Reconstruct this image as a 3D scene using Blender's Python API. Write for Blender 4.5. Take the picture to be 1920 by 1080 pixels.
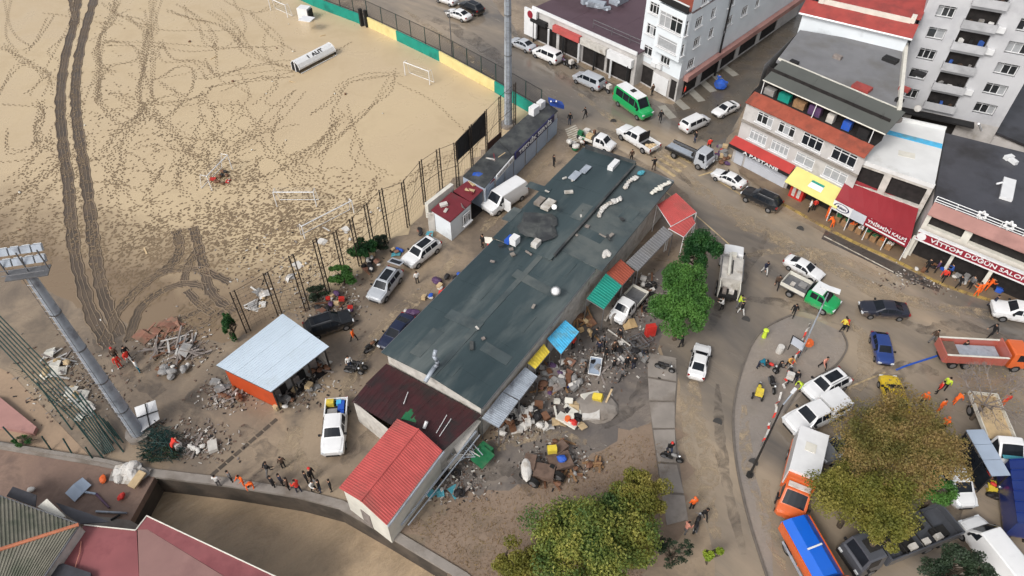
import bpy, bmesh, math, random
from math import sin, cos, pi, radians, atan2, hypot, sqrt
from mathutils import Vector, Matrix
for o in list(bpy.data.objects): bpy.data.objects.remove(o)
scene = bpy.context.scene
COL = scene.collection
rnd = random.Random(7)

# ---------------------------------------------------------------- camera, sky, sun, exposure
FPX, CAMH, TH = 1333.0, 50.0, radians(46)
cam_d = bpy.data.cameras.new('camera'); cam = bpy.data.objects.new('camera', cam_d); COL.objects.link(cam)
cam_d.sensor_width = 36; cam_d.lens = FPX/1920*36; cam_d.clip_end = 3000; cam_d.clip_start = .5
cam.location = (0, 0, CAMH); cam.rotation_euler = (pi/2-TH, 0, 0)
scene.camera = cam
SUN_EL, SUN_AZ = radians(44), radians(222)
world = bpy.data.worlds.new('World'); scene.world = world; world.use_nodes = True
wn = world.node_tree; wn.nodes.clear()
sky = wn.nodes.new('ShaderNodeTexSky'); sky.sky_type = 'NISHITA'; sky.sun_disc = False
sky.sun_elevation = SUN_EL; sky.sun_rotation = SUN_AZ; sky.air_density = 1.0; sky.dust_density = 4.0; sky.ozone_density = 1.0
hs = wn.nodes.new('ShaderNodeHueSaturation'); hs.inputs['Saturation'].default_value = .28
bg = wn.nodes.new('ShaderNodeBackground'); bg.inputs['Strength'].default_value = .15
wo = wn.nodes.new('ShaderNodeOutputWorld')
wn.links.new(sky.outputs[0], hs.inputs['Color']); wn.links.new(hs.outputs[0], bg.inputs['Color']); wn.links.new(bg.outputs[0], wo.inputs['Surface'])
sun_d = bpy.data.lights.new('sun', 'SUN'); sun_d.energy = 1.5; sun_d.angle = radians(16); sun_d.color = (1, .97, .93)
sun = bpy.data.objects.new('sun', sun_d); COL.objects.link(sun)
sdir = Vector((sin(SUN_AZ)*cos(SUN_EL), cos(SUN_AZ)*cos(SUN_EL), sin(SUN_EL)))
sun.rotation_euler = sdir.to_track_quat('Z', 'Y').to_euler()
scene.view_settings.view_transform = 'Standard'; scene.view_settings.look = 'None'
scene.view_settings.exposure = 0.2; scene.view_settings.gamma = 1.0; scene.view_settings.use_curve_mapping = False
scene.render.engine = 'CYCLES'

# ---------------------------------------------------------------- helpers
SC, CC = sin(TH), cos(TH)
def P(px, py, z=0.):
    """survey point: where the sight line through this point of the photograph meets height z"""
    u, v = px-960, py-540
    t = (CAMH-z)/(FPX*SC+v*CC)
    return Vector((u*t, t*(FPX*CC-v*SC), z))
def lin(c): return tuple((x/255/12.92 if x/255 <= .04045 else ((x/255+.055)/1.055)**2.4) for x in c)
MATS = {}
def mat(name, rgb, rough=.6, var=.12, scale=2.5, metal=0., coat=0., bump=0., bscale=30., rgb2=None, thr=None, spec=.4, gain=.82, detail=4., r2=None, island=0., trans=0., splash=0.):
    """procedural surface: base colour broken up by noise, optional second colour in patches (dirt, mud)"""
    if name in MATS: return MATS[name]
    m = bpy.data.materials.new(name); m.use_nodes = True; MATS[name] = m
    nt = m.node_tree; N = nt.nodes; Lk = nt.links; b = N['Principled BSDF']
    c = [x*gain for x in lin(rgb)]
    tc = N.new('ShaderNodeTexCoord')
    nz = N.new('ShaderNodeTexNoise'); nz.inputs['Scale'].default_value = scale; nz.inputs['Detail'].default_value = detail
    Lk.new(tc.outputs['Object'], nz.inputs['Vector'])
    mr = N.new('ShaderNodeMapRange'); mr.inputs[1].default_value = .3; mr.inputs[2].default_value = .7
    mr.inputs[3].default_value = 1-var; mr.inputs[4].default_value = 1+var
    Lk.new(nz.outputs['Fac'], mr.inputs[0])
    col = N.new('ShaderNodeMix'); col.data_type = 'RGBA'; col.blend_type = 'MULTIPLY'; col.inputs[0].default_value = 1
    col.inputs[6].default_value = (*c, 1); Lk.new(mr.outputs[0], col.inputs[7])
    out = col.outputs[2]
    if rgb2:
        n2 = N.new('ShaderNodeTexNoise'); n2.inputs['Scale'].default_value = scale*.45; n2.inputs['Detail'].default_value = 6; n2.inputs['Roughness'].default_value = .65
        Lk.new(tc.outputs['Object'], n2.inputs['Vector'])
        m2 = N.new('ShaderNodeMapRange'); t0 = thr or .5; m2.inputs[1].default_value = t0-.06; m2.inputs[2].default_value = t0+.12
        Lk.new(n2.outputs['Fac'], m2.inputs[0])
        mx = N.new('ShaderNodeMix'); mx.data_type = 'RGBA'; Lk.new(m2.outputs[0], mx.inputs[0]); Lk.new(out, mx.inputs[6])
        mx.inputs[7].default_value = (*[x*gain for x in lin(rgb2)], 1); out = mx.outputs[2]
        if r2 is not None:
            rr = N.new('ShaderNodeMapRange'); rr.inputs[3].default_value = rough; rr.inputs[4].default_value = r2
            Lk.new(m2.outputs[0], rr.inputs[0]); Lk.new(rr.outputs[0], b.inputs['Roughness'])
    if splash:   # road dirt thrown up on the lower body
        sz = N.new('ShaderNodeSeparateXYZ'); Lk.new(tc.outputs['Object'], sz.inputs[0])
        ns = N.new('ShaderNodeTexNoise'); ns.inputs['Scale'].default_value = 3.; ns.inputs['Detail'].default_value = 5; Lk.new(tc.outputs['Object'], ns.inputs['Vector'])
        sm_ = N.new('ShaderNodeMath'); sm_.operation = 'MULTIPLY_ADD'; Lk.new(ns.outputs['Fac'], sm_.inputs[0]); sm_.inputs[1].default_value = -.9; Lk.new(sz.outputs[2], sm_.inputs[2])
        s2_ = N.new('ShaderNodeMapRange'); s2_.inputs[1].default_value = splash-.45; s2_.inputs[2].default_value = splash-.85; s2_.inputs[4].default_value = .8; Lk.new(sm_.outputs[0], s2_.inputs[0])
        mxs = N.new('ShaderNodeMix'); mxs.data_type = 'RGBA'; Lk.new(s2_.outputs[0], mxs.inputs[0]); Lk.new(out, mxs.inputs[6]); mxs.inputs[7].default_value = (*[x*gain for x in lin((132, 116, 98))], 1); out = mxs.outputs[2]
    if island:
        g = N.new('ShaderNodeNewGeometry'); ir = N.new('ShaderNodeMapRange'); ir.inputs[3].default_value = 1-island; ir.inputs[4].default_value = 1+island
        Lk.new(g.outputs['Random Per Island'], ir.inputs[0])
        mi = N.new('ShaderNodeMix'); mi.data_type = 'RGBA'; mi.blend_type = 'MULTIPLY'; mi.inputs[0].default_value = 1
        Lk.new(out, mi.inputs[6]); Lk.new(ir.outputs[0], mi.inputs[7]); out = mi.outputs[2]
    Lk.new(out, b.inputs['Base Color'])
    if r2 is None or not rgb2: b.inputs['Roughness'].default_value = rough
    b.inputs['Metallic'].default_value = metal; b.inputs['Specular IOR Level'].default_value = spec
    b.inputs['Coat Weight'].default_value = coat; b.inputs['Coat Roughness'].default_value = .08
    if trans: b.inputs['Transmission Weight'].default_value = trans
    if bump:
        nb = N.new('ShaderNodeTexNoise'); nb.inputs['Scale'].default_value = bscale; nb.inputs['Detail'].default_value = 5
        Lk.new(tc.outputs['Object'], nb.inputs['Vector'])
        bp = N.new('ShaderNodeBump'); bp.inputs['Strength'].default_value = bump; bp.inputs['Distance'].default_value = .05
        Lk.new(nb.outputs['Fac'], bp.inputs['Height']); Lk.new(bp.outputs[0], b.inputs['Normal'])
    return m

class MB:
    """collects faces and links them as ONE mesh object"""
    def __init__(s, origin=(0, 0, 0)): s.v = []; s.f = []; s.m = []; s.o = Vector(origin)
    def face(s, pts, m=0):
        i = len(s.v); s.v += [Vector(p) for p in pts]; s.f.append(tuple(range(i, i+len(pts)))); s.m.append(m)
    def mesh(s, verts, faces, m=0):
        i = len(s.v); s.v += [Vector(p) for p in verts]
        for f in faces: s.f.append(tuple(k+i for k in f)); s.m.append(m)
    def box(s, c, size, rz=0, m=0, tilt=None):
        """c is the centre of the bottom face"""
        sx, sy, sz = [k/2 for k in size]; R = Matrix.Rotation(rz, 3, 'Z')
        if tilt: R = R @ Matrix.Rotation(tilt[1], 3, 'Y') @ Matrix.Rotation(tilt[0], 3, 'X')
        vs = [Vector(c)+R@Vector((x*sx, y*sy, z)) for z in (0, 2*sz) for x, y in ((-1, -1), (1, -1), (1, 1), (-1, 1))]
        s.mesh(vs, [(3, 2, 1, 0), (4, 5, 6, 7), (0, 1, 5, 4), (1, 2, 6, 5), (2, 3, 7, 6), (3, 0, 4, 7)], m)
    def prism(s, poly, z0, z1, m=0, mtop=None):
        n = len(poly); a = [Vector((p[0], p[1], z0 if len(p) < 4 else z0)) for p in poly]; b = [Vector((p[0], p[1], z1)) for p in poly]
        ar = sum(a[i].x*a[(i+1) % n].y-a[(i+1) % n].x*a[i].y for i in range(n))
        if ar < 0: a.reverse(); b.reverse()
        s.face(b, m if mtop is None else mtop); s.face(list(reversed(a)), m)
        for i in range(n): s.face([a[i], a[(i+1) % n], b[(i+1) % n], b[i]], m)
    def slab(s, top, th, m=0, mside=None):
        """top: corner points of an inclined sheet, th its thickness"""
        top = [Vector(p) for p in top]; n = len(top)
        nr = (top[1]-top[0]).cross(top[2]-top[0])
        if nr.z < 0: top.reverse()
        bot = [p-Vector((0, 0, th)) for p in top]
        s.face(top, m); s.face(list(reversed(bot)), m if mside is None else mside)
        for i in range(n): s.face([top[i], bot[i], bot[(i+1) % n], top[(i+1) % n]], m if mside is None else mside)
    def tube(s, p0, p1, r0, r1=None, n=6, m=0, cap=True):
        p0, p1 = Vector(p0), Vector(p1); r1 = r0 if r1 is None else r1
        d = (p1-p0); q = d.to_track_quat('Z', 'Y').to_matrix() if d.length > 1e-6 else Matrix.Identity(3)
        ring = [Vector((cos(2*pi*k/n), sin(2*pi*k/n), 0)) for k in range(n)]
        i = len(s.v); s.v += [p0+q@(c*r0) for c in ring]+[p1+q@(c*r1) for c in ring]
        for k in range(n): s.f.append((i+k, i+(k+1) % n, i+n+(k+1) % n, i+n+k)); s.m.append(m)
        if cap:
            s.f.append(tuple(i+k for k in reversed(range(n)))); s.m.append(m); s.f.append(tuple(i+n+k for k in range(n))); s.m.append(m)
    def path(s, pts, r, n=5, m=0):
        for a, b in zip(pts, pts[1:]): s.tube(a, b, r, n=n, m=m)
    def ribbon(s, pts, w, z=None, m=0):
        pts = [Vector(p) for p in pts]; L = []
        for i, p in enumerate(pts):
            d = pts[min(i+1, len(pts)-1)]-pts[max(i-1, 0)]; nrm = Vector((-d.y, d.x, 0)).normalized()
            ww = w[i] if isinstance(w, (list, tuple)) else w
            zz = p.z if z is None else z
            L.append((Vector((p.x+nrm.x*ww/2, p.y+nrm.y*ww/2, zz)), Vector((p.x-nrm.x*ww/2, p.y-nrm.y*ww/2, zz))))
        for a, b in zip(L, L[1:]): s.face([a[1], b[1], b[0], a[0]], m)
    def curb(s, pts, w, z0, z1, m=0):
        pts = [Vector(p) for p in pts]; L = []
        for i, p in enumerate(pts):
            d = pts[min(i+1, len(pts)-1)]-pts[max(i-1, 0)]; nrm = Vector((-d.y, d.x, 0)).normalized()*w/2
            L.append([Vector((p.x+nrm.x*k, p.y+nrm.y*k, zz)) for k, zz in ((1, z0), (1, z1), (-1, z1), (-1, z0))])
        for a, b in zip(L, L[1:]):
            for k in range(3): s.face([a[k], a[k+1], b[k+1], b[k]], m)
        s.face(L[0], m); s.face(list(reversed(L[-1])), m)
    def blob(s, c, r, n=2, m=0, jit=.2, R=rnd):
        bm = bmesh.new(); bmesh.ops.create_icosphere(bm, subdivisions=n, radius=1)
        rr = r if hasattr(r, '__len__') else (r, r, r)
        vs = [Vector(c)+Vector((v.co.x*rr[0], v.co.y*rr[1], v.co.z*rr[2]))*(1+R.uniform(-jit, jit)) for v in bm.verts]
        s.mesh(vs, [tuple(v.index for v in f.verts) for f in bm.faces], m); bm.free()
    def data(s, name, mats, smooth=False):
        me = bpy.data.meshes.new(name)
        me.from_pydata([tuple(p-s.o) for p in s.v], [], s.f)
        for k in mats: me.materials.append(MATS[k] if isinstance(k, str) else k)
        me.polygons.foreach_set('material_index', s.m)
        if smooth: me.polygons.foreach_set('use_smooth', [True]*len(me.polygons))
        me.update(); return me
    def build(s, name, mats, parent=None, smooth=False, **tags):
        if isinstance(mats, (str, bpy.types.Material)): mats = [mats]
        o = bpy.data.objects.new(name, s.data(name, mats, smooth)); COL.objects.link(o)
        if parent: o.parent = parent
        else: o.location = s.o
        for k, v in tags.items(): o[k] = v
        return o
def link(name, me, parent=None, loc=(0, 0, 0), rot=(0, 0, 0), **tags):
    o = bpy.data.objects.new(name, me); COL.objects.link(o); o.parent = parent; o.location = loc; o.rotation_euler = rot
    for k, v in tags.items(): o[k] = v
    return o
def thing(name, label, category, loc=(0, 0, 0), rz=0, group=None):
    o = bpy.data.objects.new(name, None); o.empty_display_size = .3; COL.objects.link(o)
    o.location = loc; o.rotation_euler = (0, 0, rz); o['label'] = label; o['category'] = category
    if group: o['group'] = group
    return o
def paint(o, k, m):
    o.material_slots[k].link = 'OBJECT'; o.material_slots[k].material = MATS[m] if isinstance(m, str) else m
def smooth_path(pts, n=8):
    pts = [Vector(p) for p in pts]; out = []
    for i in range(len(pts)-1):
        p0, p1, p2, p3 = pts[max(i-1, 0)], pts[i], pts[i+1], pts[min(i+2, len(pts)-1)]
        for k in range(n):
            t = k/n
            out.append(.5*((2*p1)+(p2-p0)*t+(2*p0-5*p1+4*p2-p3)*t*t+(3*p1-p0-3*p2+p3)*t**3))
    out.append(pts[-1]); return out
_txt = {}
def text_mesh(body, size, depth=.02):
    k = (body, size)
    if k not in _txt:
        cu = bpy.data.curves.new('lettering', 'FONT'); cu.body = body; cu.size = size; cu.extrude = depth; cu.align_x = 'CENTER'; cu.align_y = 'CENTER'
        cu.resolution_u = 2; cu.offset = size*.015
        o = bpy.data.objects.new('tmp', cu); COL.objects.link(o); bpy.context.view_layer.update()
        me = bpy.data.meshes.new_from_object(o.evaluated_get(bpy.context.evaluated_depsgraph_get()))
        bpy.data.objects.remove(o); _txt[k] = me
    return _txt[k].copy()
def lettering(body, size, parent, loc, along, up, m, width=None):
    """raised letters on a board: along = reading direction, up = direction of the letters' top"""
    me = text_mesh(body, size); me.materials.clear(); me.materials.append(MATS[m])
    a = Vector(along).normalized(); u = Vector(up); u = (u-a*u.dot(a)).normalized(); n = a.cross(u)
    o = bpy.data.objects.new('lettering', me); COL.objects.link(o); o.parent = parent
    sx = 1.
    if width:
        xs = [v.co.x for v in me.vertices]; sx = width/(max(xs)-min(xs)+1e-6)
    M = Matrix((a*sx, u, n)).transposed().to_4x4(); M.translation = Vector(loc)-(parent.location if parent else Vector())
    o.matrix_local = M; return o

# ---------------------------------------------------------------- materials
mat('white_paint', (236, 236, 236), .35, .05, 1.5, coat=.3)
mat('cream_white', (226, 222, 210), .6, .1, 1.2)
mat('dirty_white', (205, 200, 192), .7, .18, 1.6, rgb2=(150, 138, 122), thr=.6)
mat('grey_wall', (200, 196, 193), .8, .1, .6, rgb2=(158, 153, 147), thr=.57)
mat('white_wall', (234, 240, 244), .75, .06, .4, rgb2=(186, 190, 192), thr=.62)
mat('apartment_wall', (204, 204, 206), .8, .08, .35, rgb2=(180, 180, 184), thr=.56)
mat('glass', (34, 38, 44), .1, .3, 1.2, spec=.22)
mat('window_glass', (46, 48, 50), .12, .5, .9, spec=.6)
mat('curtain_glass', (170, 172, 174), .3, .15, 3)
mat('dark', (34, 33, 34), .7, .25, 3)
mat('interior', (40, 36, 35), .9, .4, 2)
mat('tyre', (30, 29, 28), .85, .2, 6)
mat('rim', (150, 150, 152), .35, .1, 5, metal=.6)
mat('lamp_red', (150, 22, 20), .2, .1, 5, coat=.5)
mat('lamp_clear', (225, 228, 230), .12, .05, 5, coat=.6)
mat('chassis', (42, 40, 38), .7, .25, 3)
mat('steel', (128, 128, 130), .45, .15, 3, metal=.5)
mat('galv', (176, 184, 194), .5, .14, 1.5, metal=.2, rgb2=(112, 114, 122), thr=.58)
mat('rust_post', (56, 48, 42), .75, .3, 3, rgb2=(84, 68, 52), thr=.58)
mat('green_post', (28, 62, 58), .65, .2, 3)
mat('slate_roof_old', (74, 84, 86), .5, .18, .6, rgb2=(98, 104, 102), thr=.5, bump=.1, bscale=5)
mat('stained', (58, 60, 62), .6, .25, 1.2, rgb2=(88, 90, 88), thr=.5)
mat('red_roof', (196, 90, 86), .6, .12, .9, rgb2=(168, 88, 82), thr=.54)
mat('maroon_roof', (66, 32, 35), .5, .2, 1.2, rgb2=(46, 37, 37), thr=.5)
mat('kiosk_roof', (120, 44, 52), .55, .14, 1.2, rgb2=(98, 60, 60), thr=.6)
mat('pink_roof', (150, 88, 90), .5, .12, .4, rgb2=(118, 62, 66), thr=.54)
mat('tan_roof', (152, 116, 110), .5, .1, .5, rgb2=(132, 98, 94), thr=.56)
mat('shed_roof', (206, 220, 232), .45, .04, .7, rgb2=(194, 206, 214), thr=.6)
mat('orange_wall', (196, 78, 34), .6, .08, .8, rgb2=(166, 66, 34), thr=.62)
mat('asphalt_roof', (92, 72, 80), .6, .08, .4, rgb2=(80, 60, 66), thr=.55)
mat('dark_roof', (70, 70, 76), .4, .16, .5, rgb2=(48, 46, 48), thr=.5)
mat('concrete_roof', (128, 128, 130), .7, .12, .5, rgb2=(116, 114, 112), thr=.55)
mat('canopy_grey', (88, 90, 86), .6, .08, .5)
mat('terracotta', (158, 78, 58), .7, .15, 1.2, rgb2=(120, 66, 52), thr=.58)
mat('tile_red', (170, 74, 68), .65, .12, 1.0, rgb2=(140, 66, 62), thr=.55)
mat('pink_parapet', (176, 132, 124), .7, .1, .6, rgb2=(150, 112, 106), thr=.6)
mat('white_membrane', (230, 230, 228), .6, .06, .6, rgb2=(196, 194, 188), thr=.66)
mat('awning_red', (178, 56, 50), .6, .1, 1.0)
mat('awning_dark_red', (146, 40, 48), .6, .06, .7)
mat('awning_yellow', (226, 216, 132), .6, .06, .9)
mat('sign_maroon', (146, 36, 52), .5, .1, 1)
mat('sign_blue', (46, 78, 160), .5, .1, 1)
mat('sign_navy', (40, 40, 84), .5, .15, 1)
mat('shutter', (206, 210, 218), .5, .05, 1, metal=.1)
mat('shutter_blue', (172, 186, 204), .5, .06, 1, metal=.1)
mat('teal', (22, 146, 128), .6, .12, .8, rgb2=(20, 110, 100), thr=.62)
mat('pale_yellow', (230, 214, 150), .65, .08, .8, rgb2=(206, 184, 124), thr=.62)
mat('concrete', (150, 142, 134), .8, .12, .8, rgb2=(122, 112, 102), thr=.55, bump=.2, bscale=8)
mat('kerb_yellow', (178, 150, 84), .7, .2, 2, rgb2=(128, 108, 84), thr=.52)
mat('kerb_grey', (112, 104, 96), .7, .15, 2)
mat('marking', (206, 198, 182), .6, .15, 2, rgb2=(150, 136, 114), thr=.56)
mat('marking_cream', (204, 180, 138), .6, .15, 2, rgb2=(156, 138, 110), thr=.56)
mat('pale_band', (158, 154, 144), .5, .1, 1.5, rgb2=(134, 126, 114), thr=.58)
mat('river_wall', (92, 82, 72), .85, .2, .9, rgb2=(66, 60, 54), thr=.52, bump=.3, bscale=4)
mat('wood', (150, 116, 82), .8, .25, 3)
mat('wood_grey', (140, 130, 124), .8, .25, 3)
mat('cardboard', (196, 166, 122), .8, .12, 3)
mat('plastic_white', (216, 212, 206), .6, .1, 2, rgb2=(168, 156, 140), thr=.55)
mat('brown_heap', (112, 92, 80), .9, .3, 2)
for nm, c in dict(white=(240, 240, 240), silver=(186, 190, 196), black=(26, 28, 32), navy=(28, 38, 66), blue=(40, 66, 130), green=(24, 168, 92), yellow=(232, 196, 30), orange=(226, 106, 50), red=(186, 102, 88), army=(84, 86, 92), grey=(120, 122, 126), tarp_blue=(26, 104, 216), deep_blue=(24, 48, 118), charcoal=(40, 43, 56)).items():
    mat('car_'+nm, c, .3, .04, 1.0, coat=.5, rgb2=tuple(int(k*.8+22) for k in c), thr=.6, splash=.75)
for nm, c in dict(black=(30, 29, 31), navy=(38, 42, 62), orange=(255, 112, 40), red=(222, 62, 48), lime=(206, 230, 70), white=(228, 226, 222), grey=(110, 108, 108), brown=(84, 66, 54), teal=(24, 116, 140), blue=(52, 92, 170), tan=(214, 160, 84), yellow=(226, 204, 78), pink=(220, 150, 130), jeans=(58, 68, 92), skin=(200, 154, 126), hair=(34, 26, 22), green=(40, 96, 62), purple=(84, 60, 96)).items():
    mat('cloth_'+nm, c, .85, .1, 4)
for nm, c in dict(blue=(40, 90, 190), red=(206, 52, 44), orange=(240, 110, 50), green=(32, 112, 70), yellow=(232, 206, 70), sky=(84, 190, 236), purple=(90, 64, 100), black=(36, 34, 36), brown=(120, 84, 62), tan=(206, 180, 140), teal=(80, 160, 176), grey=(150, 148, 146)).items():
    mat('plastic_'+nm, c, .6, .15, 2, rgb2=tuple(int(.55*k+.45*q) for k, q in zip(c, (136, 118, 98))), thr=.55)
# ---------------------------------------------------------------- ground, pitch, streets, river
def mud(name, c1, c2, c3, scale=.12, fine=1.6, r0=.2, r1=.65, bump=.25, pitch=False, gain=.78, stretch=None, fv=.06, bd=.06):
    """wet silt: three tones laid in patches, wetness breaks up the gloss"""
    m = bpy.data.materials.new(name); m.use_nodes = True; MATS[name] = m
    nt = m.node_tree; N = nt.nodes; Lk = nt.links; b = N['Principled BSDF']
    g = N.new('ShaderNodeNewGeometry'); vec = g.outputs['Position']
    if stretch:
        mp = N.new('ShaderNodeMapping'); mp.vector_type = 'TEXTURE'; mp.inputs['Rotation'].default_value = (0, 0, stretch[0]); mp.inputs['Scale'].default_value = (stretch[1], 1, 1)
        Lk.new(vec, mp.inputs['Vector']); vec = mp.outputs[0]
    def noise(s, d=6, ro=.6, dist=0.):
        n = N.new('ShaderNodeTexNoise'); n.inputs['Scale'].default_value = s; n.inputs['Detail'].default_value = d; n.inputs['Roughness'].default_value = ro; n.inputs['Distortion'].default_value = dist
        Lk.new(vec, n.inputs['Vector']); return n.outputs['Fac']
    def rng(f, a, b_, c=0., d=1.):
        r = N.new('ShaderNodeMapRange'); r.inputs[1].default_value = a; r.inputs[2].default_value = b_; r.inputs[3].default_value = c; r.inputs[4].default_value = d
        Lk.new(f, r.inputs[0]); return r.outputs[0]
    def mix(f, a, b_):
        x = N.new('ShaderNodeMix'); x.data_type = 'RGBA'; Lk.new(f, x.inputs[0])
        for k, v in ((6, a), (7, b_)):
            if isinstance(v, tuple): x.inputs[k].default_value = (*[q*gain for q in lin(v)], 1)
            else: Lk.new(v, x.inputs[k])
        return x.outputs[2]
    big, med, fin = noise(scale, 5, .55, .6), noise(fine*.35, 6, .65, .4), noise(fine*4, 4, .6)
    c = mix(rng(big, .4, .6), c1, c2)
    c = mix(rng(med, .5, .68), c, c3)
    if pitch:
        sp = N.new('ShaderNodeSeparateXYZ'); Lk.new(g.outputs['Position'], sp.inputs[0])
        mm = N.new('ShaderNodeMath'); mm.operation = 'MULTIPLY_ADD'; Lk.new(sp.outputs[0], mm.inputs[0]); mm.inputs[1].default_value = .34; Lk.new(sp.outputs[1], mm.inputs[2])
        nn = N.new('ShaderNodeMath'); nn.operation = 'MULTIPLY_ADD'; Lk.new(med, nn.inputs[0]); nn.inputs[1].default_value = -14.; Lk.new(mm.outputs[0], nn.inputs[2])
        c = mix(rng(nn.outputs[0], 40., 30.), c, (140, 120, 97))
    v = N.new('ShaderNodeMix'); v.data_type = 'RGBA'; v.blend_type = 'MULTIPLY'; v.inputs[0].default_value = 1
    Lk.new(c, v.inputs[6]); Lk.new(rng(fin, .3, .7, 1-fv, 1+fv), v.inputs[7]); Lk.new(v.outputs[2], b.inputs['Base Color'])
    Lk.new(rng(med, .4, .6, r0, r1), b.inputs['Roughness']); b.inputs['Specular IOR Level'].default_value = .45
    bp = N.new('ShaderNodeBump'); bp.inputs['Strength'].default_value = bump; bp.inputs['Distance'].default_value = bd
    ad = N.new('ShaderNodeMath'); ad.operation = 'MULTIPLY_ADD'; Lk.new(fin, ad.inputs[0]); ad.inputs[1].default_value = .35; Lk.new(med, ad.inputs[2])
    Lk.new(ad.outputs[0], bp.inputs['Height']); Lk.new(bp.outputs[0], b.inputs['Normal'])
    return m
mud('mud_ground', (130, 116, 101), (168, 149, 126), (116, 104, 92), .1, .7, .12, .55, .2)
mud('silt_pitch', (206, 184, 150), (210, 188, 152), (200, 178, 144), .05, .5, .25, .5, .0, pitch=True, gain=.8, fv=.008)
mud('wet_street', (110, 104, 98), (178, 160, 137), (136, 126, 114), .065, .45, .05, .32, .02, stretch=(radians(-46), 3.))
mud('wet_side_road', (126, 116, 104), (142, 126, 106), (116, 108, 98), .12, .9, .2, .55, .06)
mud('plaza_wet', (112, 105, 100), (140, 129, 118), (100, 94, 91), .12, 1.0, .2, .6, .1)
mud('river_water', (178, 156, 128), (200, 174, 142), (156, 137, 113), .14, .75, .03, .1, 1., bd=.3, stretch=(radians(50), 2.4), fv=.02)
mud('track_mud', (100, 86, 73), (86, 75, 64), (122, 105, 87), .35, 1.5, .3, .7, .4)
mud('footprint_mud', (144, 123, 96), (134, 114, 89), (124, 106, 83), .2, 1.5, .4, .7, .0)
mud('dry_soil', (150, 130, 112), (140, 120, 102), (128, 112, 96), .2, 1.6, .6, .9, .4)
mud('slate_roof', (50, 65, 69), (66, 80, 83), (100, 108, 107), .18, .9, .35, .6, .06, stretch=(radians(56.8), 5.))
mud('side_street', (98, 92, 84), (112, 102, 90), (90, 85, 80), .2, 1.0, .12, .4, .03)
mud('island_wet', (148, 139, 131), (160, 148, 136), (136, 128, 121), .12, .8, .15, .45, .03)
mud('asphalt_wet', (84, 78, 74), (96, 86, 78), (74, 70, 68), .2, 1.4, .2, .5, .1)
mud('paver', (142, 122, 98), (128, 108, 88), (118, 102, 88), .3, 2.2, .35, .7, .3)
def sheet(name, pts, z, m, parent=None, **tags):
    b = MB(); b.face([(p[0], p[1], z) for p in pts])
    if (Vector(b.v[1])-Vector(b.v[0])).cross(Vector(b.v[2])-Vector(b.v[0])).z < -1e9: pass
    ar = sum(b.v[i].x*b.v[(i+1) % len(b.v)].y-b.v[(i+1) % len(b.v)].x*b.v[i].y for i in range(len(b.v)))
    if ar < 0: b.f[0] = tuple(reversed(b.f[0]))
    o = b.build(name, m, parent, **tags)
    return o
def tri(o):
    bm = bmesh.new(); bm.from_mesh(o.data); bmesh.ops.triangulate(bm, faces=bm.faces); bm.to_mesh(o.data); bm.free(); return o
def rough(pts, step=1.2, amp=.45, seed=5, closed=True):
    """ragged outline for wet and dry patches"""
    R = random.Random(seed); out = []; n = len(pts)
    for i in range(n if closed else n-1):
        a, c = Vector((pts[i][0], pts[i][1])), Vector((pts[(i+1) % n][0], pts[(i+1) % n][1])); k = max(1, int((c-a).length/step)); k = min(k, 40)
        nr = Vector((-(c-a).y, (c-a).x)).normalized()
        for j in range(k): out.append(a.lerp(c, j/k)+nr*R.gauss(0, amp)*(1 if j else .3))
    return out
def pp(l, z=0.): return [P(x, y, z) for x, y in l]
ST = dict(kind='structure')
BANK = [(-400, 62), (-60, 33.5)]+[tuple(v.xy) for v in pp([(0, 836), (190, 868), (290, 888), (430, 905), (560, 926), (640, 947), (730, 998), (870, 1082)])]+[(6, 12), (14, -40)]
tri(sheet('ground', BANK+[(900, -40), (900, 900), (-900, 900), (-900, 62)], 0, 'mud_ground', **ST))
SB = [(-400, 40), (-60, 27.5), (-37, 25.0), (-28.4, 23.9), (-25.7, 22.6), (-15.2, 17.8), (-6, 9), (-2, -40)]
tri(sheet('ground', SB+[(-900, -40), (-900, 40)], 0, 'mud_ground', **ST))
sheet('river', [(-400, -40), (30, -40), (30, 40), (-400, 70)], -2.4, 'river_water', **ST)
# embankment walls: stone blocks in courses on the face towards the camera
def bank_wall(name, line, label, z0=-3.2, z1=.02, w=.5, m='river_wall', cope='concrete'):
    t = thing(name, label, 'wall', (line[1][0], line[1][1], 0))
    b = MB(t.location); c = MB(t.location)
    b.curb([(x, y, 0) for x, y in line], w, z0, z1-.14, 0); b.build('wall_face', m, t)
    c.curb([(x, y, 0) for x, y in line], w+.16, z1-.14, z1+.12, 0); c.build('coping', cope, t)
    return t
bank_wall('embankment_wall', BANK[1:-1], 'long grey embankment wall between the flooded yard and the brown river')
bank_wall('embankment_wall', SB[1:-1], 'river wall below the pink metal roof')
# flooded sports pitch
PITCH = [(-190, 130)]+[tuple(v.xy) for v in pp([(470, -40), (590, 12), (690, 50), (825, 115), (925, 172), (1000, 216), (940, 262), (830, 352), (770, 425), (729, 452), (617, 555), (525, 600), (440, 640), (330, 640), (215, 600), (120, 560), (0, 500)])]+[(-190, 70)]
tri(sheet('sports_pitch', PITCH[:7]+[tuple(q) for q in rough(PITCH[7:], 1.0, .35, 5, False)]+[PITCH[-1]], .006, 'silt_pitch', **ST))
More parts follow.
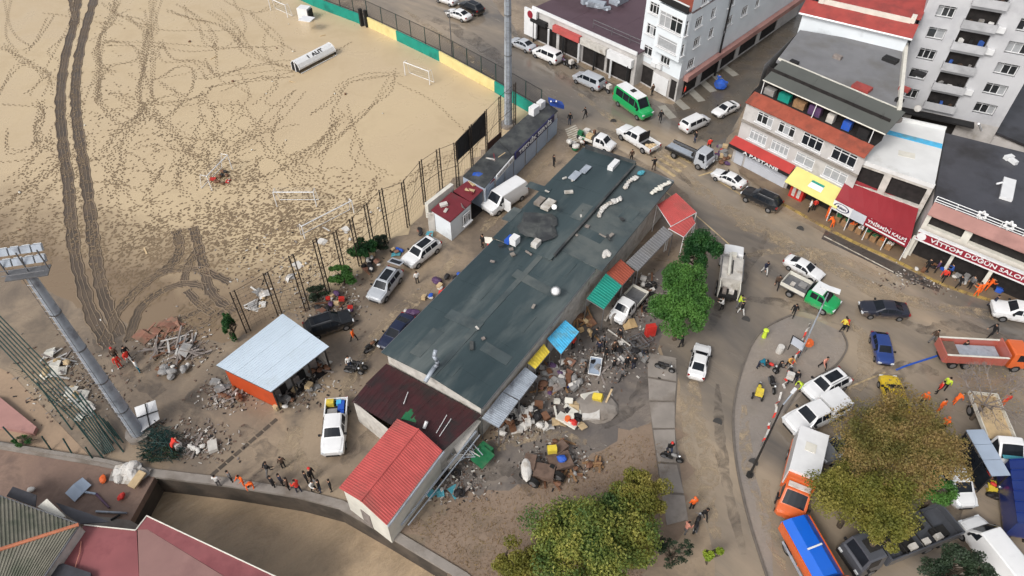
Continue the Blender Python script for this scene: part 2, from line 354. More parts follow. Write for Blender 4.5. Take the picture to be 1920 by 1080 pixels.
# streets
STREET = pp([(650, -60), (700, 40), (830, 108), (930, 165), (1050, 240), (1130, 265), (1215, 310), (1290, 365), (1310, 430), (1262, 520), (1235, 640), (1275, 720), (1275, 830), (1330, 1000), (1340, 1110), (1960, 1120), (1990, 600), (1770, 545), (1680, 500), (1545, 436), (1460, 392), (1390, 335), (1362, 270), (1420, 160), (1560, -20), (1500, -20), (1372, 108), (1262, 196), (1180, 172), (1085, 122), (985, 75), (880, -50)])
tri(sheet('street', rough([v.xy for v in STREET], 1.5, .25), .008, 'wet_street', **ST))
PLAZA = pp([(1050, 600), (1110, 560), (1250, 500), (1270, 560), (1240, 640), (1225, 690), (1225, 860), (1190, 800), (1100, 880), (960, 920), (850, 960), (830, 900), (960, 800), (1000, 700)])
tri(sheet('market_yard', rough([v.xy for v in PLAZA], .9, .3), .005, 'plaza_wet', **ST))
tri(sheet('bare_soil', rough([v.xy for v in pp([(745, 985), (860, 935), (990, 905), (1110, 850), (1200, 800), (1265, 800), (1290, 900), (1280, 1000), (1200, 1090), (900, 1100), (840, 1050)])], .7, .4), .012, 'dry_soil', **ST))
# concrete slab path: each slab a piece
pa = MB(); pa.face([v+Vector((0, 0, .016)) for v in reversed(pp([(1212, 690), (1272, 690), (1265, 800), (1282, 930), (1240, 930), (1222, 800)]))])
path = pa.build('path', 'kerb_grey', **ST)
for q in ([(1213, 662), (1268, 672), (1268, 715), (1215, 706)], [(1215, 710), (1268, 719), (1265, 752), (1217, 751)], [(1217, 755), (1265, 755), (1265, 803), (1224, 803)], [(1225, 807), (1265, 806), (1268, 868), (1233, 866)], [(1234, 870), (1269, 872), (1282, 925), (1240, 922)], [(1241, 927), (1283, 930), (1290, 975), (1250, 985)]):
    b = MB(); b.prism([v.xy for v in pp(q)], .0, .07); b.build('slab', 'concrete', path)
# traffic island with its raised kerb
ISL = smooth_path(pp([(1484, 591), (1440, 612), (1412, 642), (1392, 690), (1378, 745), (1374, 800), (1382, 880), (1405, 980), (1440, 1090)]), 6)
tri(sheet('traffic_island', [v_.xy for v_ in ISL]+[v_.xy for v_ in pp([(1450, 1090), (1445, 980), (1412, 880), (1440, 810), (1470, 775), (1535, 706), (1570, 682), (1588, 650), (1578, 622), (1530, 600)])], .0125, 'island_wet', **ST))
b = MB(); b.curb(ISL, .15, -.05, .13); b.build('kerb', 'kerb_grey', label='long curved grey kerb around the traffic island', **ST)
ISL2 = smooth_path(pp([(1578, 622), (1588, 650), (1570, 682), (1535, 706), (1500, 730), (1470, 775)]), 6)
b = MB(); b.curb(ISL2, .15, -.05, .12); b.build('kerb', 'kerb_grey', **ST)
# pavement in front of the shops: yellow kerb stones, brown pavers
KERB = smooth_path(pp([(1462, 380), (1545, 426), (1612, 460), (1680, 490), (1760, 531), (1850, 562), (1960, 590)]), 5)
b = MB(); b.face([(*v.xy, .11) for v in pp([(1960, 590), (1850, 562), (1760, 531), (1680, 490), (1612, 460), (1545, 426), (1462, 380), (1385, 322), (1420, 280), (1600, 360), (1800, 430), (1960, 500)])]); pav = b.build('pavement', 'paver', **ST)
tri(pav)
for a, c in zip(KERB, KERB[1:]):
    b = MB(); d = (c-a); b.curb([a+d*.03, c-d*.03], .3, -.05, .135); b.build('kerb_stone', 'kerb_yellow', pav)
b = MB(); b.face([(*v.xy, .012) for v in pp([(1540, 448), (1690, 520), (1760, 548), (1765, 535), (1680, 495), (1548, 432)])]); tri(b.build('gutter_lane', 'asphalt_wet', **ST))
def stripe(parent, a, c, w, z=.016, m='marking'):
    b = MB(); b.ribbon([P(*a), P(*c)], w, z); return b.build('stripe', m, parent)
lines = MB(); lines.ribbon(pp([(1545, 443), (1692, 519)]), .16, .018); ln = lines.build('road_marking', 'marking', **ST)
def markings(items, m='marking', w=.3):
    root = None
    for a, c in items:
        b = MB(); b.ribbon([P(*a), P(*c)], w, .0165)
        if root is None: root = b.build('crossing', m, **ST)
        else: b.build('stripe', m, root)
markings([((1060+1.5*k, 244+3.6*k), (1080+2*k, 235+3.6*k)) for k in range(8)], 'marking', .26)
tri(sheet('side_street', [v_.xy for v_ in pp([(1262, 196), (1372, 108), (1500, -5), (1560, -20), (1420, 160), (1364, 258), (1330, 270), (1280, 240)])], .0125, 'side_street', **ST))
markings([((1255, 282), (1296, 306)), ((1246, 290), (1286, 314)), ((1237, 298), (1277, 323)), ((1226, 305), (1266, 331))], 'marking_cream', .5)
markings([((1345, 338), (1400, 372)), ((1362, 336), (1425, 374)), ((1310, 330), (1336, 322))], 'marking_cream', .22)
markings([((1258, 178), (1288, 205)), ((1283, 158), (1316, 190)), ((1304, 142), (1338, 172)), ((1322, 126), (1360, 158)), ((1240, 198), (1262, 222)), ((1340, 112), (1380, 142))], 'pale_band', 1.1)
b = MB(); b.ribbon(smooth_path(pp([(1200, 318), (1222, 340), (1300, 400), (1380, 470)]), 4), .14, .0165); b.build('road_marking', 'marking_cream', **ST)
b = MB(); b.ribbon(pp([(1588, 728), (1640, 706), (1660, 698)]), .16, .0165); b.build('road_marking', 'marking_cream', **ST)
def film(name, c, amount, sc):
    """thin silt or water film that breaks up over the road"""
    m = mud(name, c, tuple(int(k*1.05) for k in c), tuple(int(k*.93) for k in c), .2, 1.2, .15, .5, .03); nt = m.node_tree; N = nt.nodes
    nz = N.new('ShaderNodeTexNoise'); nz.inputs['Scale'].default_value = sc; nz.inputs['Detail'].default_value = 7; nz.inputs['Roughness'].default_value = .7; nz.inputs['Distortion'].default_value = 1.2
    g = N.new('ShaderNodeNewGeometry'); nt.links.new(g.outputs['Position'], nz.inputs['Vector']); r = N.new('ShaderNodeMapRange'); r.inputs[1].default_value = .42; r.inputs[2].default_value = .66; r.inputs[4].default_value = amount
    nt.links.new(nz.outputs['Fac'], r.inputs[0]); nt.links.new(r.outputs[0], N['Principled BSDF'].inputs['Alpha']); return m
film('silt_film', (188, 168, 140), .8, .9); film('wet_film', (100, 93, 87), .5, .55)
SF = [([(1085, 175), (1150, 225), (1240, 285), (1330, 370), (1450, 440), (1600, 520), (1800, 590)], 1.6, 0), ([(1120, 240), (1210, 280), (1300, 350)], 1.2, 1), ([(1380, 420), (1500, 470), (1640, 545), (1760, 575), (1930, 600)], 1.8, 0), ([(1400, 480), (1470, 470), (1560, 480), (1680, 530)], 1.4, 0), ([(1300, 700), (1305, 780), (1330, 860), (1325, 930), (1345, 1010)], 1.5, 0), ([(1280, 740), (1290, 830), (1312, 900)], .8, 0), ([(1345, 720), (1350, 820), (1365, 920), (1395, 1040)], .9, 1), ([(1330, 620), (1360, 560), (1420, 470), (1440, 430)], 1.2, 1), ([(1400, 560), (1500, 575), (1610, 620)], 1.2, 1),
      ([(1600, 700), (1640, 720), (1700, 690), (1760, 700)], 1.6, 1), ([(1690, 600), (1740, 620), (1800, 610), (1900, 640)], 1.4, 1), ([(1595, 600), (1620, 640), (1620, 700), (1580, 760)], 1.3, 0), ([(960, 60), (1040, 130), (1120, 190)], 1.6, 1), ([(800, 30), (880, 70), (960, 130)], 2.4, 1), ([(760, 20), (860, 90), (930, 150)], 1.2, 0), ([(700, 640), (660, 730), (700, 800), (640, 870)], 1.4, 1), ([(860, 480), (780, 560), (700, 640), (640, 740)], 1.5, 0), ([(1030, 300), (960, 370), (900, 440)], 1.3, 0), ([(560, 800), (540, 850), (600, 890)], 1.8, 0), ([(450, 800), (500, 850), (470, 890)], 1.5, 1), ([(380, 720), (360, 780), (400, 850)], 2., 1), ([(180, 620), (240, 680), (300, 740)], 2.4, 1), ([(930, 840), (1010, 815), (1100, 830)], 1.4, 0), ([(1130, 800), (1190, 760), (1210, 700)], 1.2, 1), ([(900, 900), (960, 880), (1000, 930)], 1.3, 1), ([(1100, 610), (1180, 620), (1230, 660)], 1.5, 1), ([(1435, 900), (1440, 980), (1470, 1070)], 1.0, 0), ([(1395, 760), (1400, 860), (1425, 960)], .9, 0), ([(1560, 690), (1600, 800), (1580, 900)], 1.5, 1), ([(1820, 900), (1780, 980), (1840, 1060)], 1.6, 1)]
R5_ = random.Random(31)
for i, (l, w, k) in enumerate(SF):
    pts = smooth_path(pp(l), 8); ww = [w*(.45+.55*sin(pi*j/(len(pts)-1)))*R5_.uniform(.7, 1.3) for j in range(len(pts))]
    b = MB(); b.ribbon(pts, ww, .0182+.0009*i); b.build('wet_film' if k else 'silt_film', 'wet_film' if k else 'silt_film', **ST)
for x, y in ((1412, 868), (1345, 792), (1398, 600), (1150, 228), (1500, 430)):
    b = MB(); b.tube(P(x, y, .0), P(x, y, .05), .38, n=14); b.build('manhole_cover', 'chassis', **ST)
# drain channel in the yard
b = MB(); t0, t1 = P(395, 893), P(520, 785); d = (t1-t0)
for k in range(9):
    q = MB(); q.ribbon([t0+d*(k/9+.008), t0+d*((k+1)/9-.008)], .34, .02)
    if k == 0: dr = q.build('drain_channel', 'river_wall', **ST)
    else: q.build('grate', 'river_wall', dr)
# vehicle tracks on the pitch: sunken dark ruts between pushed-up ridges
trk = MB(); rdg = MB(); TN = 0
for l, w in (([(146, -30), (146, 0), (136, 55), (122, 110), (113, 190), (118, 270), (128, 345), (133, 420), (145, 500), (170, 585), (205, 650)], 1.15), ([(184, -30), (176, 0), (160, 55), (147, 110), (141, 180), (147, 250), (160, 330), (170, 410), (180, 490), (196, 560), (225, 630)], 1.15),
             ([(128, -20), (134, 10), (142, 40)], .6), ([(195, 640), (225, 580), (265, 535), (315, 508), (375, 506), (432, 530)], .8), ([(240, 640), (262, 580), (300, 548), (345, 532), (385, 538)], .8),
             ([(330, 432), (336, 470), (318, 498), (262, 540), (215, 590)], .9), ([(362, 426), (372, 462), (384, 510), (398, 552), (440, 585)], .9), ([(372, 462), (352, 500), (345, 530)], .7), ([(350, 545), (372, 570), (400, 590)], .7),
             ([(405, 560), (360, 590), (320, 600)], .5), ([(440, 570), (380, 610), (330, 625)], .5)):
    pts = smooth_path(pp(l), 10); ww = [w*(1+.22*sin(k*1.7)*sin(k*.6)+rnd.uniform(-.08, .08)) for k in range(len(pts))]
    trk.ribbon(pts, ww, .0105+.0022*TN); TN += 1
    for sgn in (1, -1, .3, -.35):
        e = []
        for i, p in enumerate(pts):
            dd = pts[min(i+1, len(pts)-1)]-pts[max(i-1, 0)]; n = Vector((-dd.y, dd.x, 0)).normalized()
            e.append(p+n*(ww[i]/2*sgn+rnd.uniform(-.05, .05))+Vector((0, 0, .0)))
        rdg.path(e, .075 if abs(sgn) == 1 else .045, 5)
tr = trk.build('vehicle_tracks', 'track_mud', label='dark double wheel ruts curving through the pale silt', **ST)
mud('ridge_silt', (140, 121, 99), (128, 111, 91), (116, 101, 83), .3, 1.5, .4, .7, .2)
rdg.build('rut_ridge', 'ridge_silt', tr)
# footprints trodden into the silt: nobody could count them
fp = MB(); R2 = random.Random(3)
def inpoly(x, y, poly):
    c = False; n = len(poly)
    for i in range(n):
        (x1, y1), (x2, y2) = poly[i][:2], poly[i-1][:2]
        if (y1 > y) != (y2 > y) and x < (x2-x1)*(y-y1)/(y2-y1)+x1: c = not c
    return c
def foot(x, y, a, s=1.):
    if not inpoly(x, y, PITCH): return
    ca, sa = cos(a), sin(a); L, W = .16*s*R2.uniform(.8, 1.2), .07*s*R2.uniform(.8, 1.2); z = .038+R2.random()*.004
    fp.face([(x+ca*u*L-sa*v*W, y+sa*u*L+ca*v*W, z) for u, v in ((1, 0), (.55, .9), (-.6, .75), (-1, 0), (-.6, -.75), (.55, -.9))])
def trail(l, n=1, spread=.3, step=.4):
    for k in range(n):
        ox, oy = R2.gauss(0, spread), R2.gauss(0, spread)
        pts = smooth_path([p+Vector((ox+R2.gauss(0, .55), oy+R2.gauss(0, .55), 0)) for p in pp(l)], 12); acc = 0; side = 1
        for a, c in zip(pts, pts[1:]):
            d = c-a; L = d.length; an = atan2(d.y, d.x)
            while acc < L:
                q = a+d*(acc/L)
                foot(q.x-sin(an)*.1*side+R2.gauss(0, .03), q.y+cos(an)*.1*side+R2.gauss(0, .03), an+R2.gauss(0, .2)); side = -side; acc += step*R2.uniform(.8, 1.25)
            acc -= L
TR = [([(640, 225), (600, 270), (555, 305), (500, 335), (450, 345)], 4), ([(740, 140), (715, 180), (680, 215), (640, 260), (595, 300)], 3), ([(560, 175), (510, 220), (480, 255), (430, 290)], 3), ([(745, 135), (700, 140), (655, 155), (625, 190), (590, 215)], 3),
      ([(740, 160), (800, 185), (860, 225), (900, 260)], 1), ([(640, 200), (655, 240), (690, 300), (735, 330)], 2), ([(480, 25), (520, 70), (560, 100)], 1), ([(400, 20), (440, 55), (470, 95), (540, 125)], 3), ([(310, 20), (360, 30), (420, 50), (460, 90)], 3),
      ([(340, 10), (370, 40), (395, 75), (400, 95)], 3), ([(285, 0), (283, 60), (278, 130), (275, 190)], 4), ([(270, 60), (262, 120), (268, 170), (285, 215)], 4), ([(200, 75), (240, 85), (255, 110), (262, 135)], 2), ([(225, 0), (205, 40), (190, 75), (180, 130), (178, 190)], 5),
      ([(240, 30), (280, 60), (285, 20)], 2), ([(200, 75), (290, 85), (370, 95), (460, 90), (520, 88)], 2), ([(290, 80), (320, 110), (370, 120), (390, 145)], 3), ([(310, 145), (330, 128), (360, 135), (358, 175), (315, 175), (305, 155)], 2), ([(390, 145), (460, 130), (530, 122), (560, 135)], 3),
      ([(380, 170), (410, 165), (470, 155), (540, 148)], 2), ([(280, 195), (330, 190), (370, 180), (390, 165)], 3), ([(380, 180), (395, 215), (400, 250), (425, 290)], 3), ([(275, 200), (310, 220), (350, 200), (375, 180)], 2), ([(400, 190), (440, 200), (480, 225), (510, 245)], 2),
      ([(190, 130), (180, 180), (205, 220), (240, 230), (268, 190)], 3), ([(210, 170), (240, 190), (270, 200)], 3), ([(270, 210), (230, 270), (215, 320), (205, 370)], 4), ([(262, 215), (220, 250), (190, 290)], 4), ([(285, 210), (320, 245), (350, 285), (400, 290)], 4), ([(0, 90), (50, 115), (90, 140), (105, 170)], 4),
      ([(20, 0), (20, 60), (50, 95)], 2), ([(95, 30), (60, 80), (45, 95)], 2), ([(0, 200), (60, 203), (110, 200)], 1), ([(75, 190), (80, 215), (70, 240), (75, 270)], 4), ([(0, 250), (30, 275), (60, 270), (75, 260)], 2), ([(0, 305), (60, 303)], 1), ([(100, 265), (60, 300), (30, 340)], 3),
      ([(120, 290), (75, 330), (40, 360), (0, 390)], 6), ([(640, 230), (625, 275), (555, 305), (545, 310)], 1), ([(550, 305), (590, 340), (640, 370)], 2), ([(480, 300), (470, 340), (420, 330)], 4), ([(380, 250), (360, 300), (340, 330)], 3), ([(620, 215), (610, 260), (550, 300)], 2), ([(640, 250), (610, 310), (600, 330)], 1),
      ([(460, 20), (450, 60), (430, 90)], 1), ([(470, 25), (520, 65), (530, 105)], 1), ([(900, 270), (840, 300), (760, 345), (690, 390)], 2), ([(720, 330), (660, 380), (600, 430), (540, 470)], 4), ([(830, 300), (760, 340)], 2)]
for l, n in TR: trail(l, n)
for _ in range(48):   # wandering tracks of single walkers
    x, y = R2.uniform(60, 560), R2.uniform(-20, 340); an_ = R2.choice((.5, .8, 1.5, 1.6, 2.4, 0.1)); l_ = [(x, y)]
    for _k in range(R2.randint(3, 6)): an_ += R2.gauss(0, .5); x += 38*cos(an_); y += 30*sin(an_); l_.append((x, y))
    trail(l_, R2.choice((1, 1, 2)), .25)
for cx, cy, rx, ry, n, an in ((205, 160, 30, 150, 240, 1.6), (225, 255, 70, 80, 220, .8), (270, 185, 22, 150, 160, 1.6), (430, 330, 50, 26, 420, .6), (470, 450, 170, 55, 1900, .7), (540, 400, 130, 45, 1100, .7), (310, 440, 150, 55, 800, .7), (80, 420, 120, 60, 800, .3), (560, 420, 60, 45, 400, .7), (90, 320, 50, 50, 200, .5), (30, 470, 60, 30, 250, .3),
                          (230, 480, 60, 50, 400, 1.2), (300, 470, 60, 40, 250, 1.), (145, 260, 12, 150, 500, 1.6), (640, 360, 60, 30, 300, .7), (350, 240, 70, 50, 180, .8), (300, 310, 60, 60, 200, .9), (395, 590, 50, 25, 300, .5), (260, 540, 50, 30, 260, 1.)):
    for k in range(int(n*(.8 if cy > 390 else .45))):
        rr_, th_ = R2.random()**.6, R2.uniform(0, 6.283); q = P(cx+rx*1.25*rr_*cos(th_), cy+ry*1.25*rr_*sin(th_)); foot(q.x, q.y, an+R2.gauss(0, .6), R2.uniform(.8, 1.3))
fp.build('footprints', 'footprint_mud', label='countless dark footprints trodden across the pale silt of the pitch', category='footprints', kind='stuff')
# ---------------------------------------------------------------- building helpers
_wc = {}
def window(t, loc, d, w, h, panes=3, glass='window_glass', transom=True):
    """window part: frame with sub-parts pane and sill; loc is its lower left corner, d the direction along the wall"""
    k = (round(w, 2), round(h, 2), panes, transom)
    if k not in _wc:
        f = MB(); fw = .09; dp = .08
        for x0, x1, z0, z1 in ((0, w, 0, fw), (0, w, h-fw, h), (0, fw, fw, h-fw), (w-fw, w, fw, h-fw)): f.box(((x0+x1)/2, 0, z0), (x1-x0, dp, z1-z0))
        for i in range(1, panes): f.box((w*i/panes, 0, fw), (.08, dp, h-2*fw))
        if transom: f.box((w/2, -.003, h*.74), (w-2*fw, dp, .07))
        pw = w/panes-.06; g = MB(); g.box((0, 0, 0), (pw, .03, h-2*fw))
        s = MB(); s.box((w/2, -.12, -.1), (w+.24, .3, .1))
        _wc[k] = (f.data('window', ['white_paint']), g.data('pane', [glass]), s.data('sill', ['white_paint']))
    me = _wc[k]; rz = atan2(d[1], d[0])
    o = link('window', me[0], t, Vector(loc)-t.location, (0, 0, rz))
    for i in range(panes):
        g = link('pane', me[1], o, (w*(i+.5)/panes, .03, .09)); gl = glass
        if glass == 'window_glass' and rnd.random() < .22: gl = 'curtain_glass'
        paint(g, 0, gl)
    link('sill', me[2], o)
    return o
def facade(t, p0, p1, z0, z1, wins, m, name='wall', depth=.14):
    """wall sheet with real window openings; wins = (u, width, z, height, panes, glass or None for a dark opening)"""
    p0, p1 = Vector((p0[0], p0[1])), Vector((p1[0], p1[1])); d = (p1-p0); L = d.length; d = d/L; n = Vector((d.y, -d.x))
    us = sorted({0., L}|{w[0] for w in wins}|{w[0]+w[1] for w in wins}); zs = sorted({z0, z1}|{w[2] for w in wins}|{w[2]+w[3] for w in wins})
    b = MB(t.location)
    def pt(u, z, dd=0.): q = p0+d*u-n*dd; return (q.x, q.y, z)
    for i in range(len(us)-1):
        for j in range(len(zs)-1):
            uc, zc = (us[i]+us[i+1])/2, (zs[j]+zs[j+1])/2
            if any(w[0] < uc < w[0]+w[1] and w[2] < zc < w[2]+w[3] for w in wins): continue
            b.face([pt(us[i], zs[j]), pt(us[i+1], zs[j]), pt(us[i+1], zs[j+1]), pt(us[i], zs[j+1])])
    for w in wins:
        u0, u1, a, c = w[0], w[0]+w[1], w[2], w[2]+w[3]
        for q in (((u0, a), (u1, a)), ((u1, a), (u1, c)), ((u1, c), (u0, c)), ((u0, c), (u0, a))): b.face([pt(*q[0]), pt(*q[1]), pt(*q[1], depth), pt(*q[0], depth)])
        b.face([pt(u0, a, depth), pt(u1, a, depth), pt(u1, c, depth), pt(u0, c, depth)], 1)
        if len(w) > 4 and w[4]:
            q = p0+d*u0-n*(depth-.05); window(t, (q.x, q.y, a), (d.x, d.y), w[1], w[3], w[4], w[5] if len(w) > 5 else 'window_glass')
    return b.build(name, [m, 'interior'], t)
def roof_sheets(t, A, B, C, D, n, m, ribs=3, h=.05, name='roof_sheet', lap=.012):
    """profiled sheets side by side from edge A-D to edge B-C; ribs run from A-B up to D-C"""
    A, B, C, D = map(Vector, (A, B, C, D)); up = Vector((0, 0, 1))
    for i in range(n):
        b = MB(t.location); prof = []
        for k in range(ribs):
            for f, hh in ((.0, 0), (.55, 0), (.65, h), (.85, h), (.95, 0)): prof.append(((k+f)/ribs, hh))
        prof.append((1, 0)); z = up*(lap if i % 2 else 0)
        for (s0, h0), (s1, h1) in zip(prof, prof[1:]):
            a0, a1 = (i+s0)/n, (i+s1)/n
            b.face([A.lerp(B, a0)+up*h0+z, A.lerp(B, a1)+up*h1+z, D.lerp(C, a1)+up*h1+z, D.lerp(C, a0)+up*h0+z])
        b.build(name, m, t)
def walls(t, poly, z0, z1, m, name='wall'):
    """one wall mesh for each side of a footprint"""
    n = len(poly); ar = sum(poly[i][0]*poly[(i+1) % n][1]-poly[(i+1) % n][0]*poly[i][1] for i in range(n))
    if ar < 0: poly = list(reversed(poly))
    for i in range(n):
        a, c = poly[i], poly[(i+1) % n]; b = MB(t.location); b.face([(a[0], a[1], z0), (c[0], c[1], z0), (c[0], c[1], z1), (a[0], a[1], z1)]); b.build(name, m, t)
def part(t, name, m, fn, smooth=False):
    b = MB(t.location); fn(b); return b.build(name, m, t, smooth)
def canopy(name, label, corners, m, legs=True, th=.06, post='steel', strips=1, category='canopy', group=None, ribs=4):
    c = [Vector(q) for q in corners]; t = thing(name, label, category, (c[0].x, c[0].y, 0), group=group)
    roof_sheets(t, c[0], c[1], c[2], c[3], strips, m, ribs, .03)
    part(t, 'frame', post, lambda b: [b.tube(c[i]-Vector((0, 0, .05)), c[(i+1) % 4]-Vector((0, 0, .05)), .04) for i in range(4)])
    if legs:
        for q in c: part(t, 'post', post, lambda b: b.tube((q.x, q.y, 0), (q.x, q.y, q.z-.04), .045))
    return t
# ---------------------------------------------------------------- long market hall
A0 = Vector((-10.7, 36.66, 0)); E1 = Vector((.548, .8365, 0)); E2 = Vector((.8365, -.548, 0))
def HL(a, b, z): return A0+E1*a+E2*b+Vector((0, 0, z))
hall = thing('market_hall', 'long single storey hall with dark slate grey patched membrane roof', 'building', A0)
walls(hall, [HL(.3, .3, 0), HL(33.4, .3, 0), HL(33.4, 10.2, 0), HL(.3, 9.7, 0)], 0, 4.35, 'dirty_white')
def strips(a0, a1, b0, b1, z0, z1, n, m):
    for i in range(n):
        f0, f1 = i/n, (i+1)/n; k = .02*(i % 2)
        part(hall, 'roof_sheet', m, lambda b: b.slab([HL(a0+(a1-a0)*f0, b0, z0+k), HL(a0+(a1-a0)*f1, b0, z0+k), HL(a0+(a1-a0)*f1, b1, z1+k), HL(a0+(a1-a0)*f0, b1, z1+k)], .14))
strips(0, 16.4, 0, 5.2, 4.5, 5.0, 8, 'slate_roof'); strips(0, 18.2, 5.2, 10.05, 5.0, 4.5, 9, 'slate_roof')
strips(16.4, 33.9, -.1, 6.3, 4.75, 5.15, 8, 'slate_roof'); strips(18.2, 33.9, 6.3, 10.7, 4.95, 4.6, 8, 'slate_roof_old')
part(hall, 'gable', 'dirty_white', lambda b: [b.face([HL(.3, .3, 4.3), HL(.3, 9.7, 4.3), HL(.3, 5.2, 4.82)]), b.face([HL(16.5, .2, 4.3), HL(16.5, 6.3, 4.3), HL(16.5, 6.3, 5.1), HL(16.5, .2, 4.6)])])
part(hall, 'ridge_cap', 'slate_roof_old', lambda b: b.slab([HL(-.02, 4.95, 5.03), HL(16.4, 4.95, 5.03), HL(16.4, 5.45, 5.03), HL(-.02, 5.45, 5.03)], .05))
part(hall, 'eave_trim', 'steel', lambda b: [b.tube(HL(0, -.03, 4.45), HL(16.4, -.03, 4.45), .05), b.tube(HL(0, 10.1, 4.45), HL(18, 10.1, 4.45), .06), b.tube(HL(34, 0, 4.7), HL(34, 10.6, 4.6), .09)])
part(hall, 'parapet', 'stained', lambda b: [b.slab([HL(33.7, .2, 5.25), HL(33.95, .2, 5.25), HL(33.95, 6.2, 5.4), HL(33.7, 6.2, 5.4)], .5), b.slab([HL(17, 6.2, 5.3), HL(33.4, 6.2, 5.35), HL(33.4, 6.4, 5.35), HL(17, 6.4, 5.3)], .3)])
for x, y, w, d_, m in ((800, 640, 3.2, 1.1, 'slate_roof_old'), (870, 600, 1.1, 3.4, 'slate_roof_old'), (905, 545, 2.2, 1.0, 'slate_roof'), (930, 660, 1.0, 2.6, 'slate_roof_old'), (985, 600, 2.4, 1.0, 'slate_roof'), (1000, 530, 1.0, 4.0, 'slate_roof_old'), (1060, 500, 2.0, 1.2, 'slate_roof'), (960, 400, 2.2, 1.0, 'slate_roof_old'), (1010, 350, 1.0, 2.6, 'slate_roof'), (1090, 400, 2.6, 1.2, 'slate_roof_old'), (1110, 440, 1.2, 2.4, 'slate_roof'), (1180, 400, 2.0, 1.4, 'slate_roof'), (850, 690, 1.6, .9, 'slate_roof')):
    def fl_(b):
        c = P(x, y, 4.9); fr_ = (c-A0).dot(E2); zz = 4.5+.5*max(0, min(1, fr_/5.2)) if fr_ < 5.2 else 5.0-.5*min(1, (fr_-5.2)/4.85)
        if (c-A0).dot(E1) > 16.4 and fr_ < 6.3: zz = 4.75+.4*max(0, fr_+.1)/6.4
        elif (c-A0).dot(E1) > 18.2: zz = 4.95-.35*(fr_-6.3)/4.4
        c.z = 0; sl = .5/5.2 if fr_ < 5.2 else -.5/4.85
        if (c-A0).dot(E1) > 16.4: sl = .4/6.4 if fr_ < 6.3 else -.35/4.4
        b.slab([c+E1*w*su/2+E2*d_*sv/2+Vector((0, 0, zz+.035+sl*d_*sv/2)) for su, sv in ((-1, -1), (1, -1), (1, 1), (-1, 1))], .03)
    part(hall, 'roof_patch', m, fl_)
# collapsed, soot-dark piece of membrane with its folded rim
SR = random.Random(11)
def sag(b):
    c = P(1010, 425, 5.2); n = 15
    rim = [c+E1*(2.6*cos(k*2*pi/n)*SR.uniform(.6, 1.15))+E2*(2.1*sin(k*2*pi/n)*SR.uniform(.6, 1.15))+Vector((0, 0, SR.uniform(-.04, .12))) for k in range(n)]
    inn = [c.lerp(r, .75)+Vector((0, 0, SR.uniform(.02, .16))) for r in rim]
    for k in range(n):
        k2 = (k+1) % n; b.face([rim[k], rim[k2], inn[k2], inn[k]]); b.face([inn[k], inn[k2], c])
part(hall, 'torn_membrane', 'stained', sag)
def torn(pxl, z, m='plastic_white', name='torn_lining', w=.55):
    pts = smooth_path(pp(pxl, z), 4)
    def f(b):
        for a, c in zip(pts, pts[1:]): b.blob((a+c)/2, (max((c-a).length*.7, .25), w*SR.uniform(.4, .75), .16), 1, jit=.3, R=SR)
    return part(hall, name, m, f)
torn([(1122, 405), (1130, 392), (1142, 382), (1165, 372)], 5.1); torn([(1172, 352), (1180, 340), (1195, 332)], 5.1); torn([(1198, 326), (1206, 322)], 5.15, 'plastic_teal')
torn([(1222, 362), (1240, 350), (1256, 342)], 4.9, 'cream_white'); torn([(1132, 480), (1138, 472), (1142, 478)], 4.7)
def duct(b):
    l = [P(797, 716, 4.8), P(815, 688, 5.3), P(821, 683, 5.5), P(819, 676, 6.0), P(814, 668, 6.6), P(817, 656, 7.0)]
    b.path(l[:2], .19, 8); b.path(l[1:], .17, 8)
part(hall, 'flue_pipe', 'galv', duct, True)
part(hall, 'roof_vent', 'white_paint', lambda b: [b.tube(P(1042, 546, 4.9), P(1042, 546, 5.5), .2, n=10), b.tube(P(1042, 546, 5.5), P(1042, 546, 5.75), .45, .25, n=12)], True)
part(hall, 'chimney', 'dark', lambda b: [b.tube(P(1039, 388, 5), P(1039, 388, 6.1), .2, n=8)])
part(hall, 'chimney_cap', 'white_paint', lambda b: b.tube(P(1039, 388, 6.1), P(1039, 388, 6.3), .27, n=8))
for k, (x, y, w, d, h, m) in enumerate(((1028, 386, 1.6, .9, .3, 'dirty_white'), (1012, 380, 1.2, .7, .35, 'concrete'), (1150, 313, 1.6, .6, .5, 'white_paint'), (965, 456, .8, .7, .8, 'white_paint'), (1005, 460, .9, .6, .5, 'plastic_white'), (955, 452, 1.0, .5, .4, 'plastic_blue'), (1098, 318, 1.4, .7, .12, 'galv'), (1078, 330, 1.5, .8, .12, 'galv'))):
    part(hall, 'roof_unit', m, lambda b: b.box(P(x, y, 5.02), (w, d, h), .98))
for k in range(22):
    x, y = SR.choice([(1010, 440), (1090, 430), (1130, 350), (1060, 350), (960, 480), (1150, 420), (1200, 380), (900, 640), (1000, 560)]); x += SR.gauss(0, 22); y += SR.gauss(0, 16)
    part(hall, 'roof_litter', ['dirty_white', 'stained', 'wood_grey', 'concrete'][k % 4], lambda b: b.box(P(x, y, 5.0), (SR.uniform(.2, .9), SR.uniform(.12, .4), SR.uniform(.05, .2)), SR.uniform(0, 3)))
lw = thing('low_wing', 'low dark maroon sheet roof joining the slate hall to the red roof', 'building', HL(-3, 5, 0))
walls(lw, [HL(-.1, .6, 0), HL(-.1, 9.6, 0), HL(-5.2, 8.9, 0), HL(-4.2, .4, 0)], 0, 2.9, 'dirty_white')
lw_ = [HL(.1, 0.2, 3.0), HL(.1, 9.9, 3.3), HL(-2.6, 9.5, 3.25), HL(-2.4, .1, 2.95)]
roof_sheets(lw, lw_[0], lw_[1], lw_[2], lw_[3], 7, 'maroon_roof', 2, .03)
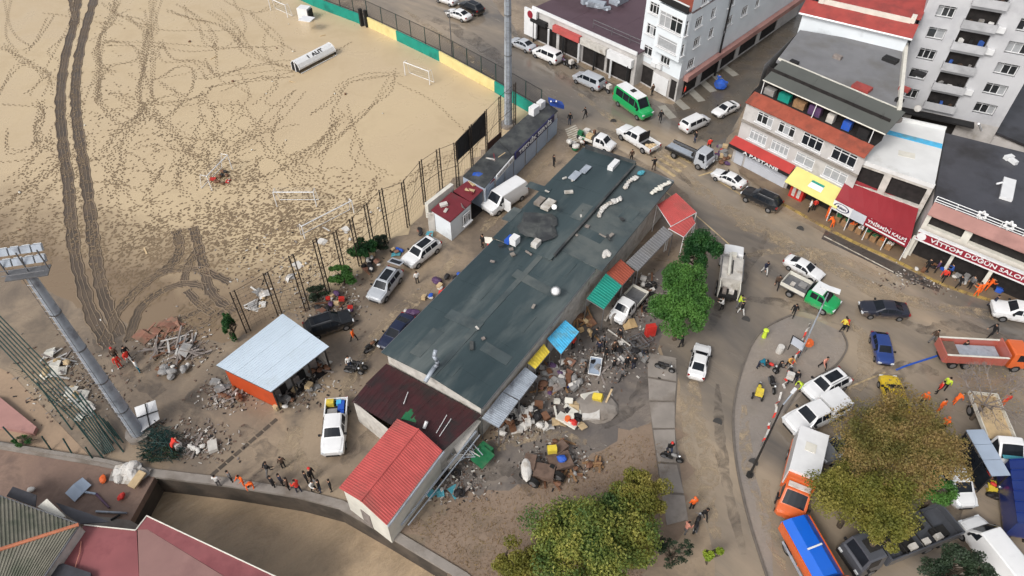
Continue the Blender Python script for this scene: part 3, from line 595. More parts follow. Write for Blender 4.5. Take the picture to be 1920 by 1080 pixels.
roof_sheets(lw, HL(-2.4, 4.2, 3.1), HL(-2.6, 9.5, 3.23), HL(-5.0, 9.1, 3.1), HL(-4.2, 4.4, 2.98), 4, 'maroon_roof', 2, .03)
roof_sheets(lw, HL(-2.4, .15, 2.93), HL(-2.4, 4.25, 3.08), HL(-4.3, 4.4, 2.96), HL(-4.3, .3, 2.86), 3, 'maroon_roof', 3, .03)
part(lw, 'roof_patch', 'plastic_green', lambda b: b.slab(pp([(766, 765), (798, 775), (808, 800), (752, 785)], 3.12), .05))
part(lw, 'side_panel', 'dirty_white', lambda b: b.slab([P(721, 735, 2.6), P(748, 756, 2.7), P(740, 768, 1.2), P(725, 764, .8)], .05))
part(lw, 'roof_pole', 'white_paint', lambda b: [b.tube(P(765, 735, 3.1), P(757, 757, 3.3), .04), b.tube(P(795, 803, 3.2), P(800, 790, 3.6), .14), b.tube(P(838, 778, 3.3), P(818, 812, 3.3), .03), b.tube(P(846, 785, 3.3), P(824, 818, 3.3), .03)])
rr = thing('red_roof_shed', 'small white walled shed with bright red ribbed gable roof by the river', 'building', P(700, 900))
rc = [P(745, 785, 3.5), P(830, 845, 3.5), P(725, 985, 3.5), P(635, 915, 3.5)]
e_w = (rc[1]-rc[0]); e_l = (rc[3]-rc[0]); ins = [rc[0]+e_w*.05+e_l*.03, rc[1]-e_w*.05+e_l*.03, rc[2]-e_w*.05-e_l*.03, rc[3]+e_w*.05-e_l*.03]
walls(rr, [(p.x, p.y) for p in ins], 0, 3.4, 'cream_white')
ra, rb = (rc[0]+rc[1])/2+Vector((0, 0, .75)), (rc[3]+rc[2])/2+Vector((0, 0, .75))
roof_sheets(rr, rc[3], rc[0], ra, rb, 7, 'red_roof', 5, .03); roof_sheets(rr, rc[1], rc[2], rb, ra, 7, 'red_roof', 5, .03)
part(rr, 'gable', 'cream_white', lambda b: [b.face([ins[3]+Vector((0, 0, -.1)), ins[2]+Vector((0, 0, -.1)), (ins[2]+ins[3])/2+Vector((0, 0, .6))]), b.face([ins[1]+Vector((0, 0, -.1)), ins[0]+Vector((0, 0, -.1)), (ins[1]+ins[0])/2+Vector((0, 0, .6))])])
part(rr, 'ridge_cap', 'red_roof', lambda b: b.tube(ra, rb, .09, n=6))
part(rr, 'gutter', 'galv', lambda b: b.tube(rc[1]+e_w*.03, rc[2]+e_w*.03, .08))
part(rr, 'door', 'wood_grey', lambda b: b.box(ins[3].lerp(ins[2], .45)-Vector((0, .03, 3.5)), (.9, .06, 2.0), atan2((ins[2]-ins[3]).y, (ins[2]-ins[3]).x)))
# white roofed shed
sh = thing('orange_shed', 'shed with plain white flat roof and orange side wall', 'building', P(510, 690))
sc = [P(530, 588, 3.3), P(617, 650, 3.2), P(508, 735, 3.0), P(405, 685, 3.1)]
cen = sum(sc, Vector())/4; si = [c.lerp(cen, .1) for c in sc]
part(sh, 'roof_deck', 'steel', lambda b: b.slab([q-Vector((0, 0, .03)) for q in sc], .1))
roof_sheets(sh, sc[0], sc[1], sc[2], sc[3], 6, 'shed_roof', 4, .025)
for i, m in ((2, 'orange_wall'), (3, 'dirty_white'), (0, 'dirty_white')):
    a, c = si[i], si[(i+1) % 4]; part(sh, 'wall', m, lambda b: b.face([(a.x, a.y, 0), (c.x, c.y, 0), (c.x, c.y, c.z-.1), (a.x, a.y, a.z-.1)]))
for k in (0, .33, .66, 1.):
    q = si[1].lerp(si[2], k); part(sh, 'post', 'chassis', lambda b: b.box((q.x, q.y, 0), (.12, .12, 2.95)))
part(sh, 'floor', 'interior', lambda b: b.slab([(q.x, q.y, .05) for q in si], .05))
for k in range(7):
    q = si[1].lerp(si[2], .1+.12*k)+Vector((-1.2, .6, 0)); part(sh, 'shelf', ['wood_grey', 'plastic_grey', 'dark'][k % 3], lambda b: b.box((q.x, q.y, 0), (.7, .5, rnd.uniform(.8, 1.9)), .8))
# ---------------------------------------------------------------- row of kiosks along the pitch
KD = Vector((.562, .827, 0)); KN = Vector((.827, -.562, 0))
k1 = thing('kiosk', 'small white kiosk with littered maroon roof beside the pitch fence', 'kiosk', P(830, 430))
kr = pp([(808, 394), (844, 416), (884, 380), (846, 360)], 2.7)
walls(k1, [(q.lerp(sum(kr, Vector())/4, .05)).xy for q in kr], 0, 2.6, 'white_wall')
part(k1, 'roof', 'kiosk_roof', lambda b: b.slab(kr, .12))
part(k1, 'parapet', 'cream_white', lambda b: b.curb([P(800, 390, 2.6), P(848, 352, 2.6)], .45, 1.2, 3.15))
part(k1, 'side_wall', 'dirty_white', lambda b: b.curb([P(805, 432, 0), P(802, 428, 0)+Vector((.9, -.4, 0))], .2, 0, 2.4))
window(k1, kr[1].lerp(kr[2], .55)-Vector((0, 0, 1.9))+KN*.1, KD, 1.2, 1.3, 3)
part(k1, 'roof_litter', 'plastic_white', lambda b: [b.box(P(832, 385, 2.75), (.8, .5, .25), .4), b.box(P(836, 395, 2.75), (.6, .3, .1), 1.2), b.slab([P(864, 380, 2.8), P(873, 393, 2.8), P(866, 388, 3.5)], .04)])
k2 = thing('open_stall', 'open fronted stall with rusty debris strewn roof between kiosk and van', 'kiosk', P(880, 400))
k2r = [P(882, 378, 2.6), P(928, 335, 2.9), P(905, 318, 2.9), P(850, 358, 2.6)]
part(k2, 'roof', 'kiosk_roof', lambda b: b.slab(k2r, .1))
for q in (k2r[0], k2r[0].lerp(k2r[1], .5), k2r[1]): part(k2, 'post', 'wood_grey', lambda b: b.tube((q.x, q.y, 0), (q.x, q.y, q.z-.08), .05))
part(k2, 'back_wall', 'interior', lambda b: b.curb([Vector((k2r[3].x, k2r[3].y, 0)), Vector((k2r[2].x, k2r[2].y, 0))], .15, 0, 2.5))
part(k2, 'floor', 'interior', lambda b: b.slab([(q.x, q.y, .06) for q in k2r], .05))
k3 = thing('workshop', 'workshop row with dark roof and pale blue roller shutters', 'building', P(920, 370))
f3 = [P(866, 400, 0)+KN*.2, P(952, 330, 0), P(975, 305, 0)]
k3r = pp([(908, 352), (962, 290), (935, 262), (868, 330)], 3.1)
b3 = [q.copy() for q in k3r]
walls(k3, [q.xy for q in b3], 0, 3.0, 'shutter_blue'); part(k3, 'roof', 'stained', lambda b: b.slab(k3r, .12))
d3 = (b3[1]-b3[0]).normalized(); n3 = Vector((d3.y, -d3.x, 0)); L3 = (b3[1]-b3[0]).length
for k in range(3):
    q = b3[0]+d3*(L3*(k+.5)/3)+n3*.06; part(k3, 'roller_shutter', 'shutter_blue', lambda b: [b.box((q.x, q.y, .05+.16*i), (L3/3-.25, .05+.02*(i % 2), .16), atan2(d3.y, d3.x)) for i in range(14)])
    q = b3[0]+d3*(L3*(k)/3)+n3*.08; part(k3, 'pillar', 'galv', lambda b: b.box((q.x, q.y, 0), (.2, .2, 3.0), atan2(d3.y, d3.x)))
sb = b3[0]+d3*(L3*.65)+n3*.2; part(k3, 'sign_board', 'white_paint', lambda b: b.box((sb.x, sb.y, 2.55), (L3*.6, .1, .65), atan2(d3.y, d3.x)))
part(k3, 'sign_marks', 'plastic_grey', lambda b: [b.box((sb.x+n3.x*.06+d3.x*L3*.052*(j-4.5), sb.y+n3.y*.06+d3.y*L3*.052*(j-4.5), 2.72), (.2, .03, .3), atan2(d3.y, d3.x)) for j in range(10) if j != 7])
k4 = thing('repair_shop', 'repair shop with dark roof and navy sign at the end of the workshop row', 'building', P(1000, 280))
k4r = pp([(962, 290), (1046, 207), (1020, 188), (935, 262)], 3.2)
walls(k4, [q.lerp(sum(k4r, Vector())/4, .02).xy for q in k4r], 0, 3.1, 'grey_wall'); part(k4, 'roof', 'stained', lambda b: b.slab(k4r, .12))
d4 = (k4r[1]-k4r[0]).normalized(); n4 = Vector((d4.y, -d4.x, 0)); L4 = (k4r[1]-k4r[0]).length; q = k4r[0]+d4*L4*.45+n4*.15
part(k4, 'sign_board', 'sign_navy', lambda b: b.box((q.x, q.y, 2.45), (L4*.86, .14, .95), atan2(d4.y, d4.x)))
lettering('TEKNİK SERVİS', .7, k4, (q.x+n4.x*.1, q.y+n4.y*.1, 2.92), d4, (0, 0, 1), 'white_paint', L4*.72)
for k in range(4):
    q = k4r[0]+d4*(L4*(k+.5)/4)+n4*.05; part(k4, 'roller_shutter', 'shutter_blue', lambda b: [b.box((q.x, q.y, .05+.2*i), (L4/4-.3, .05+.02*(i % 2), .2), atan2(d4.y, d4.x)) for i in range(11)])
part(k4, 'end_parapet', 'sign_blue', lambda b: [b.slab(pp([(1028, 182), (1054, 191), (1058, 198), (1032, 191)], 3.9), .5)])
for x in (1033, 1038, 1043): part(k4, 'sign_pillar', 'white_paint' if x != 1038 else 'sign_blue', lambda b: b.tube(P(x, 190, 3.6), P(x, 190, 6.2), .1))
part(k4, 'roof_unit', 'white_paint', lambda b: [b.box(P(1001, 213, 3.2), (1.1, .8, 1.0), .9), b.box(P(1014, 202, 3.2), (.9, .7, .9), .9)])
for k in range(16):
    x, y = rnd.uniform(880, 1010), 0; y = 350-(x-880)*1.05+rnd.uniform(-14, 10)
    tg = k3 if x < 950 else k4
    part(tg if x > 915 else k2, 'roof_litter', ['plastic_white', 'kiosk_roof', 'wood_grey', 'plastic_tan', 'dark'][k % 5], lambda b: b.box(P(x, y, 3.0 if x > 915 else 2.8), (rnd.uniform(.4, 1.4), rnd.uniform(.2, .5), .1), rnd.uniform(0, 3), 0, (rnd.uniform(-.15, .15), 0)))
part(k2, 'tarp', 'plastic_blue', lambda b: b.blob(P(895, 327, 3.0), (.7, .5, .2), 1))
# ---------------------------------------------------------------- canopies along the hall
canopy('stall_canopy', 'pale grey sheet canopy nearest the broken white frames', [P(903, 790, 2.9), P(963, 742, 2.9), P(935, 726, 3.2)+E2*-.3, P(883+5, 776, 3.2)][::-1] if 0 else [P(935, 802, 2.7), P(972, 752, 2.7), P(942, 735, 3.0), P(903, 784, 3.0)], 'galv', strips=4)
canopy('stall_canopy', 'pale grey sheet canopy between the yellow awning and the other grey one', [P(974, 750, 2.7), P(1008, 706, 2.7), P(985, 688, 3.0), P(943, 734, 3.0)], 'galv', strips=4)
canopy('stall_awning', 'mustard yellow stall awning beside the light blue canopy', [P(1004, 692, 2.8), P(1031, 660, 2.8), P(1020, 645, 3.1), P(989, 681, 3.1)], 'plastic_yellow', category='awning', strips=2)
canopy('stall_canopy', 'light blue square canopy next to the slate roof', [P(1052, 664, 2.8), P(1086, 622, 2.8), P(1060, 600, 3.1), P(1026, 635, 3.1)], 'plastic_sky', strips=3)
canopy('stall_canopy', 'dark green sheet canopy beside the hall', [P(1132, 580, 3.0), P(1166, 536, 3.0), P(1136, 513, 3.3), P(1100, 560, 3.3)], 'teal', strips=3)
canopy('stall_canopy', 'rust brown sheet canopy adjoining the green one', [P(1167, 535, 3.0), P(1190, 509, 3.0), P(1164, 486, 3.3), P(1137, 512, 3.3)], 'terracotta', strips=2)
canopy('stall_canopy', 'long weathered grey canopy behind the cypress', [P(1196, 508, 3.0), P(1262, 438, 3.0), P(1244, 424, 3.2), P(1174, 492, 3.2)], 'concrete_roof', strips=5)
canopy('shop_tent', 'pink red ribbed canopy with white edge at the street corner', [P(1258, 424, 3.3), P(1306, 398, 3.3), P(1268, 362, 3.6), P(1232, 384, 3.6)], 'red_roof', strips=5, post='white_paint')
canopy('shop_tent', 'plain pink canopy flap beside the cypress', [P(1282, 444, 2.6), P(1304, 418, 2.6), P(1296, 402, 3.2), P(1254, 428, 3.2)], 'red_roof', strips=2, post='white_paint')
for k, (m, l) in enumerate((('sign_blue', 'blue fascia board along the slate roof edge'), ('maroon_roof', 'dark red fascia board along the slate roof edge'))):
    a, c = ((1000, 668), (1036, 632)) if k == 0 else ((1098, 556), (1168, 468)); b = MB(P(*a)); b.curb([P(*a), P(*c)], .15, 3.6, 4.3); b.build('fascia_board', m, label=l, category='sign board')
# ---------------------------------------------------------------- buildings along the street
def xy(v): return (v[0], v[1])
# R1: one-storey shop terrace with flat maroon roof
r1 = thing('shop_terrace', 'low shop terrace with wide dark maroon flat roof', 'building', (10, 92, 0))
q0, q1 = Vector((3.0, 99.6, 0)), Vector((16.3, 86.0, 0)); d = (q1-q0).normalized(); n = Vector((d.y, -d.x, 0)); bk = -n*22; L = (q1-q0).length
rl = [q0+Vector((0, 0, 4.6)), q1+Vector((0, 0, 4.6)), q1+bk+Vector((0, 0, 4.6)), q0+bk+Vector((0, 0, 4.6))]
facade(r1, xy(q0), xy(q1), 0, 4.5, [(.6, 4.2, .1, 2.6), (5.3, 4.0, .1, 2.6), (9.8, 4.0, .1, 2.6), (14.2, 4.2, .1, 2.6)], 'grey_wall')
walls(r1, [xy(q0), xy(q1), xy(q1+bk), xy(q0+bk)][1:]+[], 0, 4.5, 'grey_wall')
for k in range(6):
    a, c = q0.lerp(q1, k/6), q0.lerp(q1, (k+1)/6); part(r1, 'roof_panel', 'asphalt_roof', lambda b: b.slab([Vector((p.x, p.y, 4.62+.015*(k % 2))) for p in (a, c, c+bk, a+bk)], .12))
for u, w, z, h, m, nm in ((1.6, 3.0, 2.9, .6, 'dark', 'sign_board'), (7.0, 5.0, 2.9, .9, 'red_roof', 'sign_board'), (12.0, 4.6, 2.9, .9, 'dirty_white', 'sign_board'), (16.6, 4.2, 2.7, 1.1, 'white_paint', 'sign_board')):
    q = q0+d*u+n*.35; part(r1, nm, m, lambda b: b.box((q.x, q.y, z), (w, .6, h), atan2(d.y, d.x)))
q = q0+d*16.6+n*.68; lettering('MARKET', .55, r1, (q.x, q.y, 3.25), d, (0, 0, 1), 'sign_maroon', 3.4) if 0 else None
part(r1, 'cornice', 'white_paint', lambda b: b.curb([q0+n*.1, q1+n*.1], .22, 4.5, 4.95))
for k in range(7): q = q0+d*(.8+k*2.9)+n*.55; part(r1, 'pillar', 'white_paint' if k % 2 else 'dark', lambda b: b.box((q.x, q.y, 0), (.25, .25, 2.9)))
q = q0+d*.1+n*.5; part(r1, 'billboard', 'white_paint', lambda b: b.box((q.x, q.y, .6), (2.4, .3, 4.0), atan2(d.y, d.x)))
part(r1, 'emblem', 'sign_maroon', lambda b: b.tube((q.x+n.x*.14, q.y+n.y*.14, 3.9), (q.x+n.x*.18, q.y+n.y*.18, 3.9), .55, n=14))
for u, w in ((10.0, .2), (13.3, .2), (16.4, .2)): q = q0+d*u-n*1.6; part(r1, 'railing', 'steel', lambda b: [b.tube((q.x, q.y, 4.6), (q.x, q.y, 5.7), .04), b.tube((q.x, q.y, 5.7), (q.x+d.x*3.2, q.y+d.y*3.2, 5.7), .04), b.tube((q.x, q.y, 5.2), (q.x+d.x*3.2, q.y+d.y*3.2, 5.2), .03)])
for x, y, w, dd, h, a in ((1118, 12, 2.6, 1.2, .7, -.4), (1100, 6, 1.6, .8, .9, .4), (1138, 18, 1.0, .5, .4, .2), (1160, 4, 2.6, 1.6, .8, .8)): part(r1, 'roof_unit', 'galv', lambda b: [b.box(P(x, y, 4.66), (w, dd, h), a), b.tube(P(x, y, 4.66+h), P(x, y, 5.0+h), .2)])
# R2: white corner block
r2 = thing('white_apartment_block', 'white four storey corner block with projecting bay and dark shop fronts', 'building', (20, 86, 0))
A, B = Vector((16.86, 87.69)), Vector((21.3, 82.1)); sd = Vector((.675, .738)); C = B+sd*34; D = A+sd*34; df = (B-A).normalized(); LF = (B-A).length; nf = Vector((df.y, -df.x))
W = lambda u, w, z, h, p, g='window_glass': (u, w, z, h, p, g)
facade(r2, A, B, 3.2, 12.0, [W(.6, 1.5, 4.2, 1.3, 2), W(3.6, 1.6, 4.2, 1.3, 3), W(.6, 1.7, 7.0, 1.4, 3), W(.6, 1.7, 9.8, 1.4, 3)], 'white_wall')
facade(r2, A, B, 0, 3.2, [(.4, 2.4, .1, 2.6), (5.9, 1.0, .1, 2.7)], 'grey_wall')
part(r2, 'roller_shutter', 'white_paint', lambda b: [b.box((A.x+df.x*4.3+nf.x*.1, A.y+df.y*4.3+nf.y*.1, .1+.2*i), (2.6, .06+.02*(i % 2), .2), atan2(df.y, df.x)) for i in range(12)])
bay0, bay1 = A+df*2.9+nf*.9, A+df*(LF+.1)+nf*.9
facade(r2, bay0, bay1, 5.9, 12.0, [W(.25, 3.7, 9.3, 1.9, 4), W(.5, 3.2, 6.7, 1.5, 1, 'curtain_glass')], 'white_wall', 'bay')
part(r2, 'bay_side', 'white_wall', lambda b: [b.face([(bay0.x, bay0.y, 5.9), (bay0.x, bay0.y, 12), (bay0.x-nf.x*.9, bay0.y-nf.y*.9, 12), (bay0.x-nf.x*.9, bay0.y-nf.y*.9, 5.9)]), b.face([(q.x, q.y, 5.9) for q in (bay0, bay0-nf*.9, bay1-nf*.9, bay1)])])
facade(r2, bay1, bay1-nf*.9+sd*.1, 5.9, 12.0, [W(.2, .5, 6.7, 1.5, 1), W(.2, .5, 9.3, 1.9, 1)], 'white_wall', 'bay_side')
ws = []
for fl in range(4):
    z = 3.9+2.75*fl
    for k, u in enumerate((1.6, 5.2, 9.4, 13.4, 17.2, 21.4, 25.6, 29.6)): ws.append(W(u+(.5 if fl % 2 else 0), 1.0 if k % 3 == 1 else 1.5, z, 1.3, 2 if k % 3 == 1 else 3))
ws = [w for w in ws if not (w[2] < 4 and w[0] > 4)]
facade(r2, B, C, 3.2, 14.6, [w for w in ws if w[2]+w[3] < 14.4], 'white_wall'); facade(r2, B, C, 0, 3.2, [(1.5, 3.5, .1, 2.5), (6, 4, .1, 2.5), (11, 4, .1, 2.5), (16, 5, .1, 2.5), (22, 5, .1, 2.5)], 'grey_wall')
walls(r2, [xy(C), xy(D), xy(A)][:2]+[xy(A)], 0, 12, 'white_wall')
part(r2, 'terrace_floor', 'terracotta', lambda b: b.slab([(q.x, q.y, 12.02) for q in (A, B, C, D)], .3))
part(r2, 'terrace_rail', ['dark', 'white_paint'], lambda b: [b.curb([Vector((q.x, q.y, 0)) for q in (A+df*2.4+nf*.6, bay1-nf*.2)], .1, 12.05, 12.9), b.curb([Vector((q.x, q.y, 0)) for q in (A+df*2.4+nf*.6, bay1-nf*.2)], .16, 12.9, 13.0, 1)])
part(r2, 'shop_band', 'pink_parapet', lambda b: [b.curb([Vector((B.x, B.y, 0))+Vector((sd.x, sd.y, 0))*1+Vector((sd.y, -sd.x, 0))*.4, Vector((C.x, C.y, 0))+Vector((sd.y, -sd.x, 0))*.4], .7, 2.7, 3.4)])
for k in range(5): q = A+df*(2.0+.9*k)+nf*.2; part(r2, 'air_conditioner', 'white_paint', lambda b: b.box((q.x, q.y, 3.2+.1*(k % 3)), (.8, .35, .6), atan2(df.y, df.x))) if k in (1, 2) else None
# R3: grey three-storey house with canopy roof
r3 = thing('grey_corner_house', 'grey three storey house with terracotta strip, covered terrace and shop awnings', 'building', (30, 66, 0))
A, B = Vector((25.9, 69.2)), Vector((35.4, 58.8)); df = (B-A).normalized(); LF = (B-A).length; nf = Vector((df.y, -df.x)); sd = -nf; C, D = P(1699, 90, 11.3).xy, P(1500, 56, 11.3).xy
facade(r3, A, B, 3.1, 8.0, [W(1.3, 2.2, 3.8, 1.3, 4, 'curtain_glass'), W(4.1, 2.2, 3.8, 1.3, 4, 'curtain_glass'), W(7.2, 2.2, 3.8, 1.3, 2, 'curtain_glass'), W(10.6, 2.6, 3.8, 1.4, 3, 'curtain_glass'),
    W(1.6, 2.0, 6.2, 1.3, 3), W(4.3, 2.0, 6.2, 1.3, 3), W(7.2, 2.4, 6.1, 1.5, 3, 'glass'), W(10.7, 2.7, 6.1, 1.5, 3, 'glass')], 'grey_wall')
facade(r3, A, B, 0, 3.1, [(.4, .9, .1, 2.4), (7.4, 6.2, .1, 2.6)], 'grey_wall')
part(r3, 'roller_shutter', 'shutter', lambda b: [b.box((A.x+df.x*4.4+nf.x*.06, A.y+df.y*4.4+nf.y*.06, .05+.2*i), (5.4, .05+.02*(i % 2), .2), atan2(df.y, df.x)) for i in range(12)])
part(r3, 'roller_shutter', 'shutter', lambda b: [b.box((A.x+df.x*.9+nf.x*.06, A.y+df.y*.9+nf.y*.06, .05+.2*i), (1.1, .05+.02*(i % 2), .2), atan2(df.y, df.x)) for i in range(12)])
z3 = lambda v, z: Vector((v.x, v.y, z))
for a, c in ((D, A), (B, C)):
    f_, g_ = (c, a) if a is D else (a, c); e_ = (g_-f_).normalized()*2.6
    part(r3, 'wall', 'grey_wall', lambda b: [b.face([z3(f_, 0), z3(f_+e_, 0), z3(f_+e_, 8.7), z3(f_+e_*.42, 8.7), z3(f_, 8.0)]), b.face([z3(f_+e_, 0), z3(g_, 0), z3(g_, 11.2), z3(f_+e_, 11.2)])])
part(r3, 'back_wall', 'grey_wall', lambda b: b.face([z3(C, 0), z3(D, 0), z3(D, 11.2), z3(C, 11.2)]))
part(r3, 'string_course', 'concrete', lambda b: b.curb([Vector((*xy(A+nf*.1), 0)), Vector((*xy(B+nf*.1), 0))], .3, 5.55, 5.75))
z3 = lambda v, z: Vector((v.x, v.y, z))
for k in range(12):
    a, c = A.lerp(B, k/12), A.lerp(B, (k+1)/12); part(r3, 'roof_tile_strip', 'terracotta', lambda b: b.slab([z3(a+nf*.35, 8.0+.02*(k % 2)), z3(c+nf*.35, 8.0+.02*(k % 2)), z3(c+sd*1.1, 8.75+.02*(k % 2)), z3(a+sd*1.1, 8.75+.02*(k % 2))], .1))
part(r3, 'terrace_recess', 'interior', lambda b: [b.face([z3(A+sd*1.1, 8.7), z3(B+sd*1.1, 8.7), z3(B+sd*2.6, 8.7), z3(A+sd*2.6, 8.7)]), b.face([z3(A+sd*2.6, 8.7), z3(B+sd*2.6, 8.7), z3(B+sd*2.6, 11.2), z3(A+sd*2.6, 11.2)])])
for k in range(7):
    q = A.lerp(B, .1+.13*k)+sd*1.9; part(r3, 'terrace_clutter', ['plastic_grey', 'teal', 'wood', 'plastic_purple', 'dirty_white', 'plastic_blue', 'dark'][k], lambda b: b.box(z3(q, 8.7), (rnd.uniform(.6, 1.4), .7, rnd.uniform(.4, 1.1)), -.8))
for k in range(6):
    a, c = A.lerp(B, k/6)+df*.5, A.lerp(B, (k+1)/6)+df*.5; part(r3, 'canopy_sheet', 'canopy_grey', lambda b: b.slab([z3(a+sd*1.3, 10.3+.02*(k % 2)), z3(c+sd*1.3, 10.3+.02*(k % 2)), z3(c+sd*4.3, 11.5+.02*(k % 2)), z3(a+sd*4.3, 11.5+.02*(k % 2))], .08))
part(r3, 'canopy_edge', 'cream_white', lambda b: b.tube(z3(A+df*.5+sd*1.28, 10.25), z3(B+df*.5+sd*1.28, 10.25), .07))
for u in (.05, .5, .95): q = A.lerp(B, u)+sd*1.3; part(r3, 'downpipe', 'white_paint', lambda b: b.tube(z3(q+nf*(1.45 if u == .5 else 0), .3 if u == .5 else 8.7), z3(q, 10.25), .05))
part(r3, 'flat_roof', 'concrete_roof', lambda b: b.slab([z3(q, 11.3) for q in (A+sd*4.2, B+sd*4.2, C, D)], .3))
part(r3, 'parapet', 'cream_white', lambda b: [b.curb([z3(B+sd*4.2-df*.15, 0), z3(C-df*.15, 0)], .35, 11.25, 11.9), b.curb([z3(A+sd*4.5, 0), z3(B+sd*4.5, 0)], .2, 11.25, 11.5)])
for u, v, m, s in ((.12, 4.9, 'dark', .7), (.66, 5.5, 'tile_red', 1.4), (.93, 6.0, 'dark', .6), (.88, 8.5, 'tile_red', .8), (.3, 9.5, 'wood_grey', .7), (.6, 13.2, 'dark', 1.2), (.85, 12.6, 'dark', .9)):
    q = A.lerp(B, u)+sd*v; part(r3, 'roof_clutter', m, lambda b: b.box(z3(q, 11.3), (s*1.3, s*.8, .35), -.8))
a_, c_ = A.lerp(B, -.02), A.lerp(B, .54)
for k in range(4):
    p, q = a_.lerp(c_, k/4), a_.lerp(c_, (k+1)/4); part(r3, 'awning', 'awning_red', lambda b: b.slab([z3(p+nf*1.0, 2.75), z3(q+nf*1.0, 2.75), z3(q, 3.4), z3(p, 3.4)], .05))
part(r3, 'awning_valance', 'dark', lambda b: b.face([z3(a_+nf*1.0, 2.35), z3(c_+nf*1.0, 2.35), z3(c_+nf*1.0, 2.76), z3(a_+nf*1.0, 2.76)]))
q = (a_+c_)/2+nf*1.02; lettering('A PASTANE', .5, r3, z3(q+df*.3, 2.55), (df.x, df.y, 0), (0, 0, 1), 'white_paint', 4.6)
a_, c_ = A.lerp(B, .55), A.lerp(B, .99)
for k in range(3):
    p, q = a_.lerp(c_, k/3), a_.lerp(c_, (k+1)/3); part(r3, 'awning', 'awning_yellow', lambda b: b.slab([z3(p+nf*1.9, 2.3), z3(q+nf*1.9, 2.3), z3(q, 3.4), z3(p, 3.4)], .05))
q = (a_+c_)/2+nf*1.0; part(r3, 'awning_badge', 'white_paint', lambda b: b.slab([z3(q-df*.8+nf*.3, 2.73), z3(q+df*.8+nf*.3, 2.73), z3(q+df*.7-nf*.4, 3.17), z3(q-df*.7-nf*.4, 3.17)], .03))
part(r3, 'awning_mark', 'teal', lambda b: b.slab([z3(q-df*.75-nf*.2, 3.06), z3(q+df*.7-nf*.2, 3.06), z3(q+df*.7-nf*.4, 3.19), z3(q-df*.75-nf*.4, 3.19)], .02))
q = A.lerp(B, .64)+nf*.5; part(r3, 'drinks_cooler', 'plastic_red', lambda b: [b.box(z3(q, 0), (1.6, .8, 1.9), atan2(df.y, df.x))])
for k in (-.3, .3): qq = q+df*k+nf*.42; part(r3, 'cooler_door', 'plastic_white', lambda b: b.box(z3(qq, .4), (.35, .05, 1.3), atan2(df.y, df.x)))
# R4: red roofed house behind
r4 = thing('red_roof_house', 'white house with broad red roof and white roof ridge moulding behind the grey house', 'building', (40, 82, 0))
w4 = [P(1500, 45, 11.6), P(1695, 92, 11.6)]; d4_ = (w4[1]-w4[0]).normalized(); b4 = Vector((-d4_.y, d4_.x, 0))*16
walls(r4, [xy(w4[0]), xy(w4[1]), xy(w4[1]+b4), xy(w4[0]+b4)], 0, 13.2, 'white_wall')
e0, e1 = w4[0]-d4_*.4-b4*.03+Vector((0, 0, 1.5)), w4[1]+d4_*.4-b4*.03+Vector((0, 0, 1.5))
for k in range(8):
    a, c = e0.lerp(e1, k/8), e0.lerp(e1, (k+1)/8); up = b4*.14+Vector((0, 0, .7)); part(r4, 'roof_sheet', 'tile_red', lambda b: b.slab([a+Vector((0, 0, .015*(k % 2))), c+Vector((0, 0, .015*(k % 2))), c+up+Vector((0, 0, .015*(k % 2))), a+up+Vector((0, 0, .015*(k % 2)))], .1))
    a2, c2 = a+up+Vector((0, 0, .55)), c+up+Vector((0, 0, .55)); part(r4, 'roof_sheet', 'tile_red', lambda b: b.slab([a2, c2, c2+b4*.75+Vector((0, 0, 1.8)), a2+b4*.75+Vector((0, 0, 1.8))], .1))
part(r4, 'ridge_moulding', 'cream_white', lambda b: [b.curb([e0.lerp(e1, .14)+b4*.145+Vector((0, 0, -14)), e0.lerp(e1, .93)+b4*.145+Vector((0, 0, -14))], .5, 13.6, 14.3), b.box(e0.lerp(e1, .14)+b4*.17+Vector((0, 0, .7)), (.6, 1.6, 1.0), atan2(d4_.y, d4_.x)), b.box(e0.lerp(e1, .94)+b4*.16+Vector((0, 0, .7)), (.5, .9, .7), atan2(d4_.y, d4_.x))])
part(r4, 'gutter', 'white_paint', lambda b: b.tube(e0-Vector((0, 0, .1)), e1-Vector((0, 0, .1)), .12))
mat('balcony_wall', (196, 196, 198), .75, .1, .8, rgb2=(166, 166, 168), thr=.56)
# R5: tall grey apartment house
r5 = thing('grey_apartment_tower', 'tall light grey apartment house with white balconies and triple windows', 'building', (50, 76, 0))
A = Vector((45.6, 76.7)); df = Vector((.906, -.423)); LF = 12.6; B = A+df*LF; nf = Vector((df.y, -df.x)); sd = -nf
wn_ = []
for k in range(7):
    z = 4.3+2.5*k
    wn_ += [W(1.2, 1.8, z, 1.35, 2 if k % 2 else 3), W(9.2, 2.2, z, 1.4, 3)]
    wn_.append((4.2, 3.1, z-.2, 1.75))
facade(r5, A, B, 3.2, 23, wn_, 'apartment_wall', depth=.5)
facade(r5, A, B, 0, 3.2, [(1, 1.6, .8, 1.8), (3.4, 5, .1, 2.7)], 'grey_wall')
C, D = B+sd*15, A+sd*15
rw = [W(1.0+3.4*j, 1.6, 4.3+2.5*k, 1.4, 3) for k in range(7) for j in range(3)]
facade(r5, B, C, 0, 23, rw, 'apartment_wall'); facade(r5, D, A, 0, 23, [], 'apartment_wall'); walls(r5, [xy(C), xy(D), xy(D)], 0, 23, 'apartment_wall')
part(r5, 'flat_roof', 'concrete_roof', lambda b: b.slab([z3(q, 23) for q in (A, B, C, D)], .3))
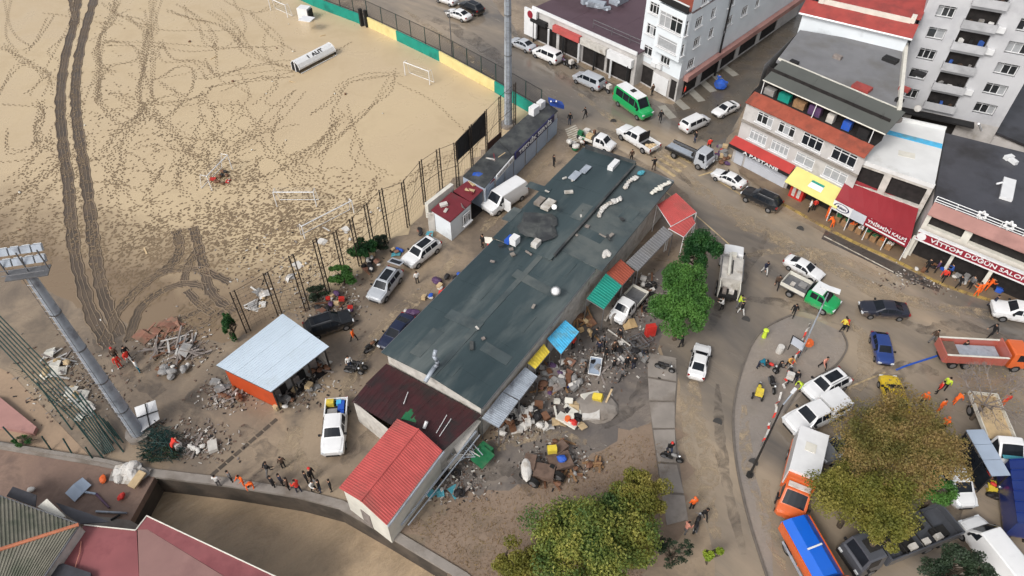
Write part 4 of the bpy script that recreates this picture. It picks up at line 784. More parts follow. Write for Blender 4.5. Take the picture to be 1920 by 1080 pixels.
for k in range(7):
    z = 4.0+2.5*k; q = A+df*5.75+nf*.25
    bal = part(r5, 'balcony', 'balcony_wall', lambda b: [b.box(z3(q, z-.12), (3.4, .8, .14), atan2(df.y, df.x)), b.box(z3(q+nf*.36, z+.02), (3.4, .1, .75), atan2(df.y, df.x)), b.box(z3(q+df*1.65, z+.02), (.1, .6, .75), atan2(df.y, df.x)), b.box(z3(q-df*1.65, z+.02), (.1, .6, .75), atan2(df.y, df.x))])
    for j in range(3):
        g = MB(r5.location); g.box(z3(q+df*(-1.+j)-nf*.2, z+.05), (.5, .3, rnd.uniform(.5, 1.1)), rnd.uniform(0, 3)); o = g.build('balcony_item', ['dark', 'plastic_grey', 'cloth_blue', 'cloth_white', 'cloth_brown'][(k+j*2) % 5], bal)
for k in (1, 3, 4): q = A+df*7.9+nf*.2; part(r5, 'air_conditioner', 'white_paint', lambda b: b.box(z3(q, 3.9+2.5*k), (.8, .35, .6), atan2(df.y, df.x)))
part(r5, 'satellite_dish', 'plastic_white', lambda b: b.tube(z3(A+df*3.6+nf*.4, 3.5), z3(A+df*3.6+nf*.55, 3.65), .1, .42, n=12))
part(r5, 'entrance_canopy', 'dark', lambda b: b.box(z3(A+df*6+nf*.6, 2.95), (8, 1.2, .2), atan2(df.y, df.x)))
# dark yard and low roofs behind the tower
dy = thing('low_dark_roof', 'low dark roof beside the grey apartment tower at the right edge', 'building', (60, 64, 0))
part(dy, 'roof', 'dark_roof', lambda b: b.slab(pp([(1862, 245), (1912, 120), (1990, 120), (1990, 300)], 2.4), .3)); walls(dy, [xy(q) for q in pp([(1864, 243), (1912, 122), (1988, 122), (1988, 298)], 2.4)], 0, 2.2, 'grey_wall')
# R6: white flat terrace
r6 = thing('white_terrace_house', 'two storey house with bright white flat roof and blue stripe', 'building', (40, 62, 0))
f6 = pp([(1600, 298), (1752, 350), (1773, 243), (1630, 212)], 7)
part(r6, 'wall', 'cream_white', lambda b: [b.face([Vector((*xy(a), 0)), Vector((*xy(c), 0)), Vector((*xy(c), 6.9)), Vector((*xy(a), 6.9))]) for a, c in ((f6[1], f6[2]), (f6[2], f6[3]), (f6[3], f6[0]))])
part(r6, 'flat_roof', 'white_membrane', lambda b: b.slab(f6, .2))
part(r6, 'parapet', 'white_membrane', lambda b: [b.curb([f6[0], f6[1]], .25, 6.8, 7.25), b.curb([f6[0], f6[3]], .25, 6.8, 7.25), b.curb([f6[3], f6[2]], .25, 6.8, 7.3)])
part(r6, 'blue_stripe', 'plastic_sky', lambda b: b.slab([p+Vector((0, 0, .02)) for p in pp([(1630, 235), (1767, 270), (1766, 279), (1629, 243)], 7)], .02))
part(r6, 'roof_clutter', 'wood_grey', lambda b: b.box(P(1680, 228, 7), (.9, .6, .5), .3))
part(r6, 'roof_patch', 'cream_white', lambda b: b.box(P(1700, 290, 7.0), (1.6, 1.0, .03), -.4))
d6 = (f6[1]-f6[0]).normalized(); n6 = Vector((d6.y, -d6.x, 0))
facade(r6, xy(f6[0]+n6*.05), xy(f6[1]+n6*.05), 2.5, 6.8, [(.3, 3.0, 4.3, 2.2), (4.0, 3.4, 4.3, 2.2)], 'dirty_white', 'upper_front', .4)
aw = [P(1590, 332, 4.6), P(1728, 368, 4.6), P(1708, 448, 3.0), P(1566, 374, 3.0)]
for k in range(5):
    a, c, e, g = aw[0].lerp(aw[1], k/5), aw[0].lerp(aw[1], (k+1)/5), aw[3].lerp(aw[2], (k+1)/5), aw[3].lerp(aw[2], k/5)
    part(r6, 'awning', 'awning_dark_red', lambda b: b.slab([g, e, c, a], .05))
dv = (aw[2]-aw[3]).normalized(); nv = Vector((dv.y, -dv.x, 0)); Lv = (aw[2]-aw[3]).length
part(r6, 'banner', ['white_paint', 'sign_maroon', 'shutter'], lambda b: [b.face([aw[3].lerp(aw[2], u0)+nv*.08-Vector((0, 0, 1.15)), aw[3].lerp(aw[2], u1)+nv*.08-Vector((0, 0, 1.15)), aw[3].lerp(aw[2], u1)+nv*.08, aw[3].lerp(aw[2], u0)+nv*.08], m) for u0, u1, m in ((0, .25, 0), (.25, .44, 2), (.44, 1, 1))])
lettering('YNİRMİN KALPİ', .5, r6, aw[3].lerp(aw[2], .72)+nv*.12-Vector((0, 0, .38)), dv, (0, 0, 1), 'white_paint', Lv*.5)
part(r6, 'banner_line', 'white_paint', lambda b: b.face([aw[3].lerp(aw[2], u)+nv*.1+Vector((0, 0, z)) for u, z in ((.46, -.95), (.97, -.95), (.97, -.76), (.46, -.76))]))
cb = aw[3].lerp(aw[2], .12)+nv*.11-Vector((0, 0, .52))
part(r6, 'logo', 'sign_navy', lambda b: b.mesh([cb+dv*(rr_*.85*cos(k*pi/10))+Vector((0, 0, rr_*.45*sin(k*pi/10)))+nv*.02 for rr_ in (1., .85) for k in range(20)], [(k, (k+1) % 20, 20+(k+1) % 20, 20+k) for k in range(20)]))
lettering('Altın', .42, r6, cb+nv*.03, dv, (0, 0, 1), 'sign_navy', 1.1)
for k in range(5): q = aw[3].lerp(aw[2], k/4); part(r6, 'awning_post', 'white_paint', lambda b: b.tube((q.x, q.y, .1), (q.x, q.y, 3.0), .05))
for k in range(8):
    q = aw[3].lerp(aw[2], .1+.1*k)+nv*.1-nv*.9; o = thing('produce_stand', 'produce stand under the dark red awning', 'stand', (q.x, q.y, .11), atan2(dv.y, dv.x), 'produce stands under the dark red awning')
    part_ = MB(); part_.box((0, 0, 0), (.6, .7, .7)); part_.build('crate', 'wood', o); pt2 = MB(); [pt2.blob((rnd.uniform(-.25, .25), rnd.uniform(-.3, .3), .74), .09, 1) for _ in range(14)]; pt2.build('produce', ['plastic_green', 'cloth_green', 'plastic_orange', 'plastic_white'][k % 4], o)
# R7: wedding hall with dark roof terrace
r7 = thing('event_hall', 'event hall with black roof terrace, pink parapet and long maroon sign', 'building', (45, 56, 0))
fl, fr = Vector((40.3, 53.0)), Vector((49.2, 45.6)); dh = (fr-fl).normalized(); nh = Vector((dh.y, -dh.x)); LH = (fr-fl).length; bl, br = Vector((46.6, 65.1)), Vector((58.0, 59.0))
part(r7, 'roof_terrace', 'dark_roof', lambda b: b.slab([z3(q, 6.6) for q in (fl, fr, br, bl)], .3))
walls(r7, [xy(fr), xy(br), xy(bl), xy(fl)][:4][0:4], 0, 6.3, 'grey_wall') if 0 else [part(r7, 'wall', 'grey_wall', lambda b: b.face([z3(a, 0), z3(c, 0), z3(c, 6.4), z3(a, 6.4)])) for a, c in ((fr, br), (br, bl), (bl, fl))]
facade(r7, fl, fr, 0, 6.4, [(.4, 3.2, .1, 2.6), (3.9, 3.2, .1, 2.6), (7.4, 3.6, .1, 2.6), (.4, 3.1, 4.1, 1.5), (4.2, 6.6, 4.1, 1.5)], 'cream_white', depth=.5)
part(r7, 'parapet', 'pink_parapet', lambda b: b.slab([z3(fl+nh*.45, 5.75), z3(fr+nh*.45, 5.75), z3(fr+nh*.1, 7.0), z3(fl+nh*.1, 7.0)], .12))
part(r7, 'railing', 'white_paint', lambda b: [b.tube(z3(fl, z), z3(fr, z), .04) for z in (7.05, 7.3, 7.6)]+[b.tube(z3(fl.lerp(fr, k/6), 6.9), z3(fl.lerp(fr, k/6), 7.6), .04) for k in range(7)])
for u, r in ((.35, .45), (.55, .5), (.78, .6)):
    c0 = z3(fl.lerp(fr, u)+nh*.1, 7.55); dd = Vector((dh.x, dh.y, 0)); R_ = r
    part(r7, 'ornament', 'white_paint' if u < .7 else 'cream_white', lambda b: b.path([c0+dd*R_*cos(k*pi/6)*(1 if u > .7 or k % 2 else .5)+Vector((0, 0, R_*sin(k*pi/6)*(1 if u > .7 or k % 2 else .5))) for k in range(13)], .1))
sgn = (fl+fr)/2+nh*.75; part(r7, 'sign_board', 'sign_maroon', lambda b: b.box(z3(sgn, 3.0), (LH*.98, .3, .85), atan2(dh.y, dh.x)))
part(r7, 'sign_trim', 'white_paint', lambda b: [b.box(z3(sgn+nh*.02, z), (LH, .36, .14), atan2(dh.y, dh.x)) for z in (2.86, 3.85)])
lettering('VİTTOM DÜĞÜN SALONU', .62, r7, z3(sgn+nh*.17+dh*.2, 3.42), (dh.x, dh.y, 0), (0, 0, 1), 'white_paint', LH*.8)
part(r7, 'emblem', 'white_paint', lambda b: b.tube(z3(fl+dh*.5+nh*.9, 3.42), z3(fl+dh*.5+nh*.95, 3.42), .42, n=14))
for u in (.0, .62, .98): q = fl.lerp(fr, u)+nh*.55; part(r7, 'pillar', 'cream_white', lambda b: b.box(z3(q, 0), (.35, .35, 2.9), atan2(dh.y, dh.x)))
part(r7, 'roof_panel', 'white_paint', lambda b: b.box(P(1888, 357, 6.62), (1.1, 3.6, .3), -.55)); part(r7, 'roof_unit', 'white_paint', lambda b: [b.box(P(1890, 298, 6.62), (.9, .5, .4), .3), b.box(P(1898, 305, 6.62), (.4, .9, .4), .3)])
part(r7, 'roof_pipe', 'white_paint', lambda b: b.tube(P(1868, 345, 6.7), P(1880, 342, 6.9), .1)); part(r7, 'roof_pipe', 'white_paint', lambda b: b.tube(P(1840, 245, 6.6), P(1835, 232, 8.2), .12))
# R8: neighbour at the frame edge
r8 = thing('corner_shop', 'shop with red and white sign at the right edge of the street', 'building', (52, 46, 0))
f8, g8 = Vector((49.3, 45.5)), Vector((58, 41)); dh8 = (g8-f8).normalized(); nh8 = Vector((dh8.y, -dh8.x))
part(r8, 'wall', 'dirty_white', lambda b: [b.face([z3(q, 0) if k < 2 else z3(q, 6.5) for k, q in enumerate((a, c, c, a))]) for a, c in ((f8-nh8*14, f8), (g8, g8-nh8*14))])
facade(r8, f8, g8, 0, 6.5, [(.3, 4, .1, 2.5), (4.8, 4.4, .1, 2.5), (1, 3, 4.2, 1.4, 3)], 'dirty_white', depth=.4); part(r8, 'roof', 'dark_roof', lambda b: b.slab([z3(q, 6.6) for q in (f8, g8, g8-nh8*14, f8-nh8*14)], .2))
sg = f8+dh8*2.6+nh8*.6; part(r8, 'sign_board', 'white_paint', lambda b: b.box(z3(sg, 2.9), (5.0, .3, 1.0), atan2(dh8.y, dh8.x))); lettering('MAK', .8, r8, z3(sg+nh8*.18-dh8*1.2, 3.35), (dh8.x, dh8.y, 0), (0, 0, 1), 'sign_maroon', 1.9)
part(r8, 'awning', 'awning_red', lambda b: b.slab([z3(f8+nh8*.5, 3.95), z3(g8+nh8*.5, 3.95), z3(g8, 4.5), z3(f8, 4.5)], .06)); part(r8, 'bay_window', 'cream_white', lambda b: [b.box(z3(f8+dh8*.3+nh8*.3, 4.6), (1.6, 1.2, .2), atan2(dh8.y, dh8.x)), b.box(z3(f8+dh8*.3+nh8*.3, 4.8), (1.4, 1.0, 1.4), atan2(dh8.y, dh8.x))])
# ---------------------------------------------------------------- lower left corner: bridge deck and two houses
bd = thing('bridge', 'low concrete bridge deck over the brown river, littered with wreckage', 'bridge', P(120, 900))
dk = pp([(-260, 800), (0, 838), (190, 868), (292, 891), (238, 988), (150, 985), (0, 940), (-260, 900)], .05)
mud('deck_mud', (132, 108, 96), (146, 120, 104), (118, 98, 88), .15, 1.2, .4, .8, .2)
part(bd, 'deck', 'deck_mud', lambda b: b.prism([xy(q) for q in dk], -.6, .06)); part(bd, 'pier', 'river_wall', lambda b: b.prism([xy(q) for q in pp([(272, 892), (288, 893), (236, 986), (220, 984)])], -3, -.6))
part(bd, 'kerb', 'concrete', lambda b: b.curb(pp([(-100, 818), (0, 836), (190, 866), (285, 887)]), .3, 0, .35))
ch = thing('corrugated_house', 'house with grey corrugated roof and orange ridge tiles in the lower left corner', 'house', P(60, 1030))
v = dict(a=P(-60, 905, 4.2), b=P(0, 932, 4.2), c=P(70, 958, 4.2), d=P(149, 985, 4.2), e=P(76, 1092, 4.2), r0=P(-60, 1050, 5.3), r1=P(120, 992, 5.2), h=P(-60, 1120, 4.4))
mat('corrugated', (138, 134, 120), .7, .15, 1.2, rgb2=(104, 108, 92), thr=.52)
for k in range(3):
    A_, B_ = v['a'].lerp(v['d'], k/3), v['a'].lerp(v['d'], (k+1)/3); C_, D_ = v['r0'].lerp(v['d']+Vector((0, -.05, .1)), (k+1)/3), v['r0'].lerp(v['d']+Vector((0, -.05, .1)), k/3); roof_sheets(ch, A_, B_, C_, D_, 1, 'corrugated', 9, .07)
    A2, B2 = P(-60, 1130, 4.0).lerp(P(70, 1098, 4.0), k/3), P(-60, 1130, 4.0).lerp(P(70, 1098, 4.0), (k+1)/3); roof_sheets(ch, D_, C_, B2, A2, 1, 'corrugated', 9, .07)
part(ch, 'ridge_tile', mat('ridge_orange', (196, 122, 90), .7, .15, 2), lambda b: b.tube(v['r0']+Vector((0, 0, .05)), v['d']+Vector((0, 0, .12)), .13, n=7))
part(ch, 'wall', 'dirty_white', lambda b: [b.face([P(149, 986, 4.1), P(76, 1092, 4.1), (*P(76, 1092, 4.1).xy, 0), (*P(149, 986, 4.1).xy, 0)]), b.face([v['a']-Vector((0, 0, .1)), v['d']-Vector((0, 0, .1)), (*v['d'].xy, 0), (*v['a'].xy, 0)])])
part(ch, 'gutter', 'steel', lambda b: [b.tube(P(0, 930, 4.2), P(149, 983, 4.2), .07), b.tube(P(149, 985, 4.2), P(76, 1092, 4.2), .07)])
part(ch, 'yard_roof', 'dark_roof', lambda b: [b.slab(pp([(12, 930), (24, 912), (68, 928), (66, 950)], 3.6), .1), b.slab(pp([(104, 942), (165, 962), (205, 978), (150, 982), (120, 962)], 3.2), .1)])
part(ch, 'yard_wall', 'cream_white', lambda b: b.slab(pp([(88, 935), (123, 968), (112, 972), (70, 950)], 3.7), .2))
ph = thing('pink_metal_roof', 'house with wide faded pink metal roof beside the river', 'house', P(300, 1050))
part(ph, 'roof_panel', 'pink_roof', lambda b: b.slab(pp([(120, 1042), (158, 984), (256, 993), (262, 1110), (100, 1110)], 3.2), .12))
part(ph, 'roof_panel', 'pink_roof', lambda b: b.slab(pp([(256, 993), (275, 968), (540, 1092), (470, 1110), (276, 992)], 3.25), .12))
part(ph, 'roof_panel', 'tan_roof', lambda b: b.slab(pp([(272, 990), (468, 1110), (262, 1110), (258, 994)], 3.22), .12))
part(ph, 'edge_trim', 'cream_white', lambda b: b.path(pp([(158, 984), (254, 994), (275, 967), (545, 1094)], 3.28), .05))
part(ph, 'dormer', 'dark_roof', lambda b: b.slab(pp([(92, 1066), (118, 1056), (170, 1074), (170, 1092), (90, 1092)], 3.6), .2))
walls(ph, [xy(q) for q in pp([(160, 990), (254, 998), (275, 974), (535, 1094), (500, 1115), (100, 1115)], 3.0)], -2.6, 3.0, 'dirty_white')
part(ph, 'hose', 'cloth_pink', lambda b: b.path([P(152, 1015, 3.3), P(150, 1035, 3.35), P(142, 1060, 3.35), P(134, 1085, 3.4)], .03))
# ---------------------------------------------------------------- fences, masts and pitch furniture
wl = pp([(560, -2), (590, 12), (690, 50), (745, 76), (825, 115), (928, 172), (1012, 222)])
pw = thing('pitch_wall', 'low painted wall in teal and pale yellow panels along the far side of the pitch', 'wall', wl[2])
cols = ['teal', 'teal', 'pale_yellow', 'teal', 'pale_yellow', 'teal']
for i in range(6):
    a, c = wl[i], wl[i+1]; d = (c-a).normalized()
    if i == 1: c = c-d*1.2
    m = max(1, int((c-a).length/2.6))
    for k in range(m): part(pw, 'panel', cols[i], lambda b: b.curb([a.lerp(c, k/m)+d*.01, a.lerp(c, (k+1)/m)-d*.01], .2, 0, 1.55))
part(pw, 'gate_pillar', 'dark', lambda b: [b.box(wl[2]-Vector((.9, -.3, 0)), (.5, .5, 2.6), .6), b.box(wl[2]-Vector((.1, .1, 0)), (.4, .4, 2.6), .6)])
wf = thing('wire_fence', 'dark wire fence standing on the painted pitch wall', 'fence', wl[2]+Vector((0, .1, 0)))
tops = [p+Vector((.15, .15, 0)) for p in wl[1:]]
def along(pts, step):
    out = []
    for a, c in zip(pts, pts[1:]):
        n = max(1, int((c-a).length/step)); out += [a.lerp(c, k/n) for k in range(n)]
    return out+[pts[-1]]
for q in along(tops, 2.5): part(wf, 'post', 'green_post', lambda b: b.tube(q, q+Vector((0, 0, 4.0)), .06))
part(wf, 'wire_mesh', 'dark', lambda b: [b.tube(p+Vector((0, 0, z)), q+Vector((0, 0, z)), .014, n=3) for p, q in zip(tops, tops[1:]) for z in [1.6+.22*k for k in range(11)]]+[b.tube(q+Vector((0, 0, 1.5)), q+Vector((0, 0, 4.0)), .012, n=3) for q in along(tops, .22)])
part(wf, 'rail', 'dark', lambda b: [b.tube(p+Vector((0, 0, z)), q+Vector((0, 0, z)), .04) for p, q in zip(tops, tops[1:]) for z in (1.65, 3.95)])
# lattice post fence between pitch and yard
lf = thing('lattice_fence', 'tall fence of paired rusty lattice posts along the near side of the pitch', 'fence', P(729, 450))
POSTS = [((466, 622), 5.4, 0), ((525, 590), 5.6, 0), ((577, 582), 7.2, 0), ((617, 552), 7.2, 0), ((648, 522), 6.2, 0), ((676, 497), 6.2, 0), ((702, 474), 6.4, 0), ((729, 450), 6.7, 0), ((766, 425), 6.0, 0), ((797, 382), 5.8, 0), ((828, 360), 5.8, 0), ((859, 350), 6.0, 0), ((886, 324), 6.4, 0), ((913, 292), 6.2, 0), ((938, 262), 6.0, 0), ((965, 240), 6.2, 0)]
bs = [P(*p[0]) for p in POSTS]
for k, ((px, h, _), q) in enumerate(zip(POSTS, bs)):
    e = (bs[min(k+1, len(bs)-1)]-bs[max(k-1, 0)]).normalized()*.2
    po = part(lf, 'post', 'rust_post', lambda b: [b.tube(q-e, q-e+Vector((0, 0, h)), .065), b.tube(q+e, q+e+Vector((0, 0, h)), .065)])
    b = MB(lf.location); [b.tube(q-e+Vector((0, 0, .3+.5*j)), q+e+Vector((0, 0, .3+.5*j)), .022, n=4) for j in range(int(h/.5))]; b.build('rung', 'rust_post', po)
def rails(b):
    for k in range(len(bs)-1):
        if k in (99,): continue
        for f in (1., .5): b.tube(bs[k]+Vector((0, 0, POSTS[k][1]*f-.1)), bs[k+1]+Vector((0, 0, POSTS[k+1][1]*f-.1)), .03, n=4)
        b.tube(bs[k]+Vector((0, 0, .9)), bs[k+1]+Vector((0, 0, POSTS[k+1][1]-.2)), .018, n=3)
part(lf, 'rail', 'rust_post', rails)
part(lf, 'wire_mesh', 'rust_post', lambda b: [b.tube(bs[k]+Vector((0, 0, z)), bs[k+1]+Vector((0, 0, z)), .009, n=3) for k in range(len(bs)-1) if k not in (11, 12) for z in [.6+.45*j for j in range(11)]]+[b.tube(q_+Vector((0, 0, .2)), q_+Vector((0, 0, 5.2)), .008, n=3) for q_ in along(bs, .45)])
part(lf, 'wind_screen', 'charcoal_net' if 0 else 'dark', lambda b: b.face([bs[11]+Vector((0, 0, 3.4)), bs[13]+Vector((0, 0, 3.0)), bs[13]+Vector((0, 0, 6.1)), bs[11]+Vector((0, 0, 5.9))]))
part(lf, 'low_screen', 'maroon_roof', lambda b: b.curb([P(915, 290), P(940, 268)], .08, .6, 1.6))
# collapsed green fence at the left edge
gf = thing('green_fence', 'collapsed dark green pipe fence sloping down at the left edge', 'fence', P(100, 800))
for k in range(7):
    o = Vector((.32*k, .38*k, 0)); part(gf, 'rail', 'green_post', lambda b: b.path([P(-40, 606, 2.4)+o*.5+Vector((0, 0, .16*k)), P(60, 712, 1.8)+o*.5+Vector((0, 0, .2*k)), P(150, 800, 1.0)+o*.4+Vector((0, 0, .16*k)), P(196+4*k, 852, .1)+Vector((0, 0, .1*k))], .055))
for (x, y), (x2, y2), h in (((135, 806), (70, 718), 3.2), ((196, 862), (140, 790), 3.0), ((232, 848), (150, 738), 3.6), ((212, 832), (140, 735), 3.2), ((40, 838), (5, 800), 1.6), ((97, 845), (78, 818), 1.5), ((139, 857), (118, 822), 1.5), ((177, 865), (160, 838), 1.5)):
    part(gf, 'post', 'green_post', lambda b: b.tube(P(x, y, 0), P(x2, y2, h), .06))
part(gf, 'torn_net', 'green_post', lambda b: [b.tube(P(20+6*k, 690+5*k, .6), P(50+7*k, 700+6*k, 2.2), .012, n=3) for k in range(22)])
tri(sheet('walkway', [v_.xy for v_ in pp([(-90, 640), (-20, 680), (20, 700), (175, 862), (0, 835), (-90, 818)])], .022, mud('walkway_silt', (176, 150, 124), (164, 140, 116), (150, 130, 110), .15, 1.0, .5, .8, .1), **ST))
b = MB(P(20, 790)); b.slab(pp([(-60, 735), (0, 745), (68, 800), (62, 812), (30, 806), (-60, 790)], .45), .4); b.build('concrete_kerb_block', 'pink_parapet', label='long pinkish concrete block on the tan walkway at the left edge', category='block')
def mast(label, base, h, r0, r1, head):
    t = thing('floodlight_mast', label, 'floodlight', base); n = 5
    for k in range(n):
        a, c = k/n, (k+1)/n; part(t, 'mast_section', 'galv', lambda b: b.tube(base+Vector((0, 0, h*a)), base+Vector((0, 0, h*c)), r0+(r1-r0)*a+.02, r0+(r1-r0)*c, n=14, cap=False), True)
        part(t, 'flange', 'steel', lambda b: b.tube(base+Vector((0, 0, h*a-.06)), base+Vector((0, 0, h*a+.06)), r0+(r1-r0)*a+.05, n=12))
    lad = part(t, 'ladder', 'steel', lambda b: [b.tube(base+Vector((sx, -r0-.12, .5)), base+Vector((sx, -r1-.12, h)), .025, n=4) for sx in (-.2, .2)])
    b = MB(base); [b.tube(base+Vector((-.2, -r0-.12+(r0-r1)*j/(h/.6), .5+.6*j)), base+Vector((.2, -r0-.12+(r0-r1)*j/(h/.6), .5+.6*j)), .02, n=4) for j in range(int(h/.6))]; b.build('rung', 'steel', lad)
    part(t, 'plinth', 'concrete', lambda b: b.tube(base, base+Vector((0, 0, .4)), r0+.5, n=10))
    if head:
        top = base+Vector((0, 0, h)); ax = Vector((.97, .22, 0)); ay = Vector((-.22, .97, 0))
        part(t, 'platform', 'steel', lambda b: [b.slab([top+ax*sx*1.25+ay*sy*.5 for sx, sy in ((-1, -1), (1, -1), (1, 1), (-1, 1))], .08)]+[b.tube(top+ax*sx*1.2+ay*.1, top+ax*sx*1.2+ay*.1+Vector((0, 0, 1.6)), .05) for sx in (-1, 0, 1)]+[b.tube(top+ax*-1.25+ay*sy*.5+Vector((0, 0, z)), top+ax*1.25+ay*sy*.5+Vector((0, 0, z)), .03) for sy in (-1,) for z in (.4, .8)])
        for r_ in range(2):
            for c_ in range(4):
                q = top+ax*(-1.0+.66*c_)+ay*(.25+.35*r_)+Vector((0, 0, .5+.6*r_)); l = part(t, 'floodlight', 'galv', lambda b: b.box(q, (.56, .28, .46), .22, 0, (-.5, 0)))
                b = MB(base); b.box(q+ay*.17+Vector((0, 0, .06)), (.46, .04, .36), .22, 0, (-.5, 0)); b.build('lens', 'lamp_clear', l)
    return t
mb_ = P(262, 815); mast('tall grey floodlight mast with lamp platform at the left side', mb_, 18.6, .52, .3, True)
mast('tall grey floodlight mast behind the repair shop, its top out of view', P(953, 236), 24, .5, .3, False)
lp = thing('lamp_pole', 'thin grey lamp pole beside the painted wall', 'lamp post', P(848, 112)); part(lp, 'pole', 'steel', lambda b: b.tube(P(848, 112), P(848, 112, 0)+Vector((0, 0, 7)), .09, .05)); part(lp, 'lamp_head', 'steel', lambda b: b.box(P(848, 112)+Vector((-.3, 0, 7)), (.8, .25, .12)))
def goal(label, a, c, h=2.0, depth=.9, tilt=0., flat=False):
    a, c = P(*a), P(*c); d = (c-a).normalized(); n = Vector((-d.y, d.x, 0)); up = Vector((0, 0, 1)) if not flat else (n*.9+Vector((0, 0, .25))).normalized(); bk = n if not flat else Vector((0, 0, .6))
    t = thing('football_goal', label, 'goal', a); r = .06
    a0, c0 = a+Vector((0, 0, .05)), c+Vector((0, 0, .05))
    for q in (a0, c0): part(t, 'goal_post', 'white_paint', lambda b: b.tube(q, q+up*h, r))
    part(t, 'crossbar', 'white_paint', lambda b: b.tube(a0+up*h, c0+up*h, r)); part(t, 'back_frame', 'white_paint', lambda b: [b.path([q+up*h, q+up*h+bk*depth*.6, q+bk*depth], .035) for q in (a0, c0)]+[b.tube(a0+bk*depth, c0+bk*depth, .035)])
    def net(b):
        for k in range(13):
            p, q = a0.lerp(c0, k/12)+up*h+bk*depth*.6, a0.lerp(c0, k/12)+bk*depth; b.tube(p, q, .008, n=3)
        for k in range(6): b.tube((a0+up*h+bk*depth*.6).lerp(a0+bk*depth, k/5), (c0+up*h+bk*depth*.6).lerp(c0+bk*depth, k/5), .008, n=3)
    part(t, 'net', 'cream_white', net); return t
goal('white goal standing upright near the painted wall', (760, 142), (806, 160), 2.0)
goal('white goal tilted over wreckage in the middle of the trampled pitch', (398, 358), (436, 318), 2.0, 1.4)
goal('white goal half buried in trampled silt near the lattice fence', (520, 388), (594, 388), 2.0, 1.2)
goal('white goal cut off by the top edge of the picture', (508, 20), (540, 34), 2.0)
goal('long white goal frame lying against the lattice fence', (572, 448), (664, 400), 1.7, .8)
du = thing('dugout', 'long white dugout lying on the silt with dark lettering', 'dugout', P(592, 122)); dd_ = (P(622, 98)-P(560, 130)).normalized(); dn = Vector((dd_.y, -dd_.x, 0)); dc = P(590, 117)
prof = [(-.85, .05), (-.8, 1.1), (-.45, 1.5), (.1, 1.55), (.6, 1.25), (.85, .75), (.85, .55)]
DL = 3.3
def shell(b):
    for (y0, z0), (y1, z1) in zip(prof, prof[1:]):
        for k in range(5): b.face([dc+dd_*(-DL+2*DL*k/5)+dn*y0+Vector((0, 0, z0)), dc+dd_*(-DL+2*DL*(k+1)/5)+dn*y0+Vector((0, 0, z0)), dc+dd_*(-DL+2*DL*(k+1)/5)+dn*y1+Vector((0, 0, z1)), dc+dd_*(-DL+2*DL*k/5)+dn*y1+Vector((0, 0, z1))])
part(du, 'shell', 'white_paint', shell)
for sx in (-DL, DL): part(du, 'end_panel', 'glass', lambda b: b.face([dc+dd_*sx+dn*y*.97+Vector((0, 0, z*.97)) for y, z in prof]+[dc+dd_*sx+dn*.85+Vector((0, 0, .05))]))
part(du, 'rib', 'white_paint', lambda b: [b.path([dc+dd_*sx+dn*y+Vector((0, 0, z)) for y, z in prof], .06) for sx in (-DL, DL)]+[b.tube(dc+dd_*-(DL+.03)+Vector((0, 0, .05)), dc+dd_*-(DL+.03)+Vector((0, 0, 1.5)), .09)])
part(du, 'seat_row', 'charcoal_seat' if 0 else 'car_charcoal', lambda b: b.box(dc+dn*.4+Vector((0, 0, .3)), (2*DL-.2, .5, .12), atan2(dd_.y, dd_.x))); part(du, 'foot_rail', 'white_paint', lambda b: b.tube(dc+dd_*-DL+dn*1.0+Vector((0, 0, .08)), dc+dd_*DL+dn*1.0+Vector((0, 0, .08)), .05))
lettering('I  ALIT', .75, du, dc+dn*.36+dd_*.1+Vector((0, 0, 1.46)), dd_, -dn+Vector((0, 0, .6)), 'dark', 2.6)
sb_ = thing('small_dugout', 'small white box shelter near the goal at the top of the pitch', 'dugout', P(577, 36)); part(sb_, 'shell', 'white_paint', lambda b: b.box(P(574, 36), (1.7, 1.4, 1.9), -.3)); part(sb_, 'front_panel', 'dark', lambda b: b.box(P(585, 38), (.12, 1.2, 1.7), -.3)); part(sb_, 'roof', 'white_paint', lambda b: b.box(P(575, 36, 1.92), (1.95, 1.55, .1), -.3))
# ---------------------------------------------------------------- vehicles
VK = {}
def lerp_station(st, x):
    for a, c in zip(st, st[1:]):
        if a[0] >= x >= c[0]:
            f = (a[0]-x)/(a[0]-c[0]+1e-9); return [p+(q-p)*f for p, q in zip(a, c)]
    return list(st[-1] if x < st[-1][0] else st[0])
def half(s):
    x, zb, w, hb, wr, hr = s
    return [(w*.86, zb), (w, zb+.14), (w*1.0, (zb+hb)/2+.05), (w*.965, hb), (wr, hr-.07), (wr*.88, hr-.01), (wr*.45, hr+.02)]
def loft(b, st, m=0):
    n = len(half(st[0])); rings = []
    for s in st:
        h = half(s); r = [(s[0], y, z) for y, z in h]+[(s[0], 0, h[-1][1]+.008)]+[(s[0], -y, z) for y, z in reversed(h)]
        rings.append(r)
    base = len(b.v); k = len(rings[0])
    b.mesh([p for r in rings for p in r], [(i*k+j, (i+1)*k+j, (i+1)*k+j+1, i*k+j+1) for i in range(len(rings)-1) for j in range(k-1)]+[(i*k+k-1, (i+1)*k+k-1, (i+1)*k, i*k) for i in range(len(rings)-1)]+[tuple(range(k))]+[tuple((len(rings)-1)*k+j for j in reversed(range(k)))], m)
def side_pt(st, x, t, sgn, off=.012):
    s = lerp_station(st, x); h = half(s); (y0, z0), (y1, z1) = h[3], h[4]; return (x, sgn*(y0+(y1-y0)*t+off), z0+(z1-z0)*t+.004)
def top_pt(st, x, f, off=.014):
    s = lerp_station(st, x); h = half(s); y = abs(f)*h[5][0]; y6, z6 = h[6]; y5, z5 = h[5]
    z = z6+.008*(1-y/y6) if y <= y6 else z6+(z5-z6)*(y-y6)/(y5-y6)
    return (x, f*h[5][0], z+off)
